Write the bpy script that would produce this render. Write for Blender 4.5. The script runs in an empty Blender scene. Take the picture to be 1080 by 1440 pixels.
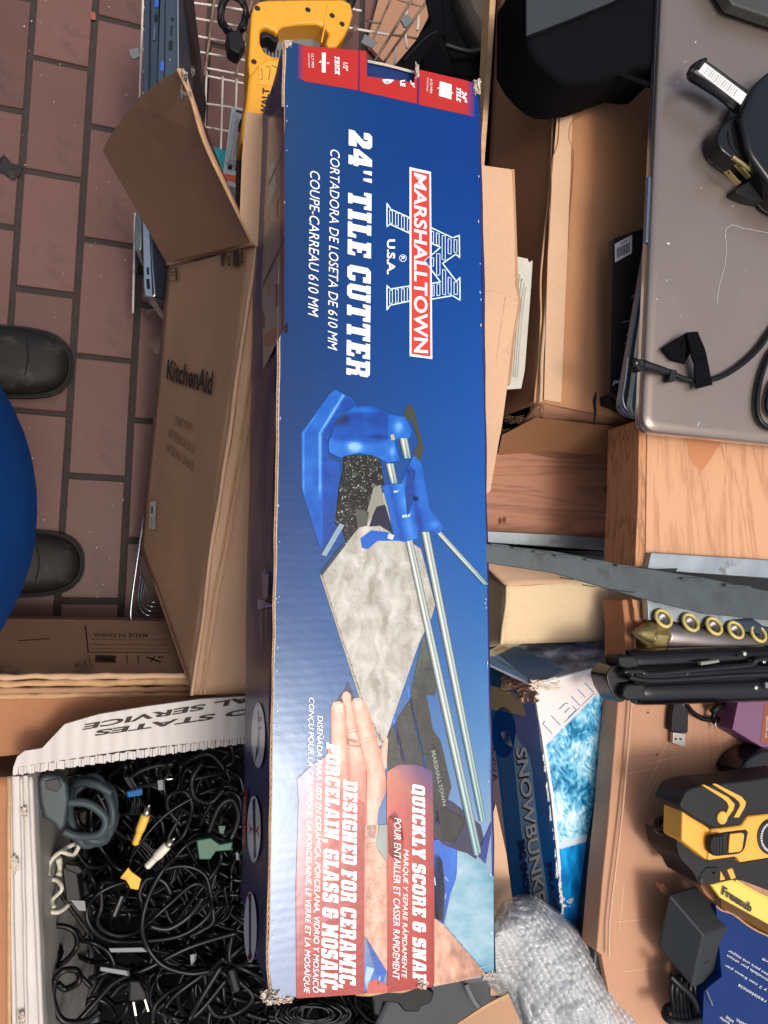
import bpy, math, random
from mathutils import Vector, Matrix, noise

# ---------------------------------------------------------------- camera, sky, sun, exposure
S = bpy.context.scene
F, CAM = 1060.0, Vector((0, 0, 1.37))          # focal length in photo pixels, camera 1.37 m above the floor
down = Vector((-361, -105, -F)).normalized()
ROT = down.rotation_difference(Vector((0, 0, -1))).to_matrix()
cd = bpy.data.cameras.new('camera')
cam = bpy.data.objects.new('camera', cd)
S.collection.objects.link(cam)
cam.matrix_world = Matrix.Translation(CAM) @ ROT.to_4x4()
cd.sensor_fit = 'VERTICAL'
cd.sensor_height = 36
cd.lens = 36 * F / 1440
cd.clip_start = 0.01
cd.clip_end = 200
S.camera = cam

SUN_DIR = Vector((0.118, -0.210, 0.965)).normalized()
w = bpy.data.worlds.new("World")
S.world = w
w.use_nodes = True
nt = w.node_tree
sky = nt.nodes.new('ShaderNodeTexSky')
sky.sky_type = 'NISHITA'
sky.sun_disc = False
sky.sun_elevation = math.asin(SUN_DIR.z)
sky.sun_rotation = math.atan2(SUN_DIR.x, SUN_DIR.y)
sky.dust_density = 7
sky.air_density = 1.0
sky.ozone_density = 0.2
nt.links.new(sky.outputs[0], nt.nodes['Background'].inputs[0])
nt.nodes['Background'].inputs[1].default_value = 0.14
sd = bpy.data.lights.new('sun', 'SUN')
sd.energy = 1.3
sd.angle = math.radians(13)
sd.color = (1.0, 0.98, 0.95)
sun = bpy.data.objects.new('sun', sd)
S.collection.objects.link(sun)
sun.rotation_euler = SUN_DIR.to_track_quat('Z', 'Y').to_euler()
S.view_settings.view_transform = 'Standard'
S.view_settings.look = 'None'
S.view_settings.exposure = 0.12
S.view_settings.gamma = 1

# ---------------------------------------------------------------- helpers
rnd = random.Random(7)

def ray(x, y):
    return ROT @ Vector((x - 540, 720 - y, -F))

def P(x, y, z):
    """world point at height z seen at photo point x, y"""
    r = ray(x, y)
    return CAM + r * ((z - CAM.z) / r.z)

def Q(pts, z=None):
    return [P(p[0], p[1], p[2] if len(p) > 2 else z) for p in pts]

class Plane:
    def __init__(s, a, b, c):
        s.o = a
        s.n = (b - a).cross(c - a).normalized()
        if s.n.dot(CAM - a) < 0:
            s.n = -s.n
    def hit(s, x, y, lift=0.0):
        r = ray(x, y)
        o = s.o + s.n * lift
        return CAM + r * ((o - CAM).dot(s.n) / r.dot(s.n))

def crop(x0, y0, k):
    return lambda *pts: [(x0 + p[0] / k, y0 + p[1] / k) + tuple(p[2:]) for p in pts]

def L(r, g=None, b=None, k=1.0):
    """sRGB 0-255 to linear"""
    if g is None:
        h = r
        r, g, b = (h >> 16) & 255, (h >> 8) & 255, h & 255
    f = lambda c: ((c / 255 + 0.055) / 1.055) ** 2.4 if c > 10 else c / 255 / 12.92
    return (f(r) * k, f(g) * k, f(b) * k, 1)

# geometry is a pair (verts, faces)
def join(*gs):
    V, Fc = [], []
    for v, f in gs:
        n = len(V)
        V += list(v)
        Fc += [[i + n for i in q] for q in f]
    return V, Fc

def newell(p):
    n = Vector()
    for i in range(len(p)):
        a, b = p[i], p[(i + 1) % len(p)]
        n += a.cross(b)
    return n.normalized()

def prism(p, t, d=None):
    """polygon p (world points) made t thick, away from the camera, or along d"""
    n = newell(p)
    c = sum(p, Vector()) / len(p)
    if n.dot(CAM - c) < 0:
        p = p[::-1]
        n = -n
    e = d if d is not None else -n * t
    k = len(p)
    V = list(p) + [q + e for q in p]
    Fc = [list(range(k)), list(range(2 * k - 1, k - 1, -1))]
    for i in range(k):
        j = (i + 1) % k
        Fc.append([i, i + k, j + k, j])
    return V, Fc

def hexa(a):
    """8 corners: bottom 0-3, top 4-7"""
    return list(a), [[0, 3, 2, 1], [4, 5, 6, 7], [0, 1, 5, 4], [1, 2, 6, 5], [2, 3, 7, 6], [3, 0, 4, 7]]

def boxv(o, u, v, w_):
    return hexa([o, o + u, o + u + v, o + v, o + w_, o + u + w_, o + u + v + w_, o + v + w_])

def cbox(c, sx, sy, sz, rz=0, rx=0, ry=0):
    m = Matrix.Rotation(rz, 3, 'Z') @ Matrix.Rotation(ry, 3, 'Y') @ Matrix.Rotation(rx, 3, 'X')
    u, v, w_ = m @ Vector((sx, 0, 0)), m @ Vector((0, sy, 0)), m @ Vector((0, 0, sz))
    return boxv(Vector(c) - (u + v + w_) / 2, u, v, w_)

def smooth_path(p, k=6, closed=False):
    out, n = [], len(p)
    rng = n if closed else n - 1
    for i in range(rng):
        if closed:
            a, b, c, d = p[(i - 1) % n], p[i], p[(i + 1) % n], p[(i + 2) % n]
        else:
            a, b, c, d = p[max(i - 1, 0)], p[i], p[i + 1], p[min(i + 2, n - 1)]
        for j in range(k):
            t = j / k
            out.append(0.5 * ((2 * b) + (c - a) * t + (2 * a - 5 * b + 4 * c - d) * t * t + (3 * b - a - 3 * c + d) * t ** 3))
    if not closed:
        out.append(p[-1].copy())
    return out

def tube(p, r, n=8, k=5, closed=False, cap=True):
    """swept round tube; r is one radius or a list per control point"""
    p = [Vector(q) for q in p]
    rr = None
    if isinstance(r, (list, tuple)):
        rr = []
        m = len(r)
        for i in range(m - 1):
            for j in range(max(k, 1)):
                rr.append(r[i] + (r[i + 1] - r[i]) * j / max(k, 1))
        rr.append(r[-1])
    q = smooth_path(p, k, closed) if k > 1 else p
    V, Fc = [], []
    m = len(q)
    up = None
    for i in range(m):
        a = q[(i - 1) % m] if closed else q[max(i - 1, 0)]
        b = q[(i + 1) % m] if closed else q[min(i + 1, m - 1)]
        t = (b - a)
        if t.length < 1e-9:
            t = Vector((0, 0, 1))
        t.normalize()
        if up is None:
            up = t.orthogonal().normalized()
        up = (up - t * up.dot(t))
        if up.length < 1e-6:
            up = t.orthogonal()
        up.normalize()
        s = t.cross(up)
        ri = rr[i] if rr else r
        for j in range(n):
            an = 2 * math.pi * j / n
            V.append(q[i] + (up * math.cos(an) + s * math.sin(an)) * ri)
    for i in range(m if closed else m - 1):
        for j in range(n):
            a, b = i * n + j, i * n + (j + 1) % n
            c, d = ((i + 1) % m) * n + (j + 1) % n, ((i + 1) % m) * n + j
            Fc.append([a, d, c, b])
    if cap and not closed:
        Fc.append(list(range(n)))
        Fc.append([(m - 1) * n + j for j in range(n)][::-1])
    return V, Fc

def ribbon(p, wv, th, k=5):
    """flat band: path p, half-width vector wv (one or per point), thickness th along z-ish normal"""
    q = smooth_path([Vector(a) for a in p], k)
    ws = smooth_path([Vector(a) for a in wv], k) if isinstance(wv, list) else [wv] * len(q)
    V, Fc = [], []
    for i, c in enumerate(q):
        t = (q[min(i + 1, len(q) - 1)] - q[max(i - 1, 0)]).normalized()
        n = t.cross(ws[i]).normalized() * th / 2
        V += [c - ws[i] - n, c + ws[i] - n, c + ws[i] + n, c - ws[i] + n]
    for i in range(len(q) - 1):
        for j in range(4):
            a, b = i * 4 + j, i * 4 + (j + 1) % 4
            Fc.append([a, b, b + 4, a + 4])
    Fc += [[3, 2, 1, 0], [len(V) - 4, len(V) - 3, len(V) - 2, len(V) - 1]]
    return V, Fc

def lathe(prof, o, ax, n=24):
    ax = ax.normalized()
    u = ax.orthogonal().normalized()
    v = ax.cross(u)
    V, Fc = [], []
    for r, h in prof:
        for j in range(n):
            a = 2 * math.pi * j / n
            V.append(o + ax * h + (u * math.cos(a) + v * math.sin(a)) * r)
    for i in range(len(prof) - 1):
        for j in range(n):
            a, b = i * n + j, i * n + (j + 1) % n
            Fc.append([a, b, b + n, a + n])
    Fc += [list(range(n))[::-1], [(len(prof) - 1) * n + j for j in range(n)]]
    return V, Fc

def grid_slab(c, th, nu=10, nv=10, wob=0.0, fr=8.0, seed=0, edge=0.0):
    """board over four corners c (00,10,11,01), wobbling by wob, th thick away from the camera"""
    n = newell(list(c))
    if n.dot(CAM - (c[0] + c[2]) / 2) < 0:
        n = -n
    V, Fc = [], []
    for s in (0, 1):
        for j in range(nv + 1):
            for i in range(nu + 1):
                u, v = i / nu, j / nv
                p = c[0] * (1 - u) * (1 - v) + c[1] * u * (1 - v) + c[2] * u * v + c[3] * (1 - u) * v
                d = noise.noise(p * fr + Vector((seed, 0, 0))) * wob
                if edge and (i in (0, nu) or j in (0, nv)):
                    p = p + (c[1] - c[0]).normalized() * noise.noise(p * 60) * edge + (c[3] - c[0]).normalized() * noise.noise(p * 55 + Vector((3, 1, 9))) * edge
                V.append(p + n * (d - th * s))
    m = (nu + 1) * (nv + 1)
    for j in range(nv):
        for i in range(nu):
            a = j * (nu + 1) + i
            q = [a, a + 1, a + nu + 2, a + nu + 1]
            Fc.append(q)
            Fc.append([x + m for x in q[::-1]])
    rim = [i for i in range(nu + 1)] + [j * (nu + 1) + nu for j in range(1, nv + 1)] + \
          [nv * (nu + 1) + i for i in range(nu - 1, -1, -1)] + [j * (nu + 1) for j in range(nv - 1, 0, -1)]
    for i in range(len(rim)):
        a, b = rim[i], rim[(i + 1) % len(rim)]
        Fc.append([a, a + m, b + m, b])
    return V, Fc

def root_of(o):
    while o.parent:
        o = o.parent
    return o

def make(name, g, m, parent=None, smooth=False, bevel=0, seg=2, sub=0, cols=None, loc=None, angle=None):
    base = Vector(root_of(parent).location) if parent else (Vector(loc) if loc is not None else Vector())
    me = bpy.data.meshes.new(name)
    me.from_pydata([Vector(v) - base for v in g[0]], [], g[1])
    me.materials.append(m)
    if cols:
        at = me.color_attributes.new('Col', 'FLOAT_COLOR', 'POINT')
        at.data.foreach_set('color', [x for c in cols for x in c])
    o = bpy.data.objects.new(name, me)
    S.collection.objects.link(o)
    if parent:
        o.parent = parent
    else:
        o.location = base
    if smooth:
        me.shade_smooth()
    if bevel:
        b = o.modifiers.new('bevel', 'BEVEL')
        b.width = bevel
        b.segments = seg
        b.limit_method = 'ANGLE'
        b.angle_limit = math.radians(angle or 35)
        me.shade_smooth()
        b.harden_normals = True
    if sub:
        s = o.modifiers.new('sub', 'SUBSURF')
        s.levels = s.render_levels = sub
        me.shade_smooth()
    return o

def thing(name, label, cat, loc, group=None):
    o = bpy.data.objects.new(name, None)
    S.collection.objects.link(o)
    o.location = loc
    o.empty_display_size = 0.02
    o['label'] = label
    o['category'] = cat
    if group:
        o['group'] = group
    return o

def solo(name, label, cat, g, m, group=None, **kw):
    """a thing that is one mesh, its origin at its base"""
    vs = [Vector(v) for v in g[0]]
    c = sum(vs, Vector()) / len(vs)
    c.z = min(v.z for v in vs)
    o = make(name, g, m, loc=c, **kw)
    o['label'] = label
    o['category'] = cat
    if group:
        o['group'] = group
    return o

def struct(name, g, m, **kw):
    o = make(name, g, m, **kw)
    o['kind'] = 'structure'
    return o

# ---------------------------------------------------------------- materials
def mat(name, col, rough=0.6, metal=0.0, nz=0.12, nsc=14, fine=0.06, bump=0.0, bsc=200, coat=0.0, spec=0.5,
        flute=None, flw=0.25, stain=None, scratch=0.0, sheen=0.0, rvar=0.0):
    """base colour with two scales of unevenness, optional corrugation (flute = axis), stains and relief"""
    m = bpy.data.materials.new(name)
    m.use_nodes = True
    t = m.node_tree
    b = t.nodes['Principled BSDF']
    N, K = t.nodes.new, t.links.new
    tc = N('ShaderNodeTexCoord')
    n1 = N('ShaderNodeTexNoise')
    n1.inputs['Scale'].default_value = nsc
    n1.inputs['Detail'].default_value = 6
    K(tc.outputs['Object'], n1.inputs['Vector'])
    n2 = N('ShaderNodeTexNoise')
    n2.inputs['Scale'].default_value = nsc * 22
    n2.inputs['Detail'].default_value = 3
    K(tc.outputs['Object'], n2.inputs['Vector'])
    def mm(op, a, bb, c=None):
        x = N('ShaderNodeMath')
        x.operation = op
        for i, q in enumerate((a, bb, c)):
            if q is None:
                continue
            if isinstance(q, (int, float)):
                x.inputs[i].default_value = q
            else:
                K(q, x.inputs[i])
        return x.outputs[0]
    v = mm('ADD', mm('MULTIPLY_ADD', n1.outputs[0], 2 * nz, 1 - nz), mm('MULTIPLY_ADD', n2.outputs[0], 2 * fine, -fine))
    mx = N('ShaderNodeMix')
    mx.data_type = 'RGBA'
    mx.blend_type = 'MULTIPLY'
    mx.inputs[0].default_value = 1
    mx.inputs[6].default_value = col
    cmb = N('ShaderNodeCombineColor')
    for i in range(3):
        K(v, cmb.inputs[i])
    K(cmb.outputs[0], mx.inputs[7])
    out = mx.outputs[2]
    if stain:
        n3 = N('ShaderNodeTexNoise')
        n3.inputs['Scale'].default_value = stain[1]
        n3.inputs['Detail'].default_value = 8
        n3.inputs['Roughness'].default_value = 0.7
        K(tc.outputs['Object'], n3.inputs['Vector'])
        rr = N('ShaderNodeMapRange')
        rr.inputs[1].default_value = stain[2]
        rr.inputs[2].default_value = stain[2] + 0.12
        K(n3.outputs[0], rr.inputs[0])
        m2 = N('ShaderNodeMix')
        m2.data_type = 'RGBA'
        K(rr.outputs[0], m2.inputs[0])
        K(out, m2.inputs[6])
        m2.inputs[7].default_value = stain[0]
        out = m2.outputs[2]
    K(out, b.inputs['Base Color'])
    b.inputs['Roughness'].default_value = rough
    if rvar:
        K(mm('MULTIPLY_ADD', n1.outputs[0], rvar * 2, rough - rvar), b.inputs['Roughness'])
    b.inputs['Metallic'].default_value = metal
    b.inputs['Specular IOR Level'].default_value = spec
    b.inputs['Coat Weight'].default_value = coat
    b.inputs['Coat Roughness'].default_value = 0.12
    if sheen:
        b.inputs['Sheen Weight'].default_value = sheen
    h = None
    if bump:
        n4 = N('ShaderNodeTexNoise')
        n4.inputs['Scale'].default_value = bsc
        n4.inputs['Detail'].default_value = 4
        K(tc.outputs['Object'], n4.inputs['Vector'])
        h = n4.outputs[0]
    if flute is not None:
        wv = N('ShaderNodeTexWave')
        wv.bands_direction = flute
        wv.inputs['Scale'].default_value = 20
        wv.inputs['Distortion'].default_value = 0.6
        wv.inputs['Detail'].default_value = 1
        K(tc.outputs['Object'], wv.inputs['Vector'])
        x = mm('MULTIPLY', wv.outputs['Fac'], flw)
        h = x if h is None else mm('ADD', x, h)
    if h is not None:
        bp = N('ShaderNodeBump')
        bp.inputs['Strength'].default_value = bump if bump else 0.15
        bp.inputs['Distance'].default_value = 0.001
        K(h, bp.inputs['Height'])
        K(bp.outputs[0], b.inputs['Normal'])
    m['bsdf'] = b.name
    return m

def card(name, col, fl='Y', **kw):
    a = dict(rough=0.75, nz=0.16, nsc=7, fine=0.07, bump=0.25, bsc=90, flute=fl, flw=0.5, spec=0.25)
    a.update(kw)
    return mat(name, col, **a)

M = {}
M['card'] = card('cardboard', L(176, 138, 108), stain=(L(148, 110, 82), 5, 0.6), nz=.22)
M['card_light'] = card('cardboard_pale', L(204, 168, 136), stain=(L(182, 144, 112), 6, .6))
M['card_dark'] = card('cardboard_dark', L(162, 122, 96), nz=.24, nsc=5)
M['card_red'] = card('cardboard_reddish', L(170, 118, 84), stain=(L(205, 160, 112), 4, 0.56))
M['card_edge'] = card('cardboard_cut_edge', L(196, 158, 118), nz=0.35, nsc=60, bump=0.8)
M['paper_torn'] = mat('torn_paper', L(205, 192, 176), rough=0.9, nz=0.3, nsc=120, bump=0.9, bsc=300)
M['beige'] = card('beige_card', L(214, 190, 152), stain=(L(170, 136, 100), 6, 0.6))
M['ink'] = mat('black_ink', L(44, 36, 34), rough=0.7, nz=0.3, nsc=80)
M['ink_soft'] = mat('faded_ink', L(96, 68, 54), rough=0.8, nz=0.3, nsc=80)
M['white_print'] = mat('white_print', L(238, 240, 242), rough=0.3, nz=0.02, spec=0.5)
M['white_dull'] = mat('white_label', L(214, 216, 214), rough=0.6, nz=0.05)
M['navy'] = mat('navy_print', L(36, 44, 96), rough=0.32, nz=0.25, nsc=18, bump=0.12, bsc=70, spec=.4)
M['black_pl'] = mat('black_plastic', L(20, 21, 23), rough=0.5, nz=0.2, bump=0.08, bsc=600, spec=.28)
M['black_gloss'] = mat('glossy_black_plastic', L(15, 15, 17), rough=0.24, nz=0.1, coat=0.15, rvar=0.08, spec=.35)
M['black_rubber'] = mat('black_rubber', L(25, 26, 28), rough=0.55, nz=0.2, bump=0.1, bsc=300, spec=.28)
M['cable'] = mat('black_cable', L(13, 13, 15), rough=0.36, nz=0.15, spec=.3)
M['cable2'] = mat('charcoal_cable', L(24, 25, 28), rough=0.45, nz=0.15, spec=.3)
M['cable_grey'] = mat('grey_green_cable', L(54, 66, 70), rough=0.5, nz=0.15, spec=.35)
M['cable_white'] = mat('off_white_cable', L(196, 192, 176), rough=0.45, nz=0.1)
M['fabric_black'] = mat('black_fabric', L(13, 13, 16), rough=0.95, nz=0.3, bump=0.3, bsc=900, spec=0.08)
M['fabric_olive'] = mat('grey_fabric', L(74, 68, 60), rough=0.95, nz=0.3, bump=0.5, bsc=700)
M['blue_shirt'] = mat('blue_cotton', L(18, 62, 118), rough=0.95, nz=0.2, nsc=9, bump=0.5, bsc=700, spec=0.05)
M['trousers'] = mat('dark_trousers', L(40, 42, 50), rough=0.95, nz=0.2, bump=0.4, bsc=700)
M['skin'] = mat('skin', L(196, 148, 120), rough=0.55, nz=0.06)
M['hair'] = mat('dark_hair', L(40, 30, 24), rough=0.7, nz=0.3, nsc=60, bump=0.6, bsc=200)
M['leather'] = mat('worn_black_leather', L(30, 29, 28), rough=0.6, spec=.3, nz=0.35, nsc=18, bump=0.35, bsc=160, stain=(L(66, 62, 56), 22, 0.56))
M['sole'] = mat('shoe_sole', L(22, 21, 21), rough=0.8)
M['galv'] = mat('galvanised_steel', L(150, 160, 166), rough=0.42, metal=0.85, nz=0.32, nsc=26, fine=0.1, bump=0.2, bsc=60, rvar=0.12, stain=(L(96, 92, 88), 14, 0.62))
M['galv_dark'] = mat('dark_galvanised_steel', L(70, 78, 80), rough=0.5, metal=0.5, nz=0.35, nsc=40, fine=0.12, bump=0.3, bsc=90, rvar=0.12, stain=(L(60, 62, 62), 18, 0.58))
M['chrome'] = mat('chrome_wire', L(210, 214, 218), rough=0.25, metal=1, nz=0.05)
M['brass'] = mat('dull_brass', L(176, 160, 106), rough=0.35, metal=0.85, nz=0.3, nsc=40, rvar=0.12, stain=(L(92, 84, 66), 30, 0.6))
M['pipe'] = mat('tarnished_grey_pipe', L(150, 142, 140), rough=0.4, metal=0.8, nz=0.28, nsc=30, stain=(L(98, 88, 80), 20, 0.58), rvar=0.1)
M['steel'] = mat('bright_steel', L(170, 168, 160), rough=0.35, metal=1, nz=0.1)
M['wire_white'] = mat('chipped_white_wire', L(208, 200, 188), rough=0.5, nz=0.2, nsc=60, stain=(L(96, 58, 38), 38, 0.58))
M['wire_rust'] = mat('rusty_wire', L(132, 110, 92), rough=0.7, nz=0.4, nsc=60, stain=(L(78, 46, 32), 30, 0.5))
M['yellow_tool'] = mat('amber_tool_plastic', L(226, 158, 40), rough=0.42, nz=0.08, nsc=16, bump=0.06, bsc=500, stain=(L(176, 120, 40), 22, 0.68))
M['yellow2'] = mat('orange_yellow_plastic', L(236, 168, 60), rough=0.4, nz=0.05, bump=0.06, bsc=600)
M['lap_dark'] = mat('slate_laptop_shell', L(62, 74, 88), rough=0.38, metal=0.3, nz=0.12)
M['lap_black'] = mat('brown_black_lid', L(40, 34, 34), rough=0.42, nz=0.2, nsc=10, spec=0.5)
M['lap_lid'] = mat('bronze_grey_brushed_lid', L(146, 134, 126), rough=0.34, metal=0.7, nz=0.07, nsc=6, fine=0.03, rvar=0.06, bump=0.03, bsc=900)
M['lap_silver'] = mat('polished_silver_edge', L(200, 202, 206), rough=0.2, metal=0.9, nz=0.05)
M['lap_blue'] = mat('blue_grey_laptop', L(104, 118, 138), rough=0.35, metal=0.6, nz=0.05)
M['lap_mint'] = mat('pale_green_grey_metal', L(150, 168, 166), rough=0.3, metal=0.6, nz=0.05)
M['port'] = mat('port_dark', L(10, 10, 12), rough=0.5, nz=0)
M['port_blue'] = mat('port_blue', L(48, 96, 190), rough=0.4, nz=0)
M['tape'] = mat('brown_packing_tape', L(150, 108, 76), rough=0.22, nz=0.2, nsc=12, bump=0.35, bsc=40, coat=0.4)
M['sticker_red'] = mat('torn_red_sticker', L(206, 56, 44), rough=0.5, nz=0.1, stain=(L(176, 170, 160), 40, 0.62))
M['newsprint'] = mat('grey_newsprint', L(192, 190, 178), rough=0.85, nz=0.2, nsc=50, fine=0.15, bump=0.3, bsc=60)
M['teal'] = mat('teal_card', L(40, 150, 156), rough=0.5, nz=0.05)
M['orange'] = mat('orange_print', L(214, 96, 56), rough=0.5, nz=0.05)
M['grey_pl'] = mat('grey_plastic', L(112, 116, 118), rough=0.5, nz=0.2, nsc=10, stain=(L(150, 132, 112), 6, 0.62), bump=0.1, bsc=60)
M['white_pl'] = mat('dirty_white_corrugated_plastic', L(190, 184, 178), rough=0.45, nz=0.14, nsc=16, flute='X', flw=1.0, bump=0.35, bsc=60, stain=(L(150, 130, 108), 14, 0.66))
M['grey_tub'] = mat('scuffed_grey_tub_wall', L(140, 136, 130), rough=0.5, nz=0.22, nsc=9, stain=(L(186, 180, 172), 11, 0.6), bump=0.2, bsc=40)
M['purple'] = mat('purple_card', L(112, 72, 104), rough=0.55, nz=0.05)
M['brown_label'] = mat('brown_label', L(140, 76, 54), rough=0.55, nz=0.05)
M['yellow_pack'] = mat('matte_yellow_pack', L(224, 196, 84), rough=0.4, nz=0.12, nsc=20, coat=0.3, bump=0.2, bsc=30)
M['amber_side'] = mat('amber_pack_side', L(132, 92, 24), rough=0.35, nz=0.15)
M['blue_box'] = mat('royal_blue_card', L(6, 42, 100), spec=.18, rough=0.6, nz=0.15, nsc=9, bump=0.1, bsc=60)
M['green'] = mat('green_plastic', L(24, 84, 62), rough=0.5)
M['blue_tie'] = mat('blue_velcro', L(36, 96, 156), rough=0.9)
M['yellow_plug'] = mat('yellow_plug', L(226, 180, 70), rough=0.4)
M['white_plug'] = mat('ivory_plug', L(216, 212, 196), rough=0.4)
M['grout'] = mat('dark_grout', L(62, 57, 54), rough=0.95, nz=0.25, nsc=40, fine=0.25, bump=0.8, bsc=300, spec=.1)

def vc_material(name, rough, coat, streak):
    """printed card: colour from the print, varnish and flute relief from the card"""
    m = bpy.data.materials.new(name)
    m.use_nodes = True
    t = m.node_tree
    b = t.nodes['Principled BSDF']
    N, K = t.nodes.new, t.links.new
    a = N('ShaderNodeVertexColor')
    a.layer_name = 'Col'
    tc = N('ShaderNodeTexCoord')
    n = N('ShaderNodeTexNoise')
    n.inputs['Scale'].default_value = 380
    n.inputs['Detail'].default_value = 3
    K(tc.outputs['Object'], n.inputs['Vector'])
    r = N('ShaderNodeMapRange')
    r.inputs[3].default_value = 0.93
    r.inputs[4].default_value = 1.07
    K(n.outputs[0], r.inputs[0])
    mx = N('ShaderNodeMix')
    mx.data_type = 'RGBA'
    mx.blend_type = 'MULTIPLY'
    mx.inputs[0].default_value = 1
    K(a.outputs[0], mx.inputs[6])
    K(r.outputs[0], mx.inputs[7])
    # scuffs where the print is rubbed off
    n3 = N('ShaderNodeTexNoise')
    n3.inputs['Scale'].default_value = 85
    n3.inputs['Detail'].default_value = 9
    n3.inputs['Roughness'].default_value = 0.75
    K(tc.outputs['Object'], n3.inputs['Vector'])
    r3 = N('ShaderNodeMapRange')
    r3.inputs[1].default_value = 0.70
    r3.inputs[2].default_value = 0.76
    K(n3.outputs[0], r3.inputs[0])
    m3 = N('ShaderNodeMix')
    m3.data_type = 'RGBA'
    K(r3.outputs[0], m3.inputs[0])
    K(mx.outputs[2], m3.inputs[6])
    m3.inputs[7].default_value = L(170, 176, 186)
    K(m3.outputs[2], b.inputs['Base Color'])
    b.inputs['Roughness'].default_value = rough
    b.inputs['Specular IOR Level'].default_value = 0.32
    wv = N('ShaderNodeTexWave')
    wv.bands_direction = 'Y'
    wv.inputs['Scale'].default_value = 40
    wv.inputs['Distortion'].default_value = 1.0
    wv.inputs['Detail'].default_value = 2
    K(tc.outputs['Object'], wv.inputs['Vector'])
    n2 = N('ShaderNodeTexNoise')
    n2.inputs['Scale'].default_value = 26
    n2.inputs['Detail'].default_value = 5
    K(tc.outputs['Object'], n2.inputs['Vector'])
    ma = N('ShaderNodeMath')
    ma.operation = 'MULTIPLY_ADD'
    K(wv.outputs['Fac'], ma.inputs[0])
    ma.inputs[1].default_value = streak
    K(n2.outputs[0], ma.inputs[2])
    bp = N('ShaderNodeBump')
    bp.inputs['Strength'].default_value = 0.27
    bp.inputs['Distance'].default_value = 0.0016
    K(ma.outputs[0], bp.inputs['Height'])
    K(bp.outputs[0], b.inputs['Normal'])
    return m

M['print'] = vc_material('varnished_print', 0.2, 0.0, 0.035)
M['print_dull'] = vc_material('matt_print', 0.6, 0.0, 0.03)

def wood(name, c1, c2, ax='Y', sc=1.0, rings=6.0):
    m = bpy.data.materials.new(name)
    m.use_nodes = True
    t = m.node_tree
    b = t.nodes['Principled BSDF']
    N, K = t.nodes.new, t.links.new
    tc = N('ShaderNodeTexCoord')
    mp = N('ShaderNodeMapping')
    s = {'X': (1.4, 14, 14), 'Y': (14, 1.4, 14)}[ax]
    mp.inputs['Scale'].default_value = [q * sc for q in s]
    K(tc.outputs['Object'], mp.inputs[0])
    n = N('ShaderNodeTexNoise')
    n.inputs['Scale'].default_value = 1.2
    n.inputs['Detail'].default_value = 3
    n.inputs['Distortion'].default_value = 0.8
    K(mp.outputs[0], n.inputs['Vector'])
    mu = N('ShaderNodeMath')
    mu.operation = 'MULTIPLY'
    mu.inputs[1].default_value = rings
    K(n.outputs[0], mu.inputs[0])
    fr = N('ShaderNodeMath')
    fr.operation = 'PINGPONG'
    fr.inputs[1].default_value = 0.5
    K(mu.outputs[0], fr.inputs[0])
    fi = N('ShaderNodeTexNoise')
    fi.inputs['Scale'].default_value = 26
    fi.inputs['Detail'].default_value = 5
    K(mp.outputs[0], fi.inputs['Vector'])
    ad = N('ShaderNodeMath')
    ad.operation = 'MULTIPLY_ADD'
    K(fr.outputs[0], ad.inputs[0])
    ad.inputs[1].default_value = 1.2
    K(fi.outputs[0], ad.inputs[2])
    cr = N('ShaderNodeValToRGB')
    cr.color_ramp.elements[0].position = 0.3
    cr.color_ramp.elements[0].color = c2
    cr.color_ramp.elements[1].position = 0.85
    cr.color_ramp.elements[1].color = c1
    K(ad.outputs[0], cr.inputs[0])
    K(cr.outputs[0], b.inputs['Base Color'])
    b.inputs['Roughness'].default_value = 0.55
    bp = N('ShaderNodeBump')
    bp.inputs['Strength'].default_value = 0.2
    bp.inputs['Distance'].default_value = 0.001
    K(fi.outputs[0], bp.inputs['Height'])
    K(bp.outputs[0], b.inputs['Normal'])
    return m

M['wood'] = wood('pine_board', L(202, 152, 114), L(172, 122, 86), 'Y', 1.3, 7)
M['wood_red'] = wood('reddish_plywood', L(166, 114, 86), L(130, 84, 62), 'X', 1.0, 9)
M['wood_tan'] = wood('tan_hardboard', L(182, 134, 102), L(158, 112, 82), 'Y', 0.7, 3)
M['ply_edge'] = wood('plywood_edge', L(196, 140, 94), L(120, 76, 50), 'Y', 4, 6)

def tile_material():
    m = mat('quarry_tile', L(100, 70, 64), rough=0.5, nz=0.16, nsc=9, fine=0.08, bump=0.25, bsc=160, rvar=0.08,
            stain=(L(82, 60, 56), 7, 0.56), spec=.35)
    t = m.node_tree
    b = t.nodes['Principled BSDF']
    N, K = t.nodes.new, t.links.new
    src = b.inputs['Base Color'].links[0].from_socket
    oi = N('ShaderNodeObjectInfo')
    r = N('ShaderNodeMapRange')
    r.inputs[3].default_value = 0.78
    r.inputs[4].default_value = 1.16
    K(oi.outputs['Random'], r.inputs[0])
    hv = N('ShaderNodeHueSaturation')
    K(r.outputs[0], hv.inputs['Value'])
    K(src, hv.inputs['Color'])
    K(hv.outputs[0], b.inputs['Base Color'])
    return m
M['tile'] = tile_material()

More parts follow.
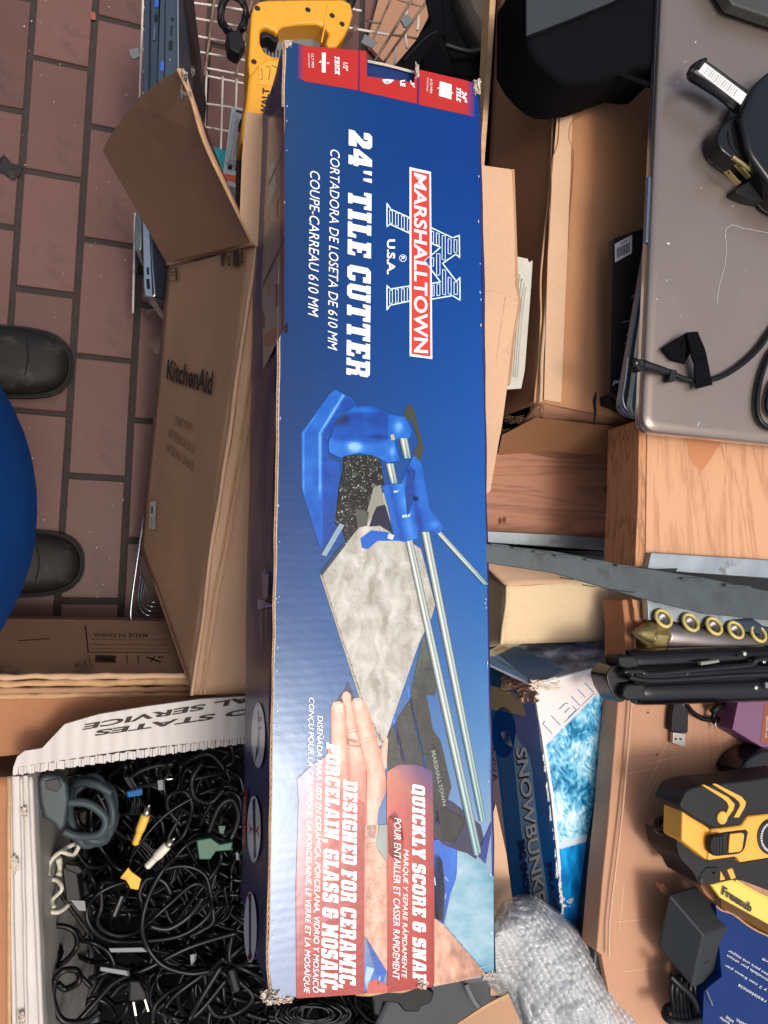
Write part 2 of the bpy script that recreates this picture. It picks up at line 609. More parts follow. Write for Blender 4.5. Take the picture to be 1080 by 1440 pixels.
def clear_film(name, col, alpha, rough=0.15, bump=0.0, bsc=60):
    m = bpy.data.materials.new(name)
    m.use_nodes = True
    t = m.node_tree
    b = t.nodes['Principled BSDF']
    b.inputs['Base Color'].default_value = col
    b.inputs['Roughness'].default_value = rough
    b.inputs['Alpha'].default_value = alpha
    b.inputs['Coat Weight'].default_value = 1.0
    b.inputs['Coat Roughness'].default_value = 0.08
    if bump:
        tc = t.nodes.new('ShaderNodeTexCoord')
        n = t.nodes.new('ShaderNodeTexNoise')
        n.inputs['Scale'].default_value = bsc
        n.inputs['Detail'].default_value = 4
        t.links.new(tc.outputs['Object'], n.inputs['Vector'])
        bp = t.nodes.new('ShaderNodeBump')
        bp.inputs['Strength'].default_value = bump
        bp.inputs['Distance'].default_value = 0.002
        t.links.new(n.outputs[0], bp.inputs['Height'])
        t.links.new(bp.outputs[0], b.inputs['Normal'])
    return m
M['film'] = clear_film('clear_tape', L(170, 140, 112), 0.12, 0.16, 0.3)
M['blister'] = clear_film('clear_blister', L(200, 205, 210), 0.35, 0.1, 0.3)
M['bubble'] = clear_film('bubble_wrap_film', L(214, 218, 218), 0.56, 0.10, 0.6, 90)

# ---------------------------------------------------------------- flat print
def decal(name, polys, plane, lay, parent, m=None):
    """polys: [(points in photo coordinates, colour or list of colours)] printed on the plane of a panel"""
    V, Fc, C = [], [], []
    for pts, c in polys:
        k = len(V)
        vs = [plane.hit(p[0], p[1], 0.0001 + 0.00013 * lay) for p in pts]
        idx = list(range(k, k + len(vs)))
        if newell(vs).dot(plane.n) < 0:
            idx = idx[::-1]
        V += vs
        Fc.append(idx)
        C += (list(c) if isinstance(c, list) else [c] * len(pts))
    return make(name, (V, Fc), m or M['print'], parent, cols=C)

_tx = {}
def text_geo(s, bold, shear, space):
    key = (s, bold, shear, space)
    if key not in _tx:
        cu = bpy.data.curves.new('t', 'FONT')
        cu.body = s
        cu.offset = bold
        cu.shear = shear
        cu.space_character = space
        cu.resolution_u = 3
        o = bpy.data.objects.new('t', cu)
        me = bpy.data.meshes.new_from_object(o)
        vs = [v.co.copy() for v in me.vertices]
        fs = [list(p.vertices) for p in me.polygons]
        bpy.data.objects.remove(o)
        bpy.data.curves.remove(cu)
        bpy.data.meshes.remove(me)
        x0, x1 = min(v.x for v in vs), max(v.x for v in vs)
        y0, y1 = min(v.y for v in vs), max(v.y for v in vs)
        _tx[key] = ([((v.x - x0) / (x1 - x0), (v.y - y0) / (y1 - y0)) for v in vs], fs)
    return _tx[key]

def text(name, s, q, plane, lay, parent, m, bold=0.0, shear=0.0, space=1.0):
    """s fitted into the photo quadrilateral q = (bottom-left, bottom-right, top-right, top-left) of the letters"""
    uv, fs = text_geo(s, bold, shear, space)
    V = []
    for u, v in uv:
        x = q[0][0] * (1 - u) * (1 - v) + q[1][0] * u * (1 - v) + q[2][0] * u * v + q[3][0] * (1 - u) * v
        y = q[0][1] * (1 - u) * (1 - v) + q[1][1] * u * (1 - v) + q[2][1] * u * v + q[3][1] * (1 - u) * v
        V.append(plane.hit(x, y, 0.0001 + 0.00013 * lay))
    if fs and newell([V[i] for i in fs[0]]).dot(plane.n) < 0:
        fs = [f[::-1] for f in fs]
    return make(name, (V, fs), m, parent)

def line(a, b, w_):
    """thin printed bar from a to b (photo coordinates), w_ wide"""
    dx, dy = b[0] - a[0], b[1] - a[1]
    l = math.hypot(dx, dy) or 1
    nx, ny = -dy / l * w_ / 2, dx / l * w_ / 2
    return [(a[0] + nx, a[1] + ny), (b[0] + nx, b[1] + ny), (b[0] - nx, b[1] - ny), (a[0] - nx, a[1] - ny)]

def ell(cx, cy, rx, ry, n=24, a0=0):
    return [(cx + rx * math.cos(2 * math.pi * i / n + a0), cy + ry * math.sin(2 * math.pi * i / n + a0)) for i in range(n)]

def inside(x, y, poly):
    r = False
    j = len(poly) - 1
    for i in range(len(poly)):
        xi, yi, xj, yj = poly[i][0], poly[i][1], poly[j][0], poly[j][1]
        if (yi > y) != (yj > y) and x < (xj - xi) * (y - yi) / (yj - yi) + xi:
            r = not r
        j = i
    return r

def mottle(name, poly, fn, plane, lay, parent, step=2.0, m=None):
    """a printed area as a fine mesh whose colour comes from fn(x, y); fn gives None where nothing is printed"""
    x0, x1 = min(p[0] for p in poly), max(p[0] for p in poly)
    y0, y1 = min(p[1] for p in poly), max(p[1] for p in poly)
    nx, ny = int((x1 - x0) / step) + 1, int((y1 - y0) / step) + 1
    ix, V, Cl, Fc = {}, [], [], []
    for j in range(ny + 1):
        for i in range(nx + 1):
            x, y = x0 + i * step, y0 + j * step
            if inside(x, y, poly):
                c = fn(x, y)
                if c is not None:
                    ix[i, j] = len(V)
                    V.append(plane.hit(x, y, 0.0001 + 0.00013 * lay))
                    Cl.append(c)
    for j in range(ny):
        for i in range(nx):
            k = [(i, j), (i, j + 1), (i + 1, j + 1), (i + 1, j)]
            if all(q in ix for q in k):
                Fc.append([ix[q] for q in k])
    if Fc and newell([V[a] for a in Fc[0]]).dot(plane.n) < 0:
        Fc = [f[::-1] for f in Fc]
    return make(name, (V, Fc), m or M['print'], parent, cols=Cl)

def mixc(stops, t):
    """colour ramp: stops [(t, (r, g, b))], sRGB"""
    t = max(stops[0][0], min(stops[-1][0], t))
    for i in range(len(stops) - 1):
        if stops[i][0] <= t <= stops[i + 1][0]:
            f = (t - stops[i][0]) / (stops[i + 1][0] - stops[i][0])
            return tuple(stops[i][1][k] * (1 - f) + stops[i + 1][1][k] * f for k in range(3))

def nf(x, y, s, o=0.0, oct_=4):
    return noise.fractal(Vector((x * s, y * s, o)), 1.0, 2.0, oct_)

from mathutils.geometry import tessellate_polygon
SL = {  # heavy slab capitals: (width, outline, hole or None)
'T': (10, '0,14 10,14 10,9.5 8.3,9.5 7.6,11.2 7,11.2 7,2.6 8,2.6 8,0 2,0 2,2.6 3,2.6 3,11.2 2.4,11.2 1.7,9.5 0,9.5'),
'I': (6, '0,14 6,14 6,11.4 5,11.4 5,2.6 6,2.6 6,0 0,0 0,2.6 1,2.6 1,11.4 0,11.4'),
'L': (9, '0,14 6,14 6,11.4 5,11.4 5,2.8 6.4,2.8 7,5 9,5 9,0 0,0 0,2.6 1,2.6 1,11.4 0,11.4'),
'E': (9, '0,14 9,14 9,9.6 7.2,9.6 6.6,11.3 5,11.3 5,8.4 6.8,8.4 6.8,5.6 5,5.6 5,2.7 6.6,2.7 7.2,4.6 9,4.6 9,0 0,0 0,2.6 1,2.6 1,11.4 0,11.4'),
'F': (9, '0,14 9,14 9,9.6 7.2,9.6 6.6,11.3 5,11.3 5,8.4 6.8,8.4 6.8,5.6 5,5.6 5,2.6 6.2,2.6 6.2,0 0,0 0,2.6 1,2.6 1,11.4 0,11.4'),
'C': (9, '1.8,14 9,14 9,9.4 5.8,9.4 5.8,11.2 3.8,11.2 3.8,2.8 5.8,2.8 5.8,4.8 9,4.8 9,1.6 7.4,0 1.8,0 0,1.8 0,12.2'),
'G': (9.3, '1.8,14 9,14 9,9.6 5.8,9.6 5.8,11.2 3.8,11.2 3.8,2.8 5.8,2.8 5.8,5.2 4.9,5.2 4.9,7.6 9.3,7.6 9.3,0 1.8,0 0,1.8 0,12.2'),
'U': (10, '0,14 4.8,14 4.8,11.4 4.2,11.4 4.0,2.8 6.2,2.8 6.2,11.4 5.4,11.4 5.4,14 10,14 10,11.4 9.4,11.4 9.4,1.8 7.6,0 2.4,0 .6,1.8 .6,11.4 0,11.4'),
'R': (10, '0,14 7.6,14 9.4,12.4 9.4,8.4 8.2,7.2 9.2,6.2 9.2,2.6 10,2.6 10,0 6.2,0 6.2,5.6 4.3,5.6 4.3,0 0,0 0,2.6 1,2.6 1,11.4 0,11.4', '4.2,8.2 6.1,8.2 6.1,11.4 4.2,11.4'),
'P': (9.4, '0,14 7.8,14 9.4,12.4 9.4,6.8 7.8,5.2 5,5.2 5,2.6 6,2.6 6,0 0,0 0,2.6 1,2.6 1,11.4 0,11.4', '4.2,7.9 6.1,7.9 6.1,11.4 4.2,11.4'),
'D': (9.6, '0,14 7.8,14 9.6,12.2 9.6,1.8 7.8,0 0,0 0,2.6 1,2.6 1,11.4 0,11.4', '4.1,2.8 6.2,2.8 6.2,11.2 4.1,11.2'),
'O': (9.6, '1.8,14 7.8,14 9.6,12.2 9.6,1.8 7.8,0 1.8,0 0,1.8 0,12.2', '3.6,2.8 6,2.8 6,11.2 3.6,11.2'),
'Q': (9.8, '1.8,14 7.8,14 9.6,12.2 9.6,2.2 10.4,.4 8.6,-1.4 6.8,0 1.8,0 0,1.8 0,12.2', '3.6,2.8 6,2.8 6,11.2 3.6,11.2'),
'S': (9, '1.6,14 8.6,14 8.6,9.8 5.6,9.8 5.6,11.4 4,11.4 4,9.2 7.6,8.4 9,7 9,1.6 7.4,0 .2,0 .2,4.6 3.4,4.6 3.4,2.7 5.2,2.7 5.2,5 1.4,6.2 0,7.6 0,12.4'),
'N': (11, '0,14 4.2,14 6.6,7.5 6.6,11.4 5.9,11.4 5.9,14 11,14 11,11.4 10.2,11.4 10.2,0 6.6,0 4,7 4,2.6 4.8,2.6 4.8,0 0,0 0,2.6 .8,2.6 .8,11.4 0,11.4'),
'M': (13, '0,14 4.6,14 6.5,8 8.4,14 13,14 13,11.4 12.2,11.4 12.2,2.6 13,2.6 13,0 8.2,0 8.2,2.6 8.8,2.6 8.8,8.5 7.6,3.5 5.4,3.5 4.2,8.5 4.2,2.6 4.8,2.6 4.8,0 0,0 0,2.6 .8,2.6 .8,11.4 0,11.4'),
'A': (11, '2.6,14 8.4,14 10.4,2.6 11,2.6 11,0 6.4,0 6.4,2.6 6.8,2.6 6.7,3.6 4.3,3.6 4.2,2.6 4.6,2.6 4.6,0 0,0 0,2.6 .6,2.6', '4.4,5.8 6.6,5.8 6,11.2 5,11.2'),
'K': (11, '0,14 5.2,14 5.2,11.4 4.6,11.4 4.6,8.6 6.6,11.4 6,11.4 6,14 10.6,14 10.6,11.4 10,11.4 7.6,8 10.2,2.6 11,2.6 11,0 7,0 4.9,5 4.6,4.6 4.6,2.6 5.2,2.6 5.2,0 0,0 0,2.6 .8,2.6 .8,11.4 0,11.4'),
'Y': (10, '0,14 4.6,14 4.6,11.4 4.2,11.4 5,8.4 5.8,11.4 5.4,11.4 5.4,14 10,14 10,11.4 9.4,11.4 7,5 7,2.6 8,2.6 8,0 2,0 2,2.6 3,2.6 3,5 .6,11.4 0,11.4'),
'H': (10.4, '0,14 5,14 5,11.4 4.2,11.4 4.2,8.4 6.2,8.4 6.2,11.4 5.4,11.4 5.4,14 10.4,14 10.4,11.4 9.6,11.4 9.6,2.6 10.4,2.6 10.4,0 5.4,0 5.4,2.6 6.2,2.6 6.2,5.6 4.2,5.6 4.2,2.6 5,2.6 5,0 0,0 0,2.6 .8,2.6 .8,11.4 0,11.4'),
'&': (10, '1.8,14 7.4,14 8.8,12.6 8.8,9.6 5.8,9.6 5.8,11.4 4.4,11.4 4.4,8.6 10,8.6 10,6 9.2,6 9.2,1.6 7.6,0 1.8,0 0,1.8 0,6.4 1,7.3 0,8.2 0,12.4', '3.8,2.8 5.8,2.8 5.8,6 3.8,6'),
'2': (9.2, '1.6,14 7.6,14 9.2,12.4 9.2,8.4 5.2,3.6 6,3.6 6.4,4.8 9.2,4.8 9.2,0 0,0 0,3.2 5,9 5,11.3 4,11.3 4,9 0,9 0,12.4'),
'4': (10, '4.6,14 8.8,14 8.8,6 10,6 10,3 8.8,3 8.8,2.4 9.6,2.4 9.6,0 4.2,0 4.2,2.4 5,2.4 5,3 0,3 0,6.2', '3.2,6 5,6 5,9.6'),
'"': (3, '0,14 2.6,14 2,9 .6,9'),
',': (3.4, '0,3.4 3.2,3.4 3.2,.6 1.6,-2 0,-2 1,0 0,0')}
def slab_text(name, s, q, plane, lay, parent, m, shear=0.2, gap=1.35):
    """slab capitals fitted into the photo quadrilateral q; one mesh per line of print"""
    V, Fc = [], []
    x = 0
    pen = []
    for ch_ in s.replace('"', '""'):
        if ch_ == ' ':
            x += 4.5
            continue
        pen.append((ch_, x))
        x += SL[ch_][0] + gap
    W_ = x - gap + 14 * shear
    for ch_, x0 in pen:
        loops = [[tuple(map(float, p.split(','))) for p in o_.split()] for o_ in SL[ch_][1:]]
        flat = [p for l in loops for p in l]
        tris = tessellate_polygon([[Vector((p[0], p[1], 0)) for p in l] for l in loops])
        n0 = len(V)
        for px, py in flat:
            u, v = (px + x0 + py * shear) / W_, py / 14
            X = q[0][0] * (1 - u) * (1 - v) + q[1][0] * u * (1 - v) + q[2][0] * u * v + q[3][0] * (1 - u) * v
            Y = q[0][1] * (1 - u) * (1 - v) + q[1][1] * u * (1 - v) + q[2][1] * u * v + q[3][1] * (1 - u) * v
            V.append(plane.hit(X, Y, 0.0001 + 0.00013 * lay))
        for t in tris:
            f = [n0 + i for i in t]
            if newell([V[i] for i in f]).dot(plane.n) < 0:
                f = f[::-1]
            Fc.append(f)
    return make(name, (V, Fc), m, parent)
# ================================================================ the setting: tiled floor
PX, PY = 0.1005, 0.2105        # pitch of the quarry tiles
ang = -0.036
RF = Matrix.Rotation(-ang * -1 + 0.0, 3, 'Z')
RF = Matrix.Rotation(ang, 3, 'Z')
def FL(i, j, z=0.0):
    return RF @ Vector((i * PX, j * PY, 0)) + Vector((-0.1055, 0.0835, z))
g = hexa([Vector(v) for v in [(-5, -5, -.2), (6, -5, -.2), (6, 6, -.2), (-5, 6, -.2), (-5, -5, -.005), (6, -5, -.005), (6, 6, -.005), (-5, 6, -.005)]])
floor = struct('floor', g, M['grout'])
tm = bpy.data.meshes.new('tile')
hx, hy, t_, b_ = PX / 2 - 0.0052, PY / 2 - 0.0052, 0.012, 0.0012
vs = []
for z, k in ((-t_, 0), (-b_, 0), (0, b_)):
    vs += [(-hx + k, -hy + k, z), (hx - k, -hy + k, z), (hx - k, hy - k, z), (-hx + k, hy - k, z)]
fs = [(8, 9, 10, 11)]
for a in (0, 4):
    for i in range(4):
        j = (i + 1) % 4
        fs.append((a + i, a + j, a + j + 4, a + i + 4))
tm.from_pydata(vs, [], fs)
tm.materials.append(M['tile'])
n = 0
for i in range(-6, 11):
    for j in range(-5, 7):
        c = FL(i + 0.5, j + (0.5 if i % 2 else 0.0))
        if not (-0.62 < c.x < 0.95 and -0.85 < c.y < 1.42) or n >= 290:
            continue
        o = bpy.data.objects.new('tile', tm)
        S.collection.objects.link(o)
        o.parent = floor
        o.location = c + Vector((rnd.uniform(-.0008, .0008), rnd.uniform(-.0008, .0008), rnd.uniform(-.0009, .0006)))
        o.rotation_euler = (rnd.uniform(-.004, .004), rnd.uniform(-.006, .006), ang + rnd.uniform(-.004, .004))
        n += 1

# ================================================================ the tile cutter carton in the middle
zt = 0.685
c00, c10, c11, c01 = P(402, 58, zt), P(672, 117, zt), P(694, 1374, 0.715), P(378, 1408, 0.715)
TOP = Plane(c00, c10, c01)
box = thing('tile_cutter_carton', 'long glossy blue and red 24 inch tile cutter carton lying across the middle', 'carton', (0.23, 0.07, 0.52))
def bpx(u, v):
    a = ((402, 58), (672, 117), (694, 1374), (378, 1408))
    x = a[0][0] * (1 - u) * (1 - v) + a[1][0] * u * (1 - v) + a[2][0] * u * v + a[3][0] * (1 - u) * v
    y = a[0][1] * (1 - u) * (1 - v) + a[1][1] * u * (1 - v) + a[2][1] * u * v + a[3][1] * (1 - u) * v
    if v > 0.999:
        y += -5 * math.sin(u * math.pi) + 3 * noise.noise(Vector((u * 14, 3, 0)))
    if v < 0.001:
        y += 2.2 * noise.noise(Vector((u * 16, 8, 0)))
    if u < 0.001:
        x += 1.3 * noise.noise(Vector((v * 30, 1, 0)))
        if v > .95:
            x += 6 * ((v - .95) / .05) ** 2
    if u > 0.999:
        x += 1.0 * noise.noise(Vector((v * 25, 5, 0)))
    return x, y
KP = 0.82
def C(r, g_, b2, k=KP):
    return L(r, g_, b2, k)
tab = [(0.0, (30, 66, 112), (4, 58, 126), (0, 56, 134)), (.1, (34, 68, 114), (6, 60, 128), (0, 58, 138)),
       (.3, (26, 58, 110), (2, 66, 138), (0, 76, 158)), (.5, (28, 64, 120), (6, 78, 152), (0, 88, 172)),
       (.63, (50, 90, 142), (26, 88, 154), (30, 106, 176)), (.73, (104, 138, 178), (60, 100, 158), (68, 130, 186)),
       (.83, (118, 146, 190), (90, 124, 172), (124, 160, 196)), (.93, (140, 162, 196), (120, 144, 176), (150, 172, 186)), (1, (146, 164, 194), (124, 144, 172), (136, 160, 184))]
def base_col(u, v):
    for i in range(len(tab) - 1):
        if tab[i][0] <= v <= tab[i + 1][0]:
            t = (v - tab[i][0]) / (tab[i + 1][0] - tab[i][0])
            c = []
            for k in range(3):
                f = lambda q: (tab[q][1][k] * (1 - u * 2) + tab[q][2][k] * u * 2) if u < .5 else (tab[q][2][k] * (2 - 2 * u) + tab[q][3][k] * (2 * u - 1))
                c.append(f(i) * (1 - t) + f(i + 1) * t)
            return C(*c)
    return C(*tab[-1][3])
us = [0, .01, .03, .08, .14, .2, .28, .36, .426, .5, .58, .675, .75, .82, .88, .94, .97, .99, 1]
vv = [0, .004, .012, .022, .0335] + [.05 + .95 * i / 60 for i in range(61)]
V, Fc, Cl = [], [], []
for v in vv:
    for u in us:
        V.append(TOP.hit(*bpx(u, v)))
        Cl.append(base_col(u, v))
nu = len(us)
for j in range(len(vv) - 1):
    for i in range(nu - 1):
        if vv[j + 1] <= .034 and .42 < us[i] and us[i + 1] < .68:
            continue
        a = j * nu + i
        Fc.append([a, a + nu, a + nu + 1, a + 1])
tp = make('top_panel', (V, Fc), M['print'], box, cols=Cl)
so = tp.modifiers.new('thickness', 'SOLIDIFY')
so.thickness = 0.0035
so.offset = -1
# the side walls and ends, hanging from the panel's edges
H_ = Vector((0, 0, -0.165))
e = 0.0022
tl, tr, br, bl = TOP.hit(399, 64, -.004), TOP.hit(671, 122, -.004), TOP.hit(692, 1370, -.004), TOP.hit(378, 1402, -.004)
LEFT = Plane(tl, bl, tl + H_)
make('side_panel', grid_slab([tl, bl, bl + H_ + Vector((.0, .02, 0)), tl + H_], .004, 60, 8, .002, 20, 3), M['navy'], box, smooth=True)
make('side_panel', grid_slab([tr, br, br + H_, tr + H_], .004, 40, 6, .002, 18, 5), M['navy'], box, smooth=True)
ei = Vector((0, -.007, -.006))
ej = Vector((0, .006, -.004))
make('end_panel', prism([tl + ei, tr + ei, tr + ei + H_ * .9, tl + ei + H_ * .9], .004, Vector((0, -.004, 0))), M['blue_box'], box)
make('end_panel', prism([bl + ej, br + ej, br + ej + H_ * .9, bl + ej + H_ * .9], .004, Vector((0, .004, 0))), M['blue_box'], box)
make('bottom_panel', hexa([tl + H_ * 1.02 + Vector((.004, -.01, 0)), tr + H_ * 1.02, br + H_ * 1.02, bl + H_ * 1.02 + Vector((.004, .02, 0)), tl + H_ * .99 + Vector((.004, -.01, 0)), tr + H_ * .99, br + H_ * .99, bl + H_ * .99 + Vector((.004, .02, 0))]), M['card'], box)
# inner flap seen through the torn notch, white broken edge on top
make('inner_flap', prism([TOP.hit(512, 84, -.012), TOP.hit(594, 103, -.012), TOP.hit(594, 140, -.02), TOP.hit(512, 128, -.02)], .003), M['blue_box'], box)
make('flap_edge', tube([TOP.hit(515, 86, -.010), TOP.hit(535, 90, -.0095), TOP.hit(560, 96, -.010), TOP.hit(585, 103, -.010)], .0014, 6), M['paper_torn'], box)
# corrugated cut edge along the left side
zz, m_ = [], 250
for i in range(m_ + 1):
    v = i / m_
    x, y = bpx(0, v * .985 + .005)
    s = -1 if i % 2 else 1
    zz.append(TOP.hit(x - 2.0 + s * 1.1 + .8 * noise.noise(Vector((v * 40, 0, 7))), y, -.0012))
make('corrugated_core', tube(zz, .0005, 4, 1), M['card_edge'], box)
for dx, lift in ((-.6, -.0004), (-3.6, -.0022)):
    make('liner_edge', tube([TOP.hit(bpx(0, v)[0] + dx + .9 * noise.noise(Vector((v * 22, dx, 2))), bpx(0, v)[1], lift) for v in [i / 80 for i in range(81)]], .00065, 5, 1), M['card_edge'] if dx < -1 else M['paper_torn'], box)
make('seam_strip', prism([TOP.hit(x - 4, y, -.0035) for x, y in [bpx(0, i / 20) for i in range(21)]] + [TOP.hit(x + 1, y, -.0035) for x, y in [bpx(0, i / 20) for i in range(20, -1, -1)]], .001), M['card_dark'], box)
for i in range(34):      # white scuffs where the edge rubs
    v = rnd.random() ** .8
    x, y = bpx(0 if rnd.random() < .55 else 1, v)
    x += rnd.uniform(1, 5) if x < 500 else -rnd.uniform(.6, 2.5)
    l = rnd.uniform(1.5, 5)
    decal('scuff', [([(x - .5, y), (x + .6, y + .4), (x + .5, y + l), (x - .4, y + l * .8)], C(214, 218, 224, 1))], TOP, 9, box)

def crumple(cx, cy, w_, h, dz, seed, plane=TOP, m=None, name='torn_corner', parent=None, n=9):
    V, Fc = [], []
    for j in range(n + 1):
        for i in range(n + 1):
            u, v = i / n, j / n
            q = Vector((u * 5 + seed, v * 5, seed * .7))
            x = cx + (u - .5) * w_ + noise.noise(q) * w_ * .35
            y = cy + (v - .5) * h + noise.noise(q + Vector((9, 0, 0))) * h * .35
            V.append(plane.hit(x, y, noise.noise(q * 1.5 + Vector((0, 9, 0))) * dz))
    for j in range(n):
        for i in range(n):
            a = j * (n + 1) + i
            Fc.append([a, a + 1, a + n + 2, a + n + 1])
    o = make(name, (V, Fc), m or M['paper_torn'], parent or box)
    s = o.modifiers.new('thickness', 'SOLIDIFY')
    s.thickness = .0007
    return o
crumple(671, 124, 9, 22, .006, 1)
crumple(380, 1402, 20, 18, .008, 2)
crumple(398, 1406, 26, 9, .005, 3)
crumple(405, 62, 10, 9, .004, 4)
crumple(594, 1384, 12, 12, .006, 5)
crumple(687, 1372, 14, 10, .005, 6)
crumple(587, 100, 4, 18, .003, 8)
make('torn_edge', tube([TOP.hit(x, y, -.002) for x, y in [(500, 1398), (520, 1397), (545, 1393), (565, 1392), (580, 1388), (592, 1385)]], [.001, .0022, .0016, .0024, .002, .001], 6), M['card_edge'], box)

def T(name, s, q, lay=5, m=None, pl=None, par=None, **kw):
    return text(name, s, q, pl or TOP, lay, par or box, m or M['white_print'], **kw)
def DN(x0, x1, y0, y1, xt0, xt1, dy=0):
    """letters reading down the picture: baseline x0->x1, cap line xt0->xt1, from y0 to y1"""
    return [(x0, y0), (x1, y1), (xt1, y1 + dy), (xt0, y0 + dy)]

# ---- printed picture: tile, rods, cutter head, hand, sleeve
c7 = crop(380, 520, 3.375)
c3 = crop(540, 900, 5.5375)
c4 = crop(540, 1140, 5.143)
ch = crop(400, 940, 6)
c2 = crop(400, 1160, 5.5375)
def pic(name, polys, lay):
    return decal(name, polys, TOP, lay, box)
dk, dk2, olv = C(26, 28, 34), C(52, 58, 64), C(66, 72, 60)
bl1, bl2, bl3 = C(20, 98, 200), C(40, 120, 220), C(14, 66, 150)
# dark bed of the cutter and its blue ribs
pic('printed_bed', [
    ([(595, 890), (600, 905), (614, 968), (612, 979), (600, 977), (609, 1026), (620, 1042), (635, 1106), (627, 1136), (656, 1152), (640, 1185), (608, 1180), (600, 1110), (545, 1110), (546, 1080), (541, 1055), (543, 1035), (575, 985)],
     [C(72, 80, 74)] * 5 + [C(60, 66, 66)] * 3 + [C(40, 44, 60)] * 10),
    ([(489, 958), (507, 1000), (500, 1010), (478, 990), (473, 985), (484, 970)], C(44, 54, 90)),
    ([(608, 1110), (640, 1130), (676, 1160), (682, 1185), (665, 1215), (640, 1205), (610, 1190)], C(38, 40, 78)),
], 1)
BS = [(-1, (24, 26, 30)), (0, (48, 54, 54)), (.5, (78, 86, 78)), (1, (104, 112, 100))]
bedp = [(595, 890), (600, 905), (614, 968), (612, 979), (600, 977), (609, 1026), (620, 1042), (635, 1106), (627, 1136), (656, 1152), (640, 1185), (608, 1180), (600, 1110), (545, 1110), (546, 1080), (541, 1055), (543, 1035), (575, 985)]
mottle('bed_surface', bedp, lambda x, y: C(*mixc(BS, .35 - (y - 930) / 190 + .5 * nf(x, y * .5, .06, 3) + (.9 if nf(x, y, .5, 8, 2) > .62 else 0))), TOP, 2, box, 1.2)
pic('printed_rib', [(c3((170, 370), (190, 355), (345, 1030), (375, 1130), (330, 1060)), [bl2] * 3 + [C(90, 70, 130)] * 2),
                    (c3((60, 620), (85, 600), (185, 1000), (205, 1090), (165, 1040)), [bl2] * 3 + [C(120, 70, 110)] * 2),
                    (c3((390, 1180), (400, 1200), (440, 1440), (400, 1440)), C(40, 60, 160))], 2)
T('bed_lettering', 'MARSHALLTOWN', [c3((366, 868))[0], c3((458, 1296))[0], c3((486, 1286))[0], c3((398, 856))[0]], lay=3, m=mat('pale_ink', L(120, 134, 122), rough=.4), bold=.02)
pic('printed_emblem', [(line(*c3(a, b), w_), C(96, 110, 100)) for a, b, w_ in [((388, 800), (398, 850), 1.0), ((380, 806), (388, 850), 1.0), ((435, 840), (420, 900), 1.2), ((470, 1040), (440, 1100), 1.2), ((430, 1060), (400, 1190), 1.4), ((455, 1080), (420, 1180), 1.0)]], 2)
# the grey tile with veins
tile_px = [(450, 808), (486, 764), (505, 742), (532, 700), (541, 690), (570, 757), (592, 772), (612, 850), (607, 868), (589, 905), (561, 985), (541, 1045), (531, 1050), (512, 1000)]
tc_ = [C(190, 188, 180), C(196, 194, 184), C(188, 186, 176), C(160, 160, 150), C(150, 152, 140), C(176, 176, 166), C(168, 170, 164), C(176, 176, 168), C(182, 182, 172), C(196, 198, 190), C(206, 210, 202), C(206, 208, 200), C(196, 198, 188), C(198, 198, 188)]
pic('printed_tile', [(tile_px, tc_)], 2)
pic('tile_edge', [([(450, 808), (453, 806), (516, 1000), (541, 1045), (538, 1050), (512, 1001)], C(206, 196, 170)), (line((450, 808), (486, 765), 2.5), C(70, 80, 92))], 3)
TS = [(-.9, (160, 158, 142)), (-.3, (182, 180, 168)), (0, (194, 192, 182)), (.4, (204, 202, 194)), (.9, (222, 220, 210))]
def tile_c(x, y):
    u, v = x + 10 * nf(x, y, .03, 5), y + 10 * nf(x, y, .03, 9)
    t = nf(u * 1.5, v * .7, .045, 2, 6) * 1.1
    r = abs(nf(u, v, .028, 11, 5))
    if r < .022:
        t += .55 if nf(x, y, .02, 20) > 0 else -.5
    t += -.35 if x > 570 and y < 900 and x > 560 + (y - 760) * .25 else 0
    return C(*mixc(TS, t))
mottle('tile_surface', tile_px, tile_c, TOP, 3, box, 1.3)
# chrome rods
def rod(a, b, w0, w1, lay, end=None):
    cols = [C(60, 70, 64), C(150, 160, 150), C(246, 248, 244), C(120, 150, 140), C(206, 216, 206), C(40, 60, 70)]
    low = [C(30, 50, 80), C(70, 120, 130), C(180, 220, 216), C(60, 110, 120), C(150, 190, 180), C(20, 40, 66)]
    P_ = []
    for i in range(5):
        s0, s1 = i / 5 - .5, (i + 1) / 5 - .5
        q = []
        cl = []
        for t in (0, .55, 1):
            wv = w0 + (w1 - w0) * t
            q.append((a[0] + (b[0] - a[0]) * t + s0 * wv, a[1] + (b[1] - a[1]) * t))
            cl.append(cols[i] if t < .6 else low[i])
        for t in (1, .55, 0):
            wv = w0 + (w1 - w0) * t
            q.append((a[0] + (b[0] - a[0]) * t + s1 * wv, a[1] + (b[1] - a[1]) * t))
            cl.append(cols[i + 1] if t < .6 else low[i + 1])
        P_.append((q, cl))
    pic('printed_rod', P_, lay)
rod((574, 755), (672, 1203), 11, 13, 4)
rod((598, 748), (679, 1155), 12, 10, 4)
rod((616, 748), (683, 822), 9, 9, 4)
rod(c7((632, 325))[0], c7((650, 420))[0], 12, 12, 4)
rod(c7((567, 445))[0], c7((587, 540))[0], 12, 11, 4)
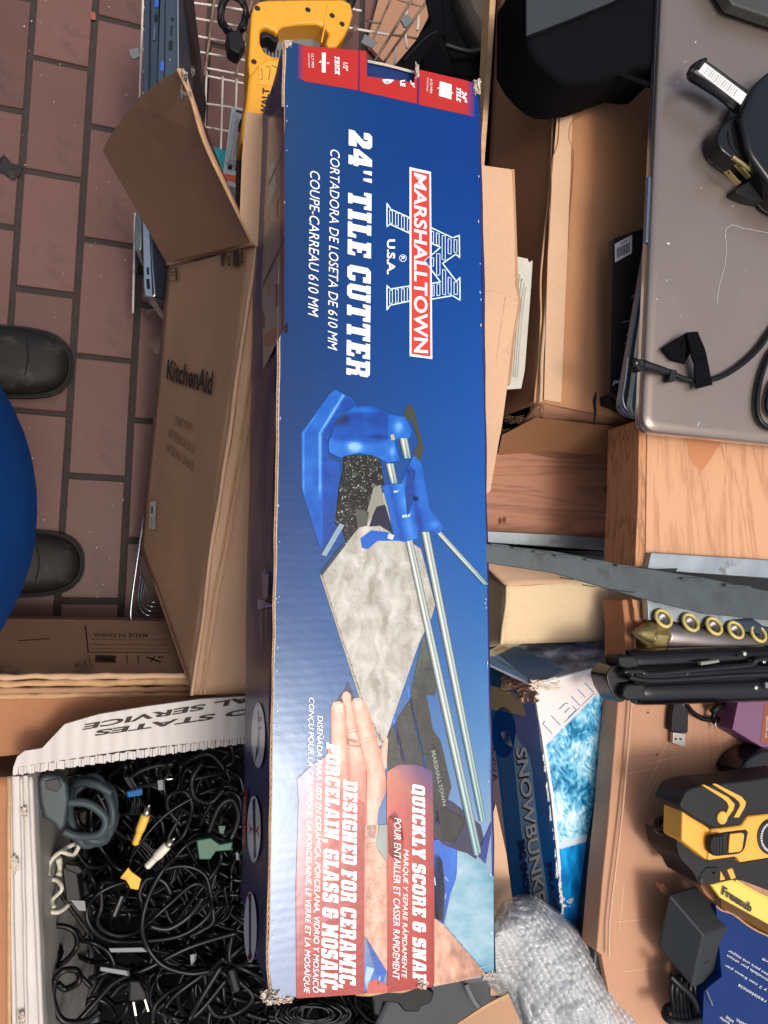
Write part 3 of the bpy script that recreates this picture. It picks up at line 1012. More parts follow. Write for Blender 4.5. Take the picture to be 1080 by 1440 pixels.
# cutter head
pic('printed_handle', [
    (c7((635, 205), (655, 160), (682, 185), (730, 370), (715, 430), (690, 425), (680, 390), (702, 350), (690, 290), (665, 240), (640, 230)), olv),
    (c7((350, 400), (520, 410), (545, 560), (480, 660), (470, 700), (410, 760), (362, 825), (340, 760), (305, 730), (325, 560), (345, 480)), dk),
    (c7((280, 118), (310, 95), (390, 140), (410, 180), (340, 230), (290, 290), (272, 340), (275, 420), (335, 440), (318, 600), (305, 740), (345, 745), (330, 805), (232, 842), (190, 700), (150, 560), (148, 300), (200, 230)),
     [bl2, bl2, bl2, bl1, bl1, bl3, bl3, bl1, bl3, bl1, bl1, bl1, bl1, bl3, bl1, bl2, bl2, bl2]),
], 3)
pic('printed_head', [
    (c7((400, 175), (480, 172), (560, 210), (640, 225), (672, 290), (660, 325), (612, 325), (590, 340), (615, 430), (560, 442), (480, 405), (420, 395), (330, 418), (278, 390), (275, 345), (300, 280), (345, 215)),
     [bl2, bl1, bl1, bl2, bl2, bl1, bl1, bl1, bl1, bl1, bl1, bl1, bl2, bl1, bl3, bl1, bl1]),
    (c7((530, 550), (620, 540), (680, 402), (715, 440), (750, 620), (755, 660), (800, 715), (822, 750), (800, 778), (760, 765), (705, 770), (700, 800), (640, 817), (590, 810), (560, 660)),
     [bl2, bl1, bl1, bl2, bl1, bl1, bl1, bl2, bl2, bl1, bl3, bl1, bl2, bl1, bl1]),
    (c7((428, 800), (480, 762), (560, 770), (605, 812), (510, 812), (462, 852), (435, 845)), bl1),
    (c7((500, 650), (545, 640), (570, 720), (590, 790), (560, 765), (520, 740), (470, 745)), C(30, 34, 60)),
], 5)
HS = [(-1, (4, 34, 96)), (-.4, (10, 66, 156)), (0, (16, 92, 192)), (.5, (52, 132, 226)), (1, (150, 200, 248))]
hp = c7((400, 175), (480, 172), (560, 210), (640, 225), (672, 290), (660, 325), (612, 325), (590, 340), (615, 430), (560, 442), (480, 405), (420, 395), (330, 418), (278, 390), (275, 345), (300, 280), (345, 215))
def bump_(x, y, cx, cy, rx, ry):
    return math.exp(-((x - cx) / rx) ** 2 - ((y - cy) / ry) ** 2)
def head_c(x, y):
    u, v = (x - 380) * 3.375, (y - 520) * 3.375
    edge = 332 + 18 * math.sin((u - 300) * .012) + (u - 420) * .04 * (u > 420)
    t = .1 + .25 * nf(x, y, .04, 3)
    t += (-.55 if v < edge else .35) * (1 if abs(v - edge) > 6 else 0) * .6 if u < 560 else 0
    t += 1.0 * bump_(u, v, 400, 360, 34, 30) + .8 * bump_(u, v, 580, 392, 20, 36) + .8 * bump_(u, v, 612, 270, 26, 34) + .5 * bump_(u, v, 430, 190, 70, 14)
    t -= .7 * bump_(u, v, 345, 235, 30, 20) + .5 * bump_(u, v, 500, 318, 46, 10)
    return C(*mixc(HS, t))
mottle('head_surface', hp, head_c, TOP, 6, box, .9)
gp_ = c7((280, 118), (310, 95), (390, 140), (410, 180), (340, 230), (290, 290), (272, 340), (275, 420), (335, 440), (318, 600), (305, 740), (345, 745), (330, 805), (232, 842), (190, 700), (150, 560), (148, 300), (200, 230))
def grip_c(x, y):
    u, v = (x - 380) * 3.375, (y - 520) * 3.375
    s = u - (236 if v > 300 else 236 + (300 - v) * .62)
    t = .12 + .2 * nf(x, y, .05, 7) - .25 * (v > 560) * (v - 560) / 280
    t += .75 * math.exp(-(s / 7) ** 2) * (1 if v < 560 else max(0, 1 - (v - 560) / 60)) + .4 * math.exp(-((s + 78) / 6) ** 2) - .35 * (s > 14)
    return C(*mixc(HS, t))
mottle('grip_surface', gp_, grip_c, TOP, 4, box, .9)
cp_ = c7((530, 550), (620, 540), (680, 402), (715, 440), (750, 620), (755, 660), (800, 715), (822, 750), (800, 778), (760, 765), (705, 770), (700, 800), (640, 817), (590, 810), (560, 660))
def car_c(x, y):
    u, v = (x - 380) * 3.375, (y - 520) * 3.375
    s = u - (560 + (v - 550) * .22)
    t = .1 + .2 * nf(x, y, .05, 9) + .4 * math.exp(-((s - 60) / 22) ** 2) - .45 * math.exp(-((s - 110) / 14) ** 2) - .3 * math.exp(-((s - 12) / 12) ** 2) + .5 * bump_(u, v, 780, 735, 22, 16)
    return C(*mixc(HS, t))
mottle('carriage_surface', cp_, car_c, TOP, 6, box, .9)
pic('printed_highlight', [
    (c7((570, 310), (585, 305), (592, 330), (576, 336)), C(200, 190, 140)),
    (c7((585, 575), (610, 572), (606, 580), (588, 584)), C(200, 225, 250)),
    (c7((625, 690), (665, 685), (660, 698), (628, 702)), C(200, 225, 250)),
    (c7((560, 778), (590, 785), (580, 808), (556, 800)), C(214, 220, 220)),
    (c7((330, 728), (352, 738), (266, 885), (242, 878)), C(140, 170, 186)),
    (c7((238, 965), (345, 825), (360, 830), (246, 978)), C(52, 70, 92)),
    (c7((300, 260), (345, 215), (362, 212), (330, 260)), C(40, 60, 90)),
    (c7((450, 232), (490, 230), (470, 250)), bl3),
    (c7((640, 560), (665, 460), (690, 480), (675, 640), (650, 700)), bl3),
], 8)
mech = c7((350, 400), (520, 410), (545, 560), (480, 660), (470, 700), (410, 760), (362, 825), (340, 760), (305, 730), (325, 560), (345, 480))
def mech_c(x, y):
    h = nf(x * .8 + y * .4, y * .8 - x * .3, .14, 5, 3)
    g2 = nf(x, y, .45, 2, 2)
    return C(*mixc([(-1, (12, 13, 18)), (0, (26, 28, 30)), (.35, (64, 70, 58)), (.7, (120, 124, 108)), (1.1, (220, 222, 214))], h * .6 + (g2 * 1.5 if g2 > .52 else 0)))
mottle('mechanism_surface', mech, mech_c, TOP, 5, box, .8)
bits = []
for i in range(60):
    x, y = rnd.uniform(335, 530), rnd.uniform(420, 740)
    if x > 520 - (y - 560) * .9 and y > 560 or x < 325 or x < 345 and y < 500:
        continue
    s = rnd.uniform(2, 7)
    bits.append((c7((x, y), (x + s * 1.6, y - s * .4), (x + s * 1.2, y + s * .5)), rnd.choice([C(190, 190, 180), C(96, 100, 84), C(120, 124, 110), dk2])))
bits.append((c7((405, 660), (470, 675), (460, 740), (415, 750)), C(86, 90, 84)))
bits.append((c7((490, 560), (525, 545), (540, 640), (505, 650), (470, 720), (455, 690)), C(150, 152, 138)))
bits.append((c7((640, 590), (700, 600), (705, 615), (690, 625)), C(10, 30, 80)))
pic('printed_mechanism', bits, 6)
# hand and forearm
sk, sk2, sk3, skr = C(238, 186, 160), C(232, 168, 140), C(206, 130, 104), C(222, 134, 108)
pic('printed_hand', [
    (ch((395, 640), (392, 330), (410, 285), (455, 275), (500, 292), (515, 350), (530, 640), (545, 940), (690, 1440), (350, 1440), (340, 1000), (370, 640)),
     [skr, sk2, sk, sk, sk, sk2, skr, skr, C(186, 72, 60), C(186, 72, 60), C(204, 100, 84), skr]),
    (ch((530, 640), (640, 650), (700, 860), (700, 1440), (545, 1100)), [skr, skr, skr, C(206, 96, 80), skr]),
    (ch((478, 240), (500, 200), (530, 192), (560, 222), (568, 300), (612, 500), (645, 665), (545, 660), (522, 500), (515, 330)), [sk2, sk, sk, sk2, sk3, sk3, sk3, sk3, sk3, sk3]),
    (ch((805, 690), (858, 572), (875, 600), (862, 830), (840, 870)), sk),
    (ch((565, 290), (580, 256), (625, 245), (675, 270), (702, 330), (780, 570), (805, 690), (830, 790), (860, 950), (850, 1050), (790, 1200), (770, 1440), (690, 1440), (690, 860), (640, 665), (612, 500)),
     [sk, sk, sk, sk, sk, sk2, sk, sk, sk2, sk2, sk, sk, sk2, sk2, sk3, sk3]),
    (c2((625, 0), (735, 0), (712, 130), (722, 180), (800, 290), (800, 1140), (760, 1080), (620, 860)), [sk, sk, sk2, C(150, 110, 90), C(176, 136, 116), C(232, 178, 150), C(200, 150, 130), sk2]),
    (c4((360, 775), (430, 820), (740, 1185), (600, 1222), (360, 1272)), [C(214, 160, 134), C(200, 146, 120), C(190, 130, 104), sk2, sk2]),
], 4)
FS = [(-1, (176, 96, 74)), (-.3, (206, 132, 106)), (.2, (226, 160, 134)), (1, (246, 206, 186))]
def finger(poly, axis, wd_, red=0):
    ax_ = [ch(a)[0] for a in axis]
    def fn(x, y):
        best = 9e9
        for i in range(len(ax_) - 1):
            a_, b_ = Vector(ax_[i]), Vector(ax_[i + 1])
            t = max(0, min(1, (Vector((x, y)) - a_).dot(b_ - a_) / (b_ - a_).length_squared))
            best = min(best, (Vector((x, y)) - a_ - (b_ - a_) * t).length)
        t = .75 - 1.25 * (best / wd_) ** 2 + .3 * nf(x, y * .6, .12, 4)
        c_ = mixc(FS, t)
        if red and y > red:
            k = min(1, (y - red) / 50) * .55
            c_ = tuple(c_[q] * (1 - k) + (196, 70, 60)[q] * k for q in range(3))
        return C(*c_)
    mottle('finger_print', ch(*poly), fn, TOP, 5, box, .8)
finger([(395, 640), (392, 330), (410, 285), (455, 275), (500, 292), (515, 350), (530, 640), (540, 900), (400, 900)], [(452, 300), (462, 640), (470, 900)], 12, 1060)
finger([(530, 640), (640, 650), (690, 860), (690, 1200), (560, 1100)], [(590, 660), (630, 1100)], 16, 1060)
finger([(478, 240), (500, 200), (530, 192), (560, 222), (568, 300), (612, 500), (645, 665), (545, 660), (522, 500), (515, 330)], [(520, 220), (560, 480), (595, 660)], 10)
finger([(565, 290), (580, 256), (625, 245), (675, 270), (702, 330), (780, 570), (805, 690), (830, 790), (860, 950), (850, 1050), (790, 1200), (770, 1440), (690, 1440), (690, 860), (640, 665), (612, 500)], [(625, 280), (700, 600), (770, 900), (740, 1200), (730, 1440)], 15)
finger([(805, 690), (858, 572), (875, 600), (862, 830), (840, 870)], [(860, 590), (838, 840)], 7)
pic('printed_crease', [(line(*ch(a, b), w_), c_) for a, b, w_, c_ in
    [((525, 520), (620, 500), .8, sk3), ((530, 545), (625, 530), .8, C(170, 100, 80)), ((540, 600), (610, 620), 4, C(180, 110, 90)), ((680, 590), (780, 575), .7, sk3), ((690, 625), (770, 600), .7, sk3),
     ((545, 660), (560, 930), .8, C(180, 96, 76)), ((640, 640), (715, 880), .8, C(190, 120, 96)), ((515, 340), (535, 650), .7, C(200, 124, 100)), ((800, 700), (850, 860), .7, sk3)]] +
    [(line(*c2((628, 160 + k * 26), (720, 135 + k * 22)), .8), C(180, 120, 96)) for k in range(4)] +
    [(ch((425, 300), (490, 300), (495, 370), (430, 372)), C(248, 208, 188)), (ch((590, 270), (650, 275), (655, 340), (605, 350)), C(248, 208, 188)), (ch((490, 215), (545, 210), (548, 270), (498, 280)), C(240, 196, 174))], 6)
arm = c2((625, 0), (735, 0), (712, 130), (722, 180), (800, 290), (800, 1140), (760, 1080), (620, 860))
AS = [(-.8, (176, 128, 106)), (0, (222, 170, 144)), (.8, (240, 196, 174))]
mottle('arm_skin', arm, lambda x, y: C(*mixc(AS, nf(x, y * .6, .09, 3, 5) * .8 + (.5 - abs(x - 530) / 16) * .7 - (.5 if y > 1225 and y < 1300 else 0) * max(0, nf(x, y, .2, 8)))), TOP, 5, box, 1.5)
elbow = c4((360, 775), (430, 820), (740, 1185), (600, 1222), (360, 1272))
mottle('arm_skin', elbow, lambda x, y: C(*mixc(AS, nf(x, y * .6, .09, 3, 5) * .8 - (x - 625) / 60)), TOP, 5, box, 1.5)
SS = [(-.8, (40, 110, 136)), (-.2, (110, 166, 188)), (.2, (150, 190, 206)), (.8, (196, 216, 230))]
slv = c4((525, 285), (600, 308), (730, 400), (792, 480), (796, 1150), (740, 1185), (430, 822), (480, 600), (520, 480))
mottle('sleeve_cloth', slv, lambda x, y: C(*mixc(SS, nf(x * .6, y, .06, 3, 6) * .35 + .2 - max(0, (abs((x - 660) * .8 - (y - 1300) * .35) - 26)) / 40 - (.5 if y > 1340 else 0) * (y - 1340) / 25)), TOP, 6, box, 1.6)
spk = []
for i in range(70):
    x, y = rnd.gauss(725, 45), rnd.gauss(470, 130)
    if 630 < x < 795 and 250 < y < 760:
        spk.append((line(*c2((x, y), (x + 9, y + rnd.uniform(-12, 12))), .6), C(140, 104, 84)))
pic('printed_arm_hair', spk, 6)
# sleeve, blue base, red banners
pic('printed_sleeve', [
    (c4((525, 285), (600, 308), (730, 400), (792, 480), (796, 1150), (740, 1185), (430, 822), (480, 600), (520, 480)),
     [C(150, 190, 204), C(160, 200, 212), C(150, 190, 200), C(150, 186, 200), C(60, 130, 150), C(40, 120, 150), C(70, 140, 170), C(130, 180, 204), C(140, 186, 200)]),
    (c4((560, 840), (700, 860), (780, 1000), (700, 1030), (600, 930)), C(168, 196, 226)),
    (c4((355, 215), (395, 208), (420, 242), (530, 285), (525, 480), (480, 600), (430, 820), (355, 770)), [bl1, bl2, bl1, bl2, bl1, bl1, bl3, bl3]),
    (c4((360, 320), (390, 310), (425, 370), (440, 560), (425, 800), (360, 775)), C(24, 24, 50)),
    (c4((700, 260), (780, 72), (778, 140), (735, 385), (680, 330), (700, 300)), C(30, 50, 130)),
    (c2((620, 860), (640, 880), (795, 1140), (750, 1285), (620, 1300)), [C(120, 140, 150), bl3, bl1, bl1, bl2]),
    (c2((740, 0), (800, 0), (800, 285), (722, 180), (712, 130)), C(150, 164, 160)),
], 5)
pic('printed_glint', [(line(*c4(a, b), w_), C(190, 220, 250)) for a, b, w_ in [((365, 480), (372, 540), 1.6), ((440, 480), (465, 510), .8), ((450, 600), (440, 640), .8), ((690, 1140), (760, 1125), .7), ((470, 740), (600, 770), .4)]] +
    [(c2((640, 1100), (700, 1120), (640, 1280), (625, 1200)), C(170, 206, 240)), (c2((720, 1240), (740, 1170), (750, 1190), (735, 1250)), C(150, 190, 235))], 6)
r0, r1 = C(166, 42, 40), C(172, 50, 46)
pic('red_banner', [
    ([(418, 1095), (440, 1075), (460, 1062), (466, 1100), (420, 1125)], [C(150, 168, 206), C(160, 165, 196), C(206, 140, 120), C(190, 76, 62), C(180, 150, 166)]),
    ([(420, 1125), (466, 1100), (514, 1130), (513, 1180), (512, 1398), (417, 1404), (416, 1250)], [C(180, 150, 166), C(190, 76, 62), C(186, 72, 60), r0, r0, r0, r1]),
    ([(544, 1085), (560, 1075), (585, 1075), (608, 1085), (609, 1140), (544, 1140)], [C(206, 130, 106), C(140, 84, 100), C(100, 74, 120), C(80, 70, 130), C(150, 66, 84), C(206, 96, 82)]),
    ([(544, 1140), (609, 1140), (611, 1260), (611, 1382), (606, 1388), (545, 1396)], [C(206, 96, 82), C(150, 66, 84), r0, r0, r0, r0]),
    ([(545, 1150), (556, 1140), (566, 1160), (570, 1200), (560, 1215), (546, 1200)], C(160, 74, 80)),
    ([(516, 1397), (516, 1380), (530, 1377), (545, 1386), (545, 1396)], C(200, 90, 80)),
], 6)
r0b = C(192, 50, 44)
pic('red_banner', [
    ([(418, 62), (428, 64), (428, 113), (418, 110)], [C(40, 60, 120), r0b, r0b, C(40, 60, 120)]),
    ([(428, 64), (504, 71), (503, 127), (428, 114)], r0b),
    ([(506, 71), (515, 72), (516, 107), (582, 116), (585, 96), (587, 97), (587, 146), (506, 128)], r0b),
    ([(590, 98), (655, 113), (654, 161), (589, 147)], [r0b, r0b, r0b, r0b]),
    ([(655, 113), (668, 117), (668, 165), (654, 161)], [r0b, C(14, 60, 140), C(14, 60, 140), r0b]),
    ([(504, 71), (506, 71), (506, 128), (503, 127)], C(90, 40, 110)),
    ([(587, 97), (590, 98), (589, 147), (586, 146)], C(90, 40, 110)),
], 1)
ct = crop(400, 50, 3.857)
W = C(240, 242, 244, 1)
pic('printed_symbol', [(ct((203, 92), (224, 93), (223, 201), (203, 199)), W), (ct((186, 146), (196, 134), (200, 147)), W), (ct((228, 146), (244, 146), (236, 156)), W),
    (ct((843, 247), (875, 256), (872, 336), (838, 327)), W), (ct((877, 257), (907, 266), (905, 346), (874, 337)), W),
    (ct((828, 284), (838, 280), (836, 290)), W), (ct((908, 306), (918, 312), (908, 314)), W),
    (ct((528, 240), (552, 236), (552, 262), (546, 262)), W), (ct((552, 236), (596, 240), (578, 256), (550, 264)), W), (ct((545, 262), (574, 252), (556, 246)), W)], 2)
T('lettering', '1/2"', [ct((318, 145))[0], ct((318, 192))[0], ct((345, 192))[0], ct((345, 145))[0]], bold=.02, shear=.2)
slab_text('lettering', 'THICK', [ct((272, 108))[0], ct((274, 212))[0], ct((300, 216))[0], ct((298, 112))[0]], TOP, 5, box, M['white_print'])
T('lettering', '12.7 MM', [ct((145, 98))[0], ct((147, 172))[0], ct((161, 174))[0], ct((159, 100))[0]])
T('lettering', 'MAXIMUM', [ct((128, 98))[0], ct((130, 172))[0], ct((137, 172))[0], ct((135, 98))[0]])
T('lettering', '24"', [ct((962, 298))[0], ct((960, 358))[0], ct((990, 366))[0], ct((990, 306))[0]], bold=.04, shear=.15)
slab_text('lettering', 'TILE', [ct((934, 276))[0], ct((932, 356))[0], ct((956, 362))[0], ct((958, 284))[0]], TOP, 5, box, M['white_print'])
T('lettering', '610 MM', [ct((790, 235))[0], ct((788, 310))[0], ct((802, 312))[0], ct((804, 238))[0]])
T('lettering', 'DIAGONAL', [ct((773, 228))[0], ct((771, 304))[0], ct((779, 305))[0], ct((781, 230))[0]])
T('lettering', 'LE', [ct((628, 244))[0], ct((628, 274))[0], ct((655, 278))[0], ct((655, 240))[0]], bold=.045)
T('lettering', '24"', [ct((682, 240))[0], ct((682, 270))[0], ct((708, 284))[0], ct((708, 262))[0]], bold=.03)
# ---- heavy slab lettering
HV = dict(bold=.062, shear=.16, space=1.18)
slab_text('title_lettering', '24" TILE CUTTER', DN(490.5, 487, 182, 533, 523.5, 520, 0), TOP, 5, box, M['white_print'])
IT = dict(shear=.28)
T('lettering', 'CORTADORA DE LOSETA DE 610 MM', DN(464.5, 460.7, 210, 492, 478, 474.2, 1), **IT)
T('lettering', 'COUPE-CARREAU 610 MM', DN(436, 433, 240, 445, 450, 447.5, 1), **IT)
slab_text('banner_lettering', 'DESIGNED FOR CERAMIC,', DN(483, 476.5, 1096, 1393, 502.5, 500), TOP, 8, box, M['white_print'])
slab_text('banner_lettering', 'PORCELAIN, GLASS & MOSAIC,', DN(459, 450.5, 1044, 1399, 478, 474.5), TOP, 8, box, M['white_print'])
T('lettering', 'DISEÑADA PARA USO EN CERÁMICA, PORCELANA, VIDRIO Y MOSAICO', DN(445, 438.5, 1006, 1396, 456, 450), lay=8, **IT)
T('lettering', 'CONÇU POUR LA CÉRAMIQUE, LA PORCELAINE, LE VERRE ET LA MOSAÏQUE', DN(432.5, 425.5, 981, 1397, 444, 437.5), lay=8, **IT)
slab_text('banner_lettering', 'QUICKLY SCORE & SNAP', DN(579.5, 580.5, 1102, 1384, 597.5, 599.5), TOP, 8, box, M['white_print'])
T('lettering', 'MARQUE Y SEPARE RÁPIDAMENTE', DN(566.5, 563.5, 1194, 1376, 576.5, 573.5), lay=8, **IT)
T('lettering', 'POUR ENTAILLER ET CASSER RAPIDEMENT', DN(554.5, 552, 1150, 1378, 564, 561.5), lay=8, **IT)
# ---- maker's emblem
cl = crop(530, 230, 5.143)
lt = C(214, 236, 240, 1)
em = []
def stroke(*pts, w_=1.7):
    q = cl(*pts)
    for i in range(len(q) - 1):
        a, b = q[i], q[i + 1]
        d = math.hypot(b[0] - a[0], b[1] - a[1])
        k = .5 * w_ / d * .9
        em.append((line((a[0] - (b[0] - a[0]) * k, a[1] - (b[1] - a[1]) * k), (b[0] + (b[0] - a[0]) * k, b[1] + (b[1] - a[1]) * k), w_), lt))
stroke((235, 390), (100, 330), (73, 288), (73, 456), (95, 438), (235, 503))
stroke((235, 885), (98, 908), (73, 882), (73, 1057), (97, 1024), (235, 995))
stroke((395, 465), (548, 537), (596, 520), (598, 680), (572, 655), (475, 722), (575, 852), (600, 825), (601, 988), (548, 955), (400, 980))
stroke((398, 578), (460, 606), (345, 705), (460, 856), (400, 866))
for x0, y0, x1, y1, s in [(92, 336, 112, 428, 6), (135, 356, 155, 446, 6), (178, 374, 198, 466, 8), (220, 392, 238, 484, 8), (92, 918, 112, 1012, -3), (135, 912, 155, 1006, -3), (178, 906, 198, 1000, -3), (220, 900, 238, 994, -3),
                      (394, 486, 410, 566, 6), (430, 500, 450, 586, 6), (472, 520, 494, 694, 4), (515, 542, 536, 650, 4), (558, 550, 578, 642, 0),
                      (475, 765, 497, 944, 8), (515, 822, 537, 940, 8), (558, 856, 582, 945, 2), (434, 872, 456, 955, -2), (400, 880, 414, 958, -2), (432, 652, 456, 806, 0), (390, 682, 410, 742, 0)]:
    stroke((x0, y0), (x1, y0 + s), (x1, y1 + s), (x0, y1), (x0, y0), w_=.95)
decal('emblem', em, TOP, 2, box)
decal('emblem_banner', [(cl((236, 25), (391, 60), (401, 1414), (237, 1393)), C(238, 240, 242, 1))], TOP, 3, box)
decal('emblem_banner', [(cl((250, 49), (379, 76), (388, 1397), (251, 1377)), C(208, 66, 56, .95))], TOP, 4, box)
decal('emblem', [(cl((345, 705), (380, 672), (380, 752)), C(16, 72, 156)), (line(*cl((345, 705), (383, 671)), 1.4), lt), (line(*cl((345, 705), (383, 754)), 1.4), lt)], TOP, 5, box)
T('emblem_lettering', 'MARSHALLTOWN', [cl((268, 64))[0], cl((268, 1364))[0], cl((370, 1372))[0], cl((358, 90))[0]], lay=6, bold=.022, space=1.02)
T('lettering', 'U.S.A.', [cl((72, 548))[0], cl((72, 802))[0], cl((132, 802))[0], cl((132, 548))[0]], bold=.03)
T('lettering', 'R', [cl((174, 670))[0], cl((174, 698))[0], cl((202, 698))[0], cl((202, 670))[0]], bold=.02)
o = cl((188, 684))[0]
ring = []
for i in range(20):
    a, b = i * math.pi / 10, (i + 1) * math.pi / 10
    ring.append(([(o[0] + 5.2 * math.cos(a), o[1] + 5.2 * math.sin(a)), (o[0] + 5.2 * math.cos(b), o[1] + 5.2 * math.sin(b)), (o[0] + 4.3 * math.cos(b), o[1] + 4.3 * math.sin(b)), (o[0] + 4.3 * math.cos(a), o[1] + 4.3 * math.sin(a))], lt))
decal('emblem', ring, TOP, 5, box)
# ---- print on the left side panel
c9 = crop(360, 150, 3.52)
def side(name, polys, lay):
    return decal(name, polys, LEFT, lay + 12, box)
side('side_picture', [(c9((50, 330), (62, 60), (118, 10), (118, 700), (140, 1095), (36, 1300), (28, 870)), [C(150, 130, 116), C(160, 144, 128), C(120, 110, 110), C(150, 146, 146), C(150, 146, 146), C(190, 180, 168), C(160, 150, 140)])], 1)
side('side_picture', [
    (c9((118, 0), (140, 0), (140, 1090), (125, 1120), (118, 700)), C(150, 50, 56)),
    (c9((60, 300), (90, 270), (100, 400), (70, 480)), C(190, 194, 200)), (c9((40, 500), (70, 480), (62, 560), (40, 580)), C(180, 140, 110)),
    (c9((95, 60), (112, 40), (112, 120), (98, 130)), C(60, 60, 80)), (c9((98, 470), (114, 450), (114, 545), (100, 555)), C(60, 60, 80)), (c9((96, 880), (114, 875), (114, 985), (98, 990)), C(60, 60, 80)),
    (c9((50, 850), (75, 880), (72, 940), (55, 920)), C(196, 140, 100)), (c9((35, 1130), (100, 1090), (98, 1150), (60, 1190), (38, 1180)), C(180, 130, 96)),
    (c9((60, 380), (140, 190), (140, 205), (64, 400)), C(40, 44, 80)), (c9((34, 870), (140, 640), (140, 665), (36, 895)), C(30, 32, 66)),
    (c9((140, 1090), (158, 1060), (158, 1120), (140, 1120)), C(50, 40, 60)), (c9((30, 1000), (45, 1040), (44, 1100), (32, 1090)), C(50, 50, 60)),
], 2)
side('side_line', [(line(a, b, w_), C(150, 140, 160)) for a, b, w_ in [((384, 556), (376, 790), .7), ((387, 552), (379, 792), .7), ((381, 560), (373, 760), .5), ((367, 845), (367, 905), .8), ((374, 845), (374, 905), .8), ((372, 800), (371, 850), 2.0)]], 1)
side('side_dart', [([(362, 842), (384, 850), (384, 853), (362, 857)], C(60, 90, 180)), ([(368, 806), (378, 806), (376, 842), (370, 842)], C(50, 70, 160))], 2)
for cx, cy, rx, ry in ((363, 1034, 9.5, 46), (357, 1166, 9.5, 47), (352, 1304, 9, 50)):
    side('side_oval', [(ell(cx, cy, rx, ry, 28), L(226, 228, 236))], 1)
side('side_diagram', [([(362, 1000), (364, 1000), (365, 1050), (358, 1075), (363, 1030)], C(80, 80, 100)), ([(364, 1008), (368, 1010), (368, 1014), (363, 1016)], C(190, 50, 50)), ([(364, 1020), (368, 1022), (367, 1026), (363, 1028)], C(190, 50, 50)),
    ([(355, 1125), (359, 1122), (360, 1205), (357, 1208)], C(40, 44, 90)), ([(349, 1158), (355, 1166), (349, 1174), (352, 1166)], C(190, 40, 44)), ([(365, 1160), (359, 1168), (365, 1178), (362, 1168)], C(190, 40, 44)),
    ([(350, 1262), (353, 1258), (353, 1348), (350, 1350)], C(60, 60, 90)), ([(348, 1258), (354, 1256), (351, 1272)], C(190, 40, 44)), ([(347, 1346), (353, 1336), (355, 1346), (351, 1352)], C(190, 40, 44)),
    ([(344, 1110), (348, 1110), (345, 1195), (341, 1195)], C(170, 34, 44))], 2)
for k, (cx, cy) in enumerate(((377, 1000), (371, 1135), (365, 1272))):
    T('side_lettering', 'Corte la loseta con la rueda', [(cx, cy), (cx - 3, cy + 60), (cx - .5, cy + 60), (cx + 2.5, cy)], pl=LEFT, lay=13, m=M['ink_soft'])
T('side_lettering', 'MARSHALLTOWN', [(343, 1122), (341, 1186), (343.6, 1186), (345.6, 1122)], pl=LEFT, lay=14)

for o in S.objects:
    if o.name.split('.')[0] in ('printed_highlight', 'printed_mechanism', 'printed_glint', 'side_diagram', 'printed_arm_hair', 'printed_crease', 'emblem', 'side_picture', 'printed_symbol', 'printed_emblem', 'side_line', 'side_dart', 'printed_rib'):
        o['kind'] = 'stuff'
# ================================================================ left and top
up = Vector((0, 0, 1))
def Z(*pts):
    return [P(*p) for p in pts]

# ---- stand mixer carton, leaning, its flaps open
A, B, Cc, D = P(360, 345, .53), P(270, 977, .40), P(200, 770, .05), P(236, 378, .19)
ct_ = thing('mixer_carton', 'tall brown KitchenAid-style stand mixer shipping carton leaning with one end flap open', 'carton', (0.07, 0.2, 0.0))
ct_['label'] = 'brown stand mixer carton leaning under the blue carton, its big end flap open'
dpt = Vector((.22, -.012, -.02))
FACE = Plane(A, B, D)
Cc = FACE.hit(198, 768)
B0 = B
make('side_panel', grid_slab([A, B, Cc, D], .004, 30, 14, .0025, 9, 1), M['card'], ct_, smooth=True)
make('top_panel', grid_slab([A + Vector((0, 0, .001)), A + dpt, B + dpt, B + Vector((0, 0, .001))], .004, 12, 30, .004, 12, 2), M['card_light'], ct_, smooth=True)  # top in paler card than the side, its lit look painted in
make('side_panel', grid_slab([A + dpt, B + dpt, Cc + dpt, D + dpt], .004, 6, 6, .001), M['card'], ct_)
make('bottom_panel', hexa([B, B + dpt, Cc + dpt, Cc, B + Vector((0, .004, 0)), B + dpt + Vector((0, .004, 0)), Cc + dpt + Vector((0, .004, 0)), Cc + Vector((0, .004, 0))]), M['card'], ct_)
ridge = []
for k, (off, r) in enumerate(((0, .0026), (.011, .0012), (.019, .0009))):
    pts = []
    for i in range(25):
        t = i / 24
        p = A.lerp(B, t) + Vector((off * (1.0 + .2 * math.sin(t * 5)), 0, .0018))
        pts.append(p + Vector((noise.noise(p * 12 + Vector((k, 0, 0))) * .003, 0, (.0008 if k else 0) + noise.noise(p * 9) * .001)))
    make('crease', tube(pts, [r * (1 + .4 * noise.noise(q * 50)) for q in pts], 8, 3), M['card_edge'] if k == 1 else M['card_light'], ct_, smooth=True)
fl_ = [P(354, 341, .532), P(234, 370, .19), P(144, 212, .33), P(152, 195, .35), P(184, 150, .44), P(199, 133, .48), P(250, 97, .62), P(257, 103, .62), P(268, 137, .61), P(287, 200, .59), P(322, 275, .56)]
make('end_flap', prism(fl_, .004), M['card_dark'], ct_, bevel=.0008)
FLP = Plane(fl_[0], fl_[1], fl_[6])
make('flap_fold', tube([P(356, 342, .535), P(330, 349, .46), P(300, 356, .37), P(268, 364, .28), P(234, 372, .19)], [.003, .0036, .003, .0036, .003], 8), M['card'], ct_, smooth=True)
make('flap_edge', tube([P(x, y, z) for x, y, z in [(250, 97, .622), (268, 137, .612), (287, 200, .592), (322, 275, .565), (354, 341, .535)]], .0016, 6), M['card_edge'], ct_)
crumple(259, 118, 9, 34, .003, 12, FLP, name='torn_liner', parent=ct_)
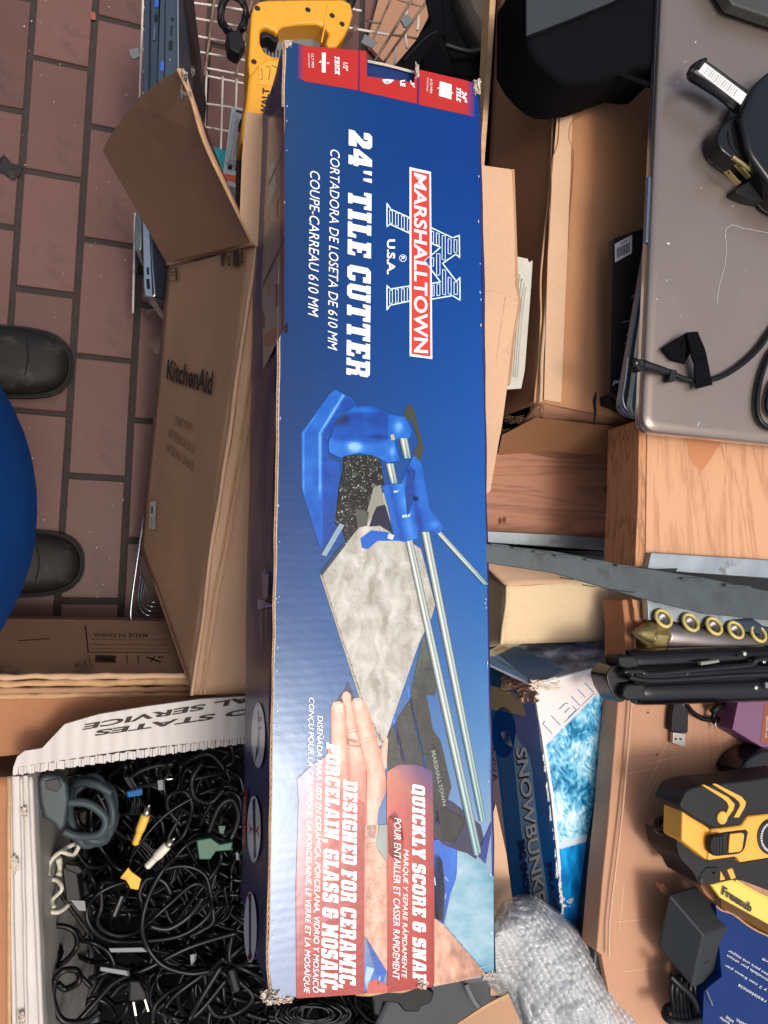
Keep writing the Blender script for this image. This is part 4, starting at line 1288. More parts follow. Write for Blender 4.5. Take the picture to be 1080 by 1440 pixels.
crumple(266, 134, 7, 12, .003, 13, FLP, name='torn_liner', parent=ct_)
make('flap_tape', prism([FLP.hit(x, y, .0006) for x, y in [(199, 133), (250, 97), (268, 137), (216, 168)]], .0003), M['film'], ct_)
make('flap_tape', prism([FLP.hit(x, y, .0006) for x, y in [(160, 184), (190, 146), (284, 190), (262, 236)]], .0003), M['film'], ct_)
# second, pale flap standing beside the blue carton, with clear tape over it
pf = [P(346, 157, .56), P(381, 162, .565), P(374, 236, .56), P(369, 358, .54), P(354, 340, .534), P(337, 303, .55), P(340, 220, .555)]
make('pale_flap', prism(pf, .004), M['card_light'], ct_, bevel=.0006)
PFP = Plane(pf[0], pf[1], pf[3])
make('clear_tape', prism([PFP.hit(x, y, .0014) for x, y in [(366, 160), (392, 166), (388, 250), (385, 350), (366, 340), (360, 250)]], .0003), M['film'], ct_)
make('torn_liner', prism([P(357, 430, .515), P(367, 444, .525), P(368, 468, .525), P(360, 470, .515), P(354, 450, .51)], .001), M['newsprint'], ct_)
cc = crop(200, 460, 4.8)
def face(name, s, q, m, lay=30, **kw):
    return text(name, s, q, FACE, lay, ct_, m, **kw)
def quad_t(bl_, br_, tr_, tl_):
    return [bl_, br_, tr_, tl_]
face('lettering', 'KitchenAid', [(233.6, 533), (297, 556), (300.5, 522), (236, 505)], M['ink'], bold=.03)
face('lettering', 'STAND MIXER', [(244.5, 597), (268.5, 606), (271.5, 596), (246, 583)], M['ink_soft'])
face('lettering', 'BATTEUR SUR SOCLE', [(236.5, 614), (273, 639), (275, 627), (239, 602)], M['ink_soft'])
face('lettering', 'BATIDORA CON BASE', [(234, 634), (271, 663), (273, 650), (236, 623)], M['ink_soft'])
def fdec(name, polys, pl, par, lay, m):
    return decal(name, polys, pl, lay, par, m)
c6 = crop(140, 80, 3.6)
ik = L(60, 44, 38)
fdec('carton_symbol', [(c6((612, 1000), (640, 990), (640, 1010), (630, 1015), (628, 1060), (618, 1062)), ik)], FACE, ct_, 30, M['print_dull'])
fdec('carton_symbol', [(c6((675, 985), (704, 976), (706, 1058), (678, 1062)), ik)], FACE, ct_, 30, M['print_dull'])
fdec('carton_symbol', [(c6((645, 1000), (650, 998), (664, 1058), (658, 1060)), ik), (c6((664, 990), (669, 990), (654, 1060), (648, 1060)), ik)], FACE, ct_, 30, M['print_dull'])
fdec('carton_symbol', [(c6((716, 976), (724, 974), (724, 1036), (716, 1038)), ik), (c6((714, 1038), (730, 1034), (730, 1042), (714, 1046)), ik)], FACE, ct_, 30, M['print_dull'])
fdec('carton_symbol', [(line(*c6((352, 1076), (396, 1066)), 1), ik), (line(*c6((386, 1070), (392, 1132)), 2.2), ik), (line(*c6((350, 1138), (396, 1128)), 1), ik), (line(*c6((362, 1092), (380, 1088)), 1.6), ik), (line(*c6((360, 1108), (380, 1106)), 1.2), ik)], FACE, ct_, 30, M['print_dull'])
fdec('price_sticker', [([(211, 706), (219.5, 704), (218, 744), (209.5, 743)], L(196, 194, 188))], FACE, ct_, 30, M['print_dull'])
fdec('sticker_print', [(line((214, 712), (213.5, 722), 3), L(90, 90, 96)), (line((213, 727), (212.6, 740), .8), L(90, 90, 96)), (line((215.5, 727), (215, 740), .8), L(90, 90, 96))], FACE, ct_, 31, M['print_dull'])

# ---- laptops standing in the rack, top left
def ports(par, pl, items):
    for nm, q, mt in items:
        make(nm, prism([pl.hit(x, y, .0004) for x, y in q], .0012), mt, par)
lt1 = thing('laptop', 'slate blue laptop standing on edge, leftmost of the upright pair above the open flap', 'laptop', P(213, 60, .06))
dv = Vector((.055, .012, -.2))
q1 = Z((203, -40, .29), (224, -40, .3), (222, 122, .3), (212, 127, .3), (203, 134, .29), (201, 120, .29))
make('shell', prism(q1, .02, dv), M['lap_dark'], lt1, bevel=.0018)
pl1 = Plane(q1[0], q1[1], q1[3])
make('seam', prism([pl1.hit(x, y, .0004) for x, y in [(211, -40), (212.5, -40), (210.5, 126), (209, 127)]], .001), M['port'], lt1)
ports(lt1, pl1, [('usb_port', [(218, 0), (223, 0), (222.5, 10), (217.5, 10)], M['port_blue']), ('card_slot', [(217.5, 20), (221, 20), (220.6, 29), (217, 29)], M['port']), ('card_slot', [(216, 36), (219, 36), (218, 56), (215, 56)], M['lap_blue'])])
lt2 = thing('laptop', 'dark laptop with brown-black lid standing on edge, right of the slate one', 'laptop', P(240, 60, .06))
q2 = Z((226, -40, .31), (251, -40, .315), (252, 98, .315), (246, 112, .315), (223, 124, .31), (221, 110, .31))
make('shell', prism(q2, .02, dv * .5), M['lap_dark'], lt2, bevel=.0018)
pl2 = Plane(q2[0], q2[1], q2[3])
lid = [P(251, -40, .312), P(268, -40, .25), P(291, 147, .17), P(287, 190, .15), P(280, 205, .15), P(251, 112, .312)]
make('lid', prism(lid, .006), M['lap_black'], lt2, bevel=.0012)
LP = Plane(lid[0], lid[2], lid[5])
make('lid_badge', prism([LP.hit(x, y, .0005) for x, y in [(269, 94), (273, 93), (273.5, 107), (270, 108)]], .0005), M['grey_pl'], lt2)
make('lid_badge_ring', tube([LP.hit(271.5 + 2.2 * math.cos(t), 100.5 + 6.5 * math.sin(t), .001) for t in [k * .628 for k in range(10)]], .0005, 5, 3, closed=True), M['lap_silver'], lt2)
make('seam', prism([pl2.hit(x, y, .0004) for x, y in [(232, -40), (233.5, -40), (232, 120), (230, 121)]], .001), M['port'], lt2)
ports(lt2, pl2, [('audio_jack', ell(242.5, 27, 2, 2.6, 10), M['port']), ('usb_port', [(240, 36), (242.6, 36), (242, 50), (239.6, 50)], M['port']), ('ethernet_port', [(237.5, 57), (243, 57), (242.6, 70), (237, 70)], M['port']), ('audio_jack', ell(239, 84, 1.2, 1.6, 10), M['lap_silver']), ('usb_port', [(226, 86), (231.5, 86), (231, 99), (225.5, 99)], M['port_blue'])])
make('hinge_edge', tube(Z((249.5, -40, .318), (250.5, 100, .318)), .0014, 6, 1), M['lap_silver'], lt2)
# ---- paler laptop lower down, behind the flap
lt3 = thing('laptop', 'silver edged laptop poking out below the big open carton flap', 'laptop', P(215, 360, .04))
q3 = Z((200, 306, .19), (213, 318, .2), (214, 350, .2), (219, 414, .2), (216, 418, .2), (204, 417, .19), (202, 405, .19))
make('shell', prism(q3, .02, Vector((.03, .005, -.12))), M['lap_silver'], lt3, bevel=.0018)
pl3 = Plane(q3[0], q3[1], q3[4])
lid3 = [P(213, 316, .2), P(240, 340, .14), P(236, 420, .14), P(219, 418, .2)]
make('lid', prism(lid3, .005), M['lap_dark'], lt3, bevel=.001)
ports(lt3, pl3, [('usb_port', [(206, 376), (209, 376), (209.4, 386), (206.6, 386)], M['port']), ('hdmi_port', [(205.6, 392), (209.4, 392), (210.6, 406), (206.6, 406)], M['port'])])
make('seam', prism([pl3.hit(x, y, .0004) for x, y in [(210, 330), (211.2, 331), (215.5, 414), (214, 415)]], .001), M['port'], lt3)
ph = [P(190, 302, .17), P(195, 300, .18), P(199, 312, .18), P(199, 348, .18), P(196, 353, .18), P(191, 352, .17), P(188, 338, .17)]
solo('phone_case', 'rounded pale green case wedged at the left of the silver edged laptop', 'phone case', prism(ph, .012, Vector((.01, 0, -.06))), M['lap_mint'], bevel=.002)
solo('black_charger', 'small black charger block between green case and carton', 'charger', prism(Z((190, 352, .12), (205, 350, .12), (206, 372, .12), (193, 370, .12)), .02, Vector((0, 0, -.05))), M['black_pl'], bevel=.002)
# ---- bare metal chain and beads on the floor under the laptop
chn = thing('chain', 'rusty metal chain links bunched at the foot of the silver edged laptop', 'chain', P(215, 430, 0))
for i in range(17):
    cx, cy = 207 + 27 * rnd.random(), 414 + rnd.random() * 34
    if cx > 226 and cy < 430 or cx < 212 and cy > 438:
        continue
    c = P(cx, cy, .05 + .02 * rnd.random())
    a = rnd.uniform(0, 3.14)
    t = rnd.uniform(-.9, .9)
    u = Vector((math.cos(a), math.sin(a), t * .5)).normalized() * .0075
    v = Vector((-math.sin(a), math.cos(a), rnd.uniform(-.8, .8))).normalized() * .004
    make('chain_link', tube([c + u * math.cos(k * 1.047) + v * math.sin(k * 1.047) for k in range(6)], .0012, 6, 3, closed=True), M['steel'] if i % 2 else M['wire_rust'], chn, smooth=True)
# ---- white wire rack
rk = thing('wire_rack', 'white coated wire rack with rust spots standing on the tiles behind the blue carton', 'rack', P(350, 100, 0))
c5 = crop(180, 0, 4.5)
def wire(a, b, z0=.14, z1=.14, r=.0019, m='wire_white'):
    p, q = P(a[0], a[1], z0), P(b[0], b[1], z1)
    md = p.lerp(q, .5) + Vector((0, 0, rnd.uniform(-.002, .002)))
    make('wire', tube([p, md, q], r, 7, 3), M[m], rk, smooth=True)
for a, b in [((300, 5), (830, 80)), ((300, 96), (830, 190)), ((300, 200), (830, 299)), ((300, 303), (830, 398)), ((480, 428), (830, 496)), ((480, 476), (830, 548)), ((470, 654), (760, 700)), ((470, 800), (760, 850)), ((300, 945), (700, 1010)), ((300, 1090), (700, 1160))]:
    a, b = c5(a, b)
    wire(a, b)
for a, b in [((551, -40), (485, 480)), ((792, -40), (684, 480))]:
    a, b = c5(a, b)
    wire(a, b, .15, .15, .0023, 'wire_rust')
for a, b in [((497, 450), (470, 1200)), ((600, 486), (580, 1200)), ((688, 500), (672, 1200))]:
    a, b = c5(a, b)
    wire(a, b, .144, .144)
for x in range(6):
    wire((101 + x * 0 + 100, -20 + x * 30), (203, -20 + x * 30 + 2), .1, .1)
wire((203, -60), (196, 150), .1, .1, .0018)
wire((190, 300), (187, 440), .08, .08, .0018)
c8 = crop(420, 0, 3.176)
for a, b, z0, z1, m, r in [((190, 118), (410, 157), .2, .2, 'wire_white', .0022), ((415, -10), (310, 225), .22, .22, 'wire_rust', .0020), ((525, -30), (335, 280), .3, .24, 'wire_rust', .0024), ((590, -20), (370, 295), .3, .24, 'wire_rust', .0022),
                       ((582, -20), (582, 110), .26, .26, 'wire_rust', .0018), ((536, 66), (530, 135), .2, .2, 'wire_white', .0024), ((490, 20), (470, 110), .18, .18, 'wire_white', .002), ((470, 110), (484, 215), .2, .2, 'wire_white', .0024),
                       ((430, -6), (560, 32), .16, .16, 'wire_rust', .0018), ((436, 200), (428, 290), .2, .2, 'wire_white', .0022), ((578, 196), (570, 300), .2, .2, 'wire_white', .0022), ((396, 255), (392, 300), .18, .18, 'wire_white', .0022), ((545, 225), (560, 290), .18, .18, 'wire_white', .002),
                       ((240, 40), (280, 48), .15, .15, 'wire_white', .002), ((300, 90), (360, 102), .15, .15, 'wire_rust', .002), ((415, 156), (560, 180), .18, .18, 'wire_rust', .002)]:
    a, b = c8(a, b)
    wire(a, b, z0, z1, r, m)
make('clip_plate', prism([P(*p, .31) for p in c8((455, 88), (487, 58), (512, 92), (478, 124))], .004), M['grey_pl'], rk, bevel=.0008)
make('tie_plate', prism([P(*p, .25) for p in c8((278, 190), (296, 150), (352, 186), (328, 214), (300, 200))], .003), M['grey_pl'], rk, bevel=.0008)
make('corner_post', tube([P(500, 40, .02), P(500, 40, .28)], .004, 8, 1), M['wire_rust'], rk)
# carton board lying under the rack at the top
solo('cardboard_sheet', 'flat brown cardboard sheet lying on the tiles beyond the rack, top centre', 'cardboard', prism(Z((540, -30, .02), (640, -30, .02), (620, 60, .02), (560, 110, .02), (516, 60, .02)), .01), M['card_dark'])
# black cord bunched on the rack, top
def coil(c, rx, ry, turns, z, jit=.15, seed=0, zj=.008, a0=0, tilt=0):
    R_ = random.Random(seed)
    pts = []
    n_ = int(turns * 9)
    sc_ = (CAM.z - z) / 1125
    for i in range(n_ + 1):
        a = a0 + 2 * math.pi * i / 9
        k = 1 + R_.uniform(-jit, jit)
        x = rx * k * math.cos(a)
        y = ry * k * math.sin(a)
        pts.append(P(c[0] + x * math.cos(tilt) - y * math.sin(tilt), c[1] + x * math.sin(tilt) + y * math.cos(tilt), z + R_.uniform(-zj, zj)))
    return pts
cb = thing('black_cable_bundle', 'black power cord bunched on the white rack beside the yellow saw', 'cord', P(330, 40, .14))
make('cord', tube(coil((328, 22), 17, 26, 3.2, .19, .22, 3, .015), .004, 7, 4), M['cable2'], cb, smooth=True)
make('plug', prism(Z((318, 44, .2), (338, 40, .2), (346, 62, .2), (336, 76, .2), (322, 68, .2)), .03, Vector((0, 0, -.03))), M['black_pl'], cb, bevel=.004)
make('plug', prism(Z((352, 12, .2), (372, 6, .2), (378, 26, .2), (360, 32, .2)), .02, Vector((0, 0, -.02))), M['black_pl'], cb, bevel=.003)
# ---- yellow saw
sw = thing('reciprocating_saw', 'amber yellow power saw with black trigger standing behind the blue carton', 'power tool', P(400, 60, .3))
sz = .47
def Zs(pts, z):
    return [P(p[0], p[1], z) for p in pts]
dd = Vector((0, 0, -.045))
outer = [(353, 20), (356, 8), (364, 1), (376, -1), (440, -2), (482, -2), (494, 4), (497, 20), (492, 36), (484, 52), (474, 66), (460, 66), (458, 58), (463, 46), (456, 38), (446, 33), (420, 34), (398, 37), (393, 41), (391, 48), (384, 42), (372, 37), (366, 42), (366, 60), (372, 72), (384, 79), (398, 80), (394, 100), (388, 130), (362, 128), (350, 106), (349, 88)]
make('body', prism(Zs(outer, sz), .045, dd), M['yellow_tool'], sw, bevel=.005, seg=3)
barrel = [(350, 107), (360, 92), (374, 82), (397, 78), (388, 124), (379, 168), (362, 186), (352, 202), (338, 202), (341, 170), (346, 142)]
make('barrel', prism(Zs(barrel, sz + .004), .05, dd), M['yellow_tool'], sw, bevel=.006, seg=3)
make('trigger', prism(Zs([(368, 40), (380, 39), (391, 46), (392, 58), (386, 60), (378, 52), (366, 54)], sz - .008), .02, Vector((0, 0, -.02))), M['black_pl'], sw, bevel=.002)
make('motor_grille', prism(Zs([(364, 56), (400, 52), (436, 44), (452, 48), (452, 80), (400, 84), (372, 80)], sz - .03), .03, Vector((0, 0, -.03))), M['grey_pl'], sw, bevel=.002)
for k in range(6):
    make('vent_slot', prism(Zs([(370 + k * 5, 70), (372 + k * 5, 70), (372 + k * 5, 80), (370 + k * 5, 80)], sz - .0296), .002), M['port'], sw)
make('cord_sleeve', tube(Z((486, 14, sz - .015), (493, 4, sz - .01), (500, -14, sz), (506, -40, sz)), [.0062, .006, .005, .005], 10), M['black_rubber'], sw, smooth=True)
for x, y in ((362, 12), (433, 14), (467, 22), (481, 34), (357, 87)):
    c = P(x, y, sz)
    make('screw_hole', lathe([(.0036, -.0005), (.0036, .0004), (.0026, .0008), (.001, .0006)], c, up, 12), M['port'], sw)
make('grip_seam', tube(Z((452, 60, sz + .0004), (456, 40, sz + .0004), (458, 24, sz + .0004), (462, 6, sz + .0004)), .0012, 5), M['yellow2'], sw)
make('cover_plate', prism(Zs([(364, 92), (380, 84), (394, 88), (387, 122), (364, 118)], sz + .0052), .001), M['yellow2'], sw, bevel=.0005)
for pts in [((368, 96), (369, 110), (366, 112)), ((374, 94), (380, 95), (378, 112)), ((382, 92), (393, 96))]:
    make('embossed_mark', tube([P(x, y, sz + .0056) for x, y in pts], .0004, 4, 2), M['ink'], sw)
SWP = Plane(P(350, 100, sz + .0042), P(390, 100, sz + .0042), P(360, 180, sz + .0042))
text('lettering', 'DEWALT', [(374.5, 180), (379.5, 124), (369.5, 123), (364, 178)], SWP, 1, sw, M['ink'], bold=.04)
# ---- blister pack and teal card
bp_ = thing('blister_pack', 'clear blister pack with grey card and orange band hanging over the white rack', 'package', P(325, 210, .2))
bq = Z((326, 150, .34), (346, 156, .34), (336, 265, .33), (312, 258, .33))
make('backing_card', prism(bq, .001), mat('blister_card', L(178, 186, 194), rough=.5), bp_)
BP = Plane(bq[0], bq[1], bq[2])
make('blister', prism([BP.hit(x, y, .012) for x, y in [(328, 156), (344, 160), (336, 232), (318, 228)]], .01), M['blister'], bp_, bevel=.002)
make('cutter_blade', tube([BP.hit(333, 168, .005), BP.hit(329, 200, .006), BP.hit(325, 226, .005)], [.001, .0016, .002], 6), M['steel'], bp_)
make('cutter_blade', tube([BP.hit(338, 166, .005), BP.hit(334, 200, .006), BP.hit(330, 226, .005)], [.001, .0016, .002], 6), M['steel'], bp_)
decal('card_print', [([(316, 244), (337, 248), (336, 257), (314, 252)], L(214, 96, 56))], BP, 6, bp_, M['print_dull'])
decal('card_print', [([(321, 230), (327, 231), (326, 239), (320, 238)], L(24, 24, 28))], BP, 6, bp_, M['print_dull'])
decal('card_print', [([(332, 154), (342, 157), (341.6, 160), (331.6, 157)], L(40, 44, 60))], BP, 6, bp_, M['print_dull'])
decal('card_print', [(ell(332, 238, 2, 2.2, 10), L(60, 60, 66))], BP, 6, bp_, M['print_dull'])
decal('card_print', [([(331, 255.5), (335, 256.5), (334.8, 259), (330.8, 258)], L(24, 24, 28))], BP, 6, bp_, M['print_dull'])
solo('teal_card', 'small teal product card behind the clear blister pack', 'card', prism(Z((297, 205, .25), (318, 212, .26), (312, 262, .26), (292, 226, .25)), .002), M['teal'])
tin = thing('mesh_pouch', 'dark grey mesh pouch squeezed between the blister pack and the pale flap', 'pouch', P(325, 290, .15))
make('pouch', grid_slab(Z((300, 258, .24), (345, 262, .25), (350, 330, .28), (318, 305, .25)), .02, 16, 16, .02, 60, 4), M['grey_pl'], tin, smooth=True)
# saw's dark blade guard hanging down beside the flap
make('blade_shoe', prism(Zs([(342, 166), (348, 164), (346, 200), (340, 302), (335, 300), (336, 200), (338, 180)], .42), .03, Vector((0, 0, -.03))), M['black_pl'], sw, bevel=.002)
make('blade_clamp', tube(Z((346, 168, .45), (340, 172, .45), (338, 182, .45), (341, 190, .45)), .003, 8), M['black_rubber'], sw, smooth=True)

# ---- chrome wire letter holder by the carton
wh = thing('wire_holder', 'chrome wire holder with nested bent loops against the foot of the brown mixer carton', 'wire holder', P(200, 830, 0))
def bend(k):
    return Z((208 + k * 1.0, 700 + k * 22, .10), (199 + k * 1.5, 752 + k * 18, .10), (190 + k * 3.2, 810 + k * 8, .10), (184 + k * 4.2, 858 - k * 2, .10), (186 + k * 4, 874 - k * 4.2, .10), (196 + k * 3, 884 - k * 5, .10), (226, 889 - k * 5, .10), (262, 891 - k * 5, .10))
make('wire', tube(bend(0), .0024, 8), M['chrome'], wh, smooth=True)
for k in range(1, 5):
    pts = Z((196 + k * 3, 800 + k * 6, .05), (191 + k * 3.4, 838 + k * 1, .07), (193 + k * 4, 858 - k * 3, .09), (204 + k * 3, 871 - k * 6, .10), (226, 872 - k * 6.5, .09), (250, 872 - k * 7, .06))
    make('wire', tube(pts, .0013, 7), M['chrome'], wh, smooth=True)
make('wire', tube(Z((200, 760, .10), (197, 800, .06), (196, 860, .03)), .0013, 7), M['chrome'], wh, smooth=True)

# ---- lower left: brown carton with its flap outward
lc = thing('low_carton', 'worn brown carton with handling symbols on its outer flap behind the cable tub', 'carton', P(120, 960, 0))
ff = [P(-60, 868, .13), P(45, 866, .13), P(60, 871, .13), P(236, 874, .13), P(330, 880, .13), P(330, 952, .335), P(-60, 958, .335)]
FFP = Plane(P(0, 868, .13), P(236, 870, .13), P(100, 955, .335))
ff = [FFP.hit(x, y) for x, y in [(-90, 869), (28, 870), (50, 872), (236, 874), (330, 876), (330, 951), (-90, 955)]]
make('outer_flap', prism(ff, .005), M['card'], lc, bevel=.001)
for k, (y0, y1, r, mt) in enumerate(((952, 950, .004, 'card_light'), (962, 958, .0045, 'card_edge'), (972, 968, .0042, 'card'), (980, 975, .0038, 'card_edge'))):
    pts = [P(x, y0 + (y1 - y0) * (x + 90) / 420 + 2.2 * noise.noise(Vector((x * .03, k * 5, 0))), .345 - .003 * k + .004 * noise.noise(Vector((x * .05, k, 3)))) for x in range(-90, 340, 14)]
    make('folded_edge', tube(pts, [r * (1 + .35 * noise.noise(q * 60)) for q in pts], 8, 3), M[mt], lc, smooth=True)
make('inner_flap', grid_slab(Z((-90, 978, .335), (345, 972, .335), (352, 1024, .34), (-90, 1074, .34)), .005, 24, 8, .004, 14, 5), M['card_red'], lc, smooth=True)
make('side_panel', prism([ff[3], ff[0], ff[0] * 1 + Vector((0, 0, -.16)), ff[3] + Vector((0, 0, -.16))], .006), M['card_dark'], lc)
make('tape_strip', prism([FFP.hit(x, y, .001) for x, y in [(106, 934), (120, 918), (132, 922), (136, 938), (128, 948), (108, 944)]], .0004), M['film'], lc)
crumple(10, 948, 34, 22, .006, 21, FFP, M['film'], 'crumpled_tape', lc)
crumple(116, 940, 24, 18, .006, 22, FFP, M['film'], 'crumpled_tape', lc)
kb = L(62, 42, 34)
decal('printed_line', [(line((120, 879), (124, 917), 2.0), kb)], FFP, 2, lc, M['print_dull'])
decal('printed_line', [(line((124, 917), (240, 918), .8), kb)], FFP, 2, lc, M['print_dull'])
for x in (125, 178, 194):
    decal('printed_line', [(line((x, 921), (x + 1, 933), 1.4), kb)], FFP, 2, lc, M['print_dull'])
decal('printed_line', [(line((26, 901), (70, 898), 1.2), kb)], FFP, 2, lc, M['print_dull'])
for yy in (899, 906, 912):
    decal('printed_line', [(line((128, yy), (236, yy + 1), .5), L(120, 86, 66))], FFP, 2, lc, M['print_dull'])
decal('handling_symbol', [([(134, 921), (163, 922), (163, 932), (134, 931)], kb), ([(138, 925), (159, 925.5), (159, 930), (138, 929.5)], L(150, 110, 82))], FFP, 2, lc, M['print_dull'])
decal('handling_symbol', [([(140, 925), (148, 929), (157, 926), (157, 928), (148, 931), (140, 928)], kb)], FFP, 3, lc, M['print_dull'])
decal('handling_symbol', [(line((206, 924), (226, 931), 2.4), kb), (line((218, 923), (212, 931), 1.6), kb), (line((222, 924), (230, 924), 1.6), kb)], FFP, 2, lc, M['print_dull'])
text('lettering', 'MADE IN CHINA', [(208, 891), (131, 890), (131, 895.5), (208, 896.5)][0:4], FFP, 2, lc, M['ink_soft'], bold=.02)

# ---- postal tub: white corrugated plastic, full of cables
tb = thing('postal_tub', 'dirty white corrugated plastic mail tub of black cables, lower left', 'tub', P(170, 1250, .0))
wf = [(91, 1018), (140, 1004), (207, 993), (281, 983), (352, 979), (352, 1036), (180, 1055), (18, 1080), (24, 1064), (34, 1056), (59, 1052)]
zf = .405
WFP = Plane(P(0, 1000, zf), P(300, 1000, zf + .004), P(300, 1080, zf + .002))
make('rim_flap', prism([WFP.hit(x, y) for x, y in wf], .005), M['white_pl'], tb, bevel=.0006)
for i in range(86):      # open flutes along the cut edge
    x = 20 + i * 3.85
    y = 1079.5 - (x - 18) * .1345 + .8 * noise.noise(Vector((i * .9, 0, 0)))
    p = WFP.hit(x, y, -.001)
    o = make('flute', boxv(p + Vector((-.0011, -.0085 + .0007 * math.sin(i * 1.7), -.004 + .0008 * math.sin(i * 2.9))), Vector((.0027 + .0004 * math.sin(i * 4.1), 0, 0)), Vector((0, .009, 0)), Vector((0, 0, .0045 + .0006 * math.sin(i * 2.3)))), M['white_pl'], tb)
def wt(s, q, m='ink'):
    return text('lettering', s, q, WFP, 3, tb, M[m], bold=.035)
wt('UNITED STATES', [(500, 974.5), (136, 1027), (131, 1035.5), (497, 984)])
wt('POSTAL SERVICE', [(468, 959), (120, 1018), (115, 1027), (466, 968)])
# walls: left wall rim, inside face, end wall under the flap
rim = Z((14, 1092, .37), (44, 1090, .37), (52, 1250, .37), (62, 1480, .37), (20, 1480, .37), (16, 1250, .37))
make('rim', prism(rim, .006), M['white_pl'], tb, bevel=.001)
for x0, x1, r in ((13, 21, .0028), (30, 38, .002), (43, 60, .003)):
    make('rim_bead', tube([P(x0 + (x1 - x0) * t + 1.0 * noise.noise(Vector((t * 9, x0, 0))), 1092 + 390 * t, .373) for t in [k / 12 for k in range(13)]], r, 8, 3), M['white_pl'], tb, smooth=True)
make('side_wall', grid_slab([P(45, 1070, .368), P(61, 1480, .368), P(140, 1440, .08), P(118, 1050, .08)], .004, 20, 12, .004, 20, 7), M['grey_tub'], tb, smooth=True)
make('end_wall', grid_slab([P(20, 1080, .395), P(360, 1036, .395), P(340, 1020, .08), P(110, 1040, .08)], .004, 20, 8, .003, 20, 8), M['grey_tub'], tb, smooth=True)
make('tub_floor', prism(Z((60, 1000, .08), (720, 960, .08), (760, 1500, .08), (90, 1500, .08)), .004), M['fabric_black'], tb)  # floor coloured black for the shade deep in the tub
for k, (x, y, w_, h) in enumerate(((33, 1142, 9, 12), (20, 1216, 12, 22), (30, 1432, 8, 14))):
    crumple(x, y, w_, h, .004, 40 + k, Plane(P(0, 1000, .376), P(100, 1000, .376), P(0, 1300, .376)), M['paper_torn'], 'torn_tape', tb)
# outer brown carton the tub sits in
oc = thing('outer_carton', 'brown carton edge running along the left side of the white mail tub', 'carton', P(0, 1250, .0))
make('side_panel', grid_slab(Z((-70, 1095, .36), (14, 1093, .37), (15, 1490, .37), (-70, 1490, .36)), .006, 8, 20, .004, 14, 9), M['card_red'], oc, smooth=True)
make('side_panel', prism(Z((-70, 1095, .355), (12, 1095, .355), (12, 1490, .355), (-70, 1490, .355)), .2, Vector((0, 0, -.34))), M['card'], oc)
make('cut_edge', tube([P(13 + noise.noise(Vector((t, 0, 0)) * 9), 1094 + 396 * t, .376) for t in [k / 12 for k in range(13)]], .002, 6, 3), M['card_edge'], oc)

# ---- the cables in the tub
bed = []
R2 = random.Random(5)
for i in range(230):
    cx, cy = R2.uniform(100, 620), R2.uniform(1060, 1470)
    if cx > 370 and cy < 1395:
        continue
    rx, ry = R2.uniform(14, 60), R2.uniform(14, 55)
    bed.append(tube(coil((cx, cy), rx, ry, R2.uniform(.5, 1.6), R2.uniform(.13, .2), .3, i, .02, R2.uniform(0, 6), R2.uniform(0, 3)), R2.choice([.0024, .0030, .0036, .0044]), 5, 4))
hb = solo('cable_tangle', 'deep tangle of black cables filling the bottom of the white mail tub', 'cables', join(*bed), M['cable'], smooth=True)
hb['kind'] = 'stuff'
def cable(label, pts, r, m='cable', group=None, k=6, name='cable'):
    return solo(name, label, 'cable', tube(pts, r, 8, k), M[m], group, smooth=True)
mx = lambda *p: [P(a, b, z) for a, b, z in p]
cq = crop(0, 1050, 2.7)
def mq(z, *pts):
    """points of the lower left crop, height z, small undulation"""
    o = []
    for i, (x, y) in enumerate(cq(*pts)):
        o.append(P(x, y, z + .006 * math.sin(i * 1.3 + x)))
    return o
cable('black cable looping wide around the middle of the tub, thickest single loop', mq(.285, (900, 705), (720, 760), (560, 840), (440, 890), (370, 960), (280, 1060)), .0036)
cable('glossy black cable making a big oval right of the ivory plug', mq(.29, (560, 672), (640, 600), (740, 520), (800, 560), (790, 640), (700, 710), (580, 735), (430, 738), (350, 690), (330, 620), (370, 560), (450, 520), (560, 500), (640, 460), (720, 455), (780, 490), (800, 560)), .0030)
cable('black cable arching down from the blue carton to the lower middle of the tub', mq(.30, (660, 420), (610, 480), (560, 580), (540, 680), (560, 760), (620, 830), (720, 860), (800, 850)), .0033)
cable('thin black cable rising from the plugs to the top right of the tub', mq(.295, (500, 420), (560, 330), (640, 250), (760, 180), (860, 150), (900, 160)), .0022)
cable('slack black cable curling beside the green scrap', mq(.29, (650, 440), (700, 380), (760, 350), (820, 370), (840, 420), (810, 480), (700, 620), (660, 670)), .0026)
LB = ['black cable loop crossing above the ivory plug', 'outer black loop of the pair beside the upper oval of the blue carton', 'inner black loop of the pair beside the upper oval of the blue carton', 'small black loop just right of the blue tie', 'black cable doubling back under the middle of the white flap', 'black cable hooking down beneath the right end of the white flap', 'black cable curving up from the bottom edge right of the two pin plug', 'long oval black loop near the bottom middle of the tub', 'nearly straight black cable left of the black ferrite cylinder', 'black cable bowing around the ferrite cylinder beside the blue carton', 'black loop against the left tub wall below the white cord', 'tiny black loop below the plug at the lower left wall', 'black cable arching from the left wall across the small grey label', 'small black hook inside the big oval loop', 'shallow black arc across the lower half of the big oval', 'black cable descending at the right between green scrap and ferrite', 'black cable hoop over the two pin plug', 'black cable in the lower left corner of the tub']
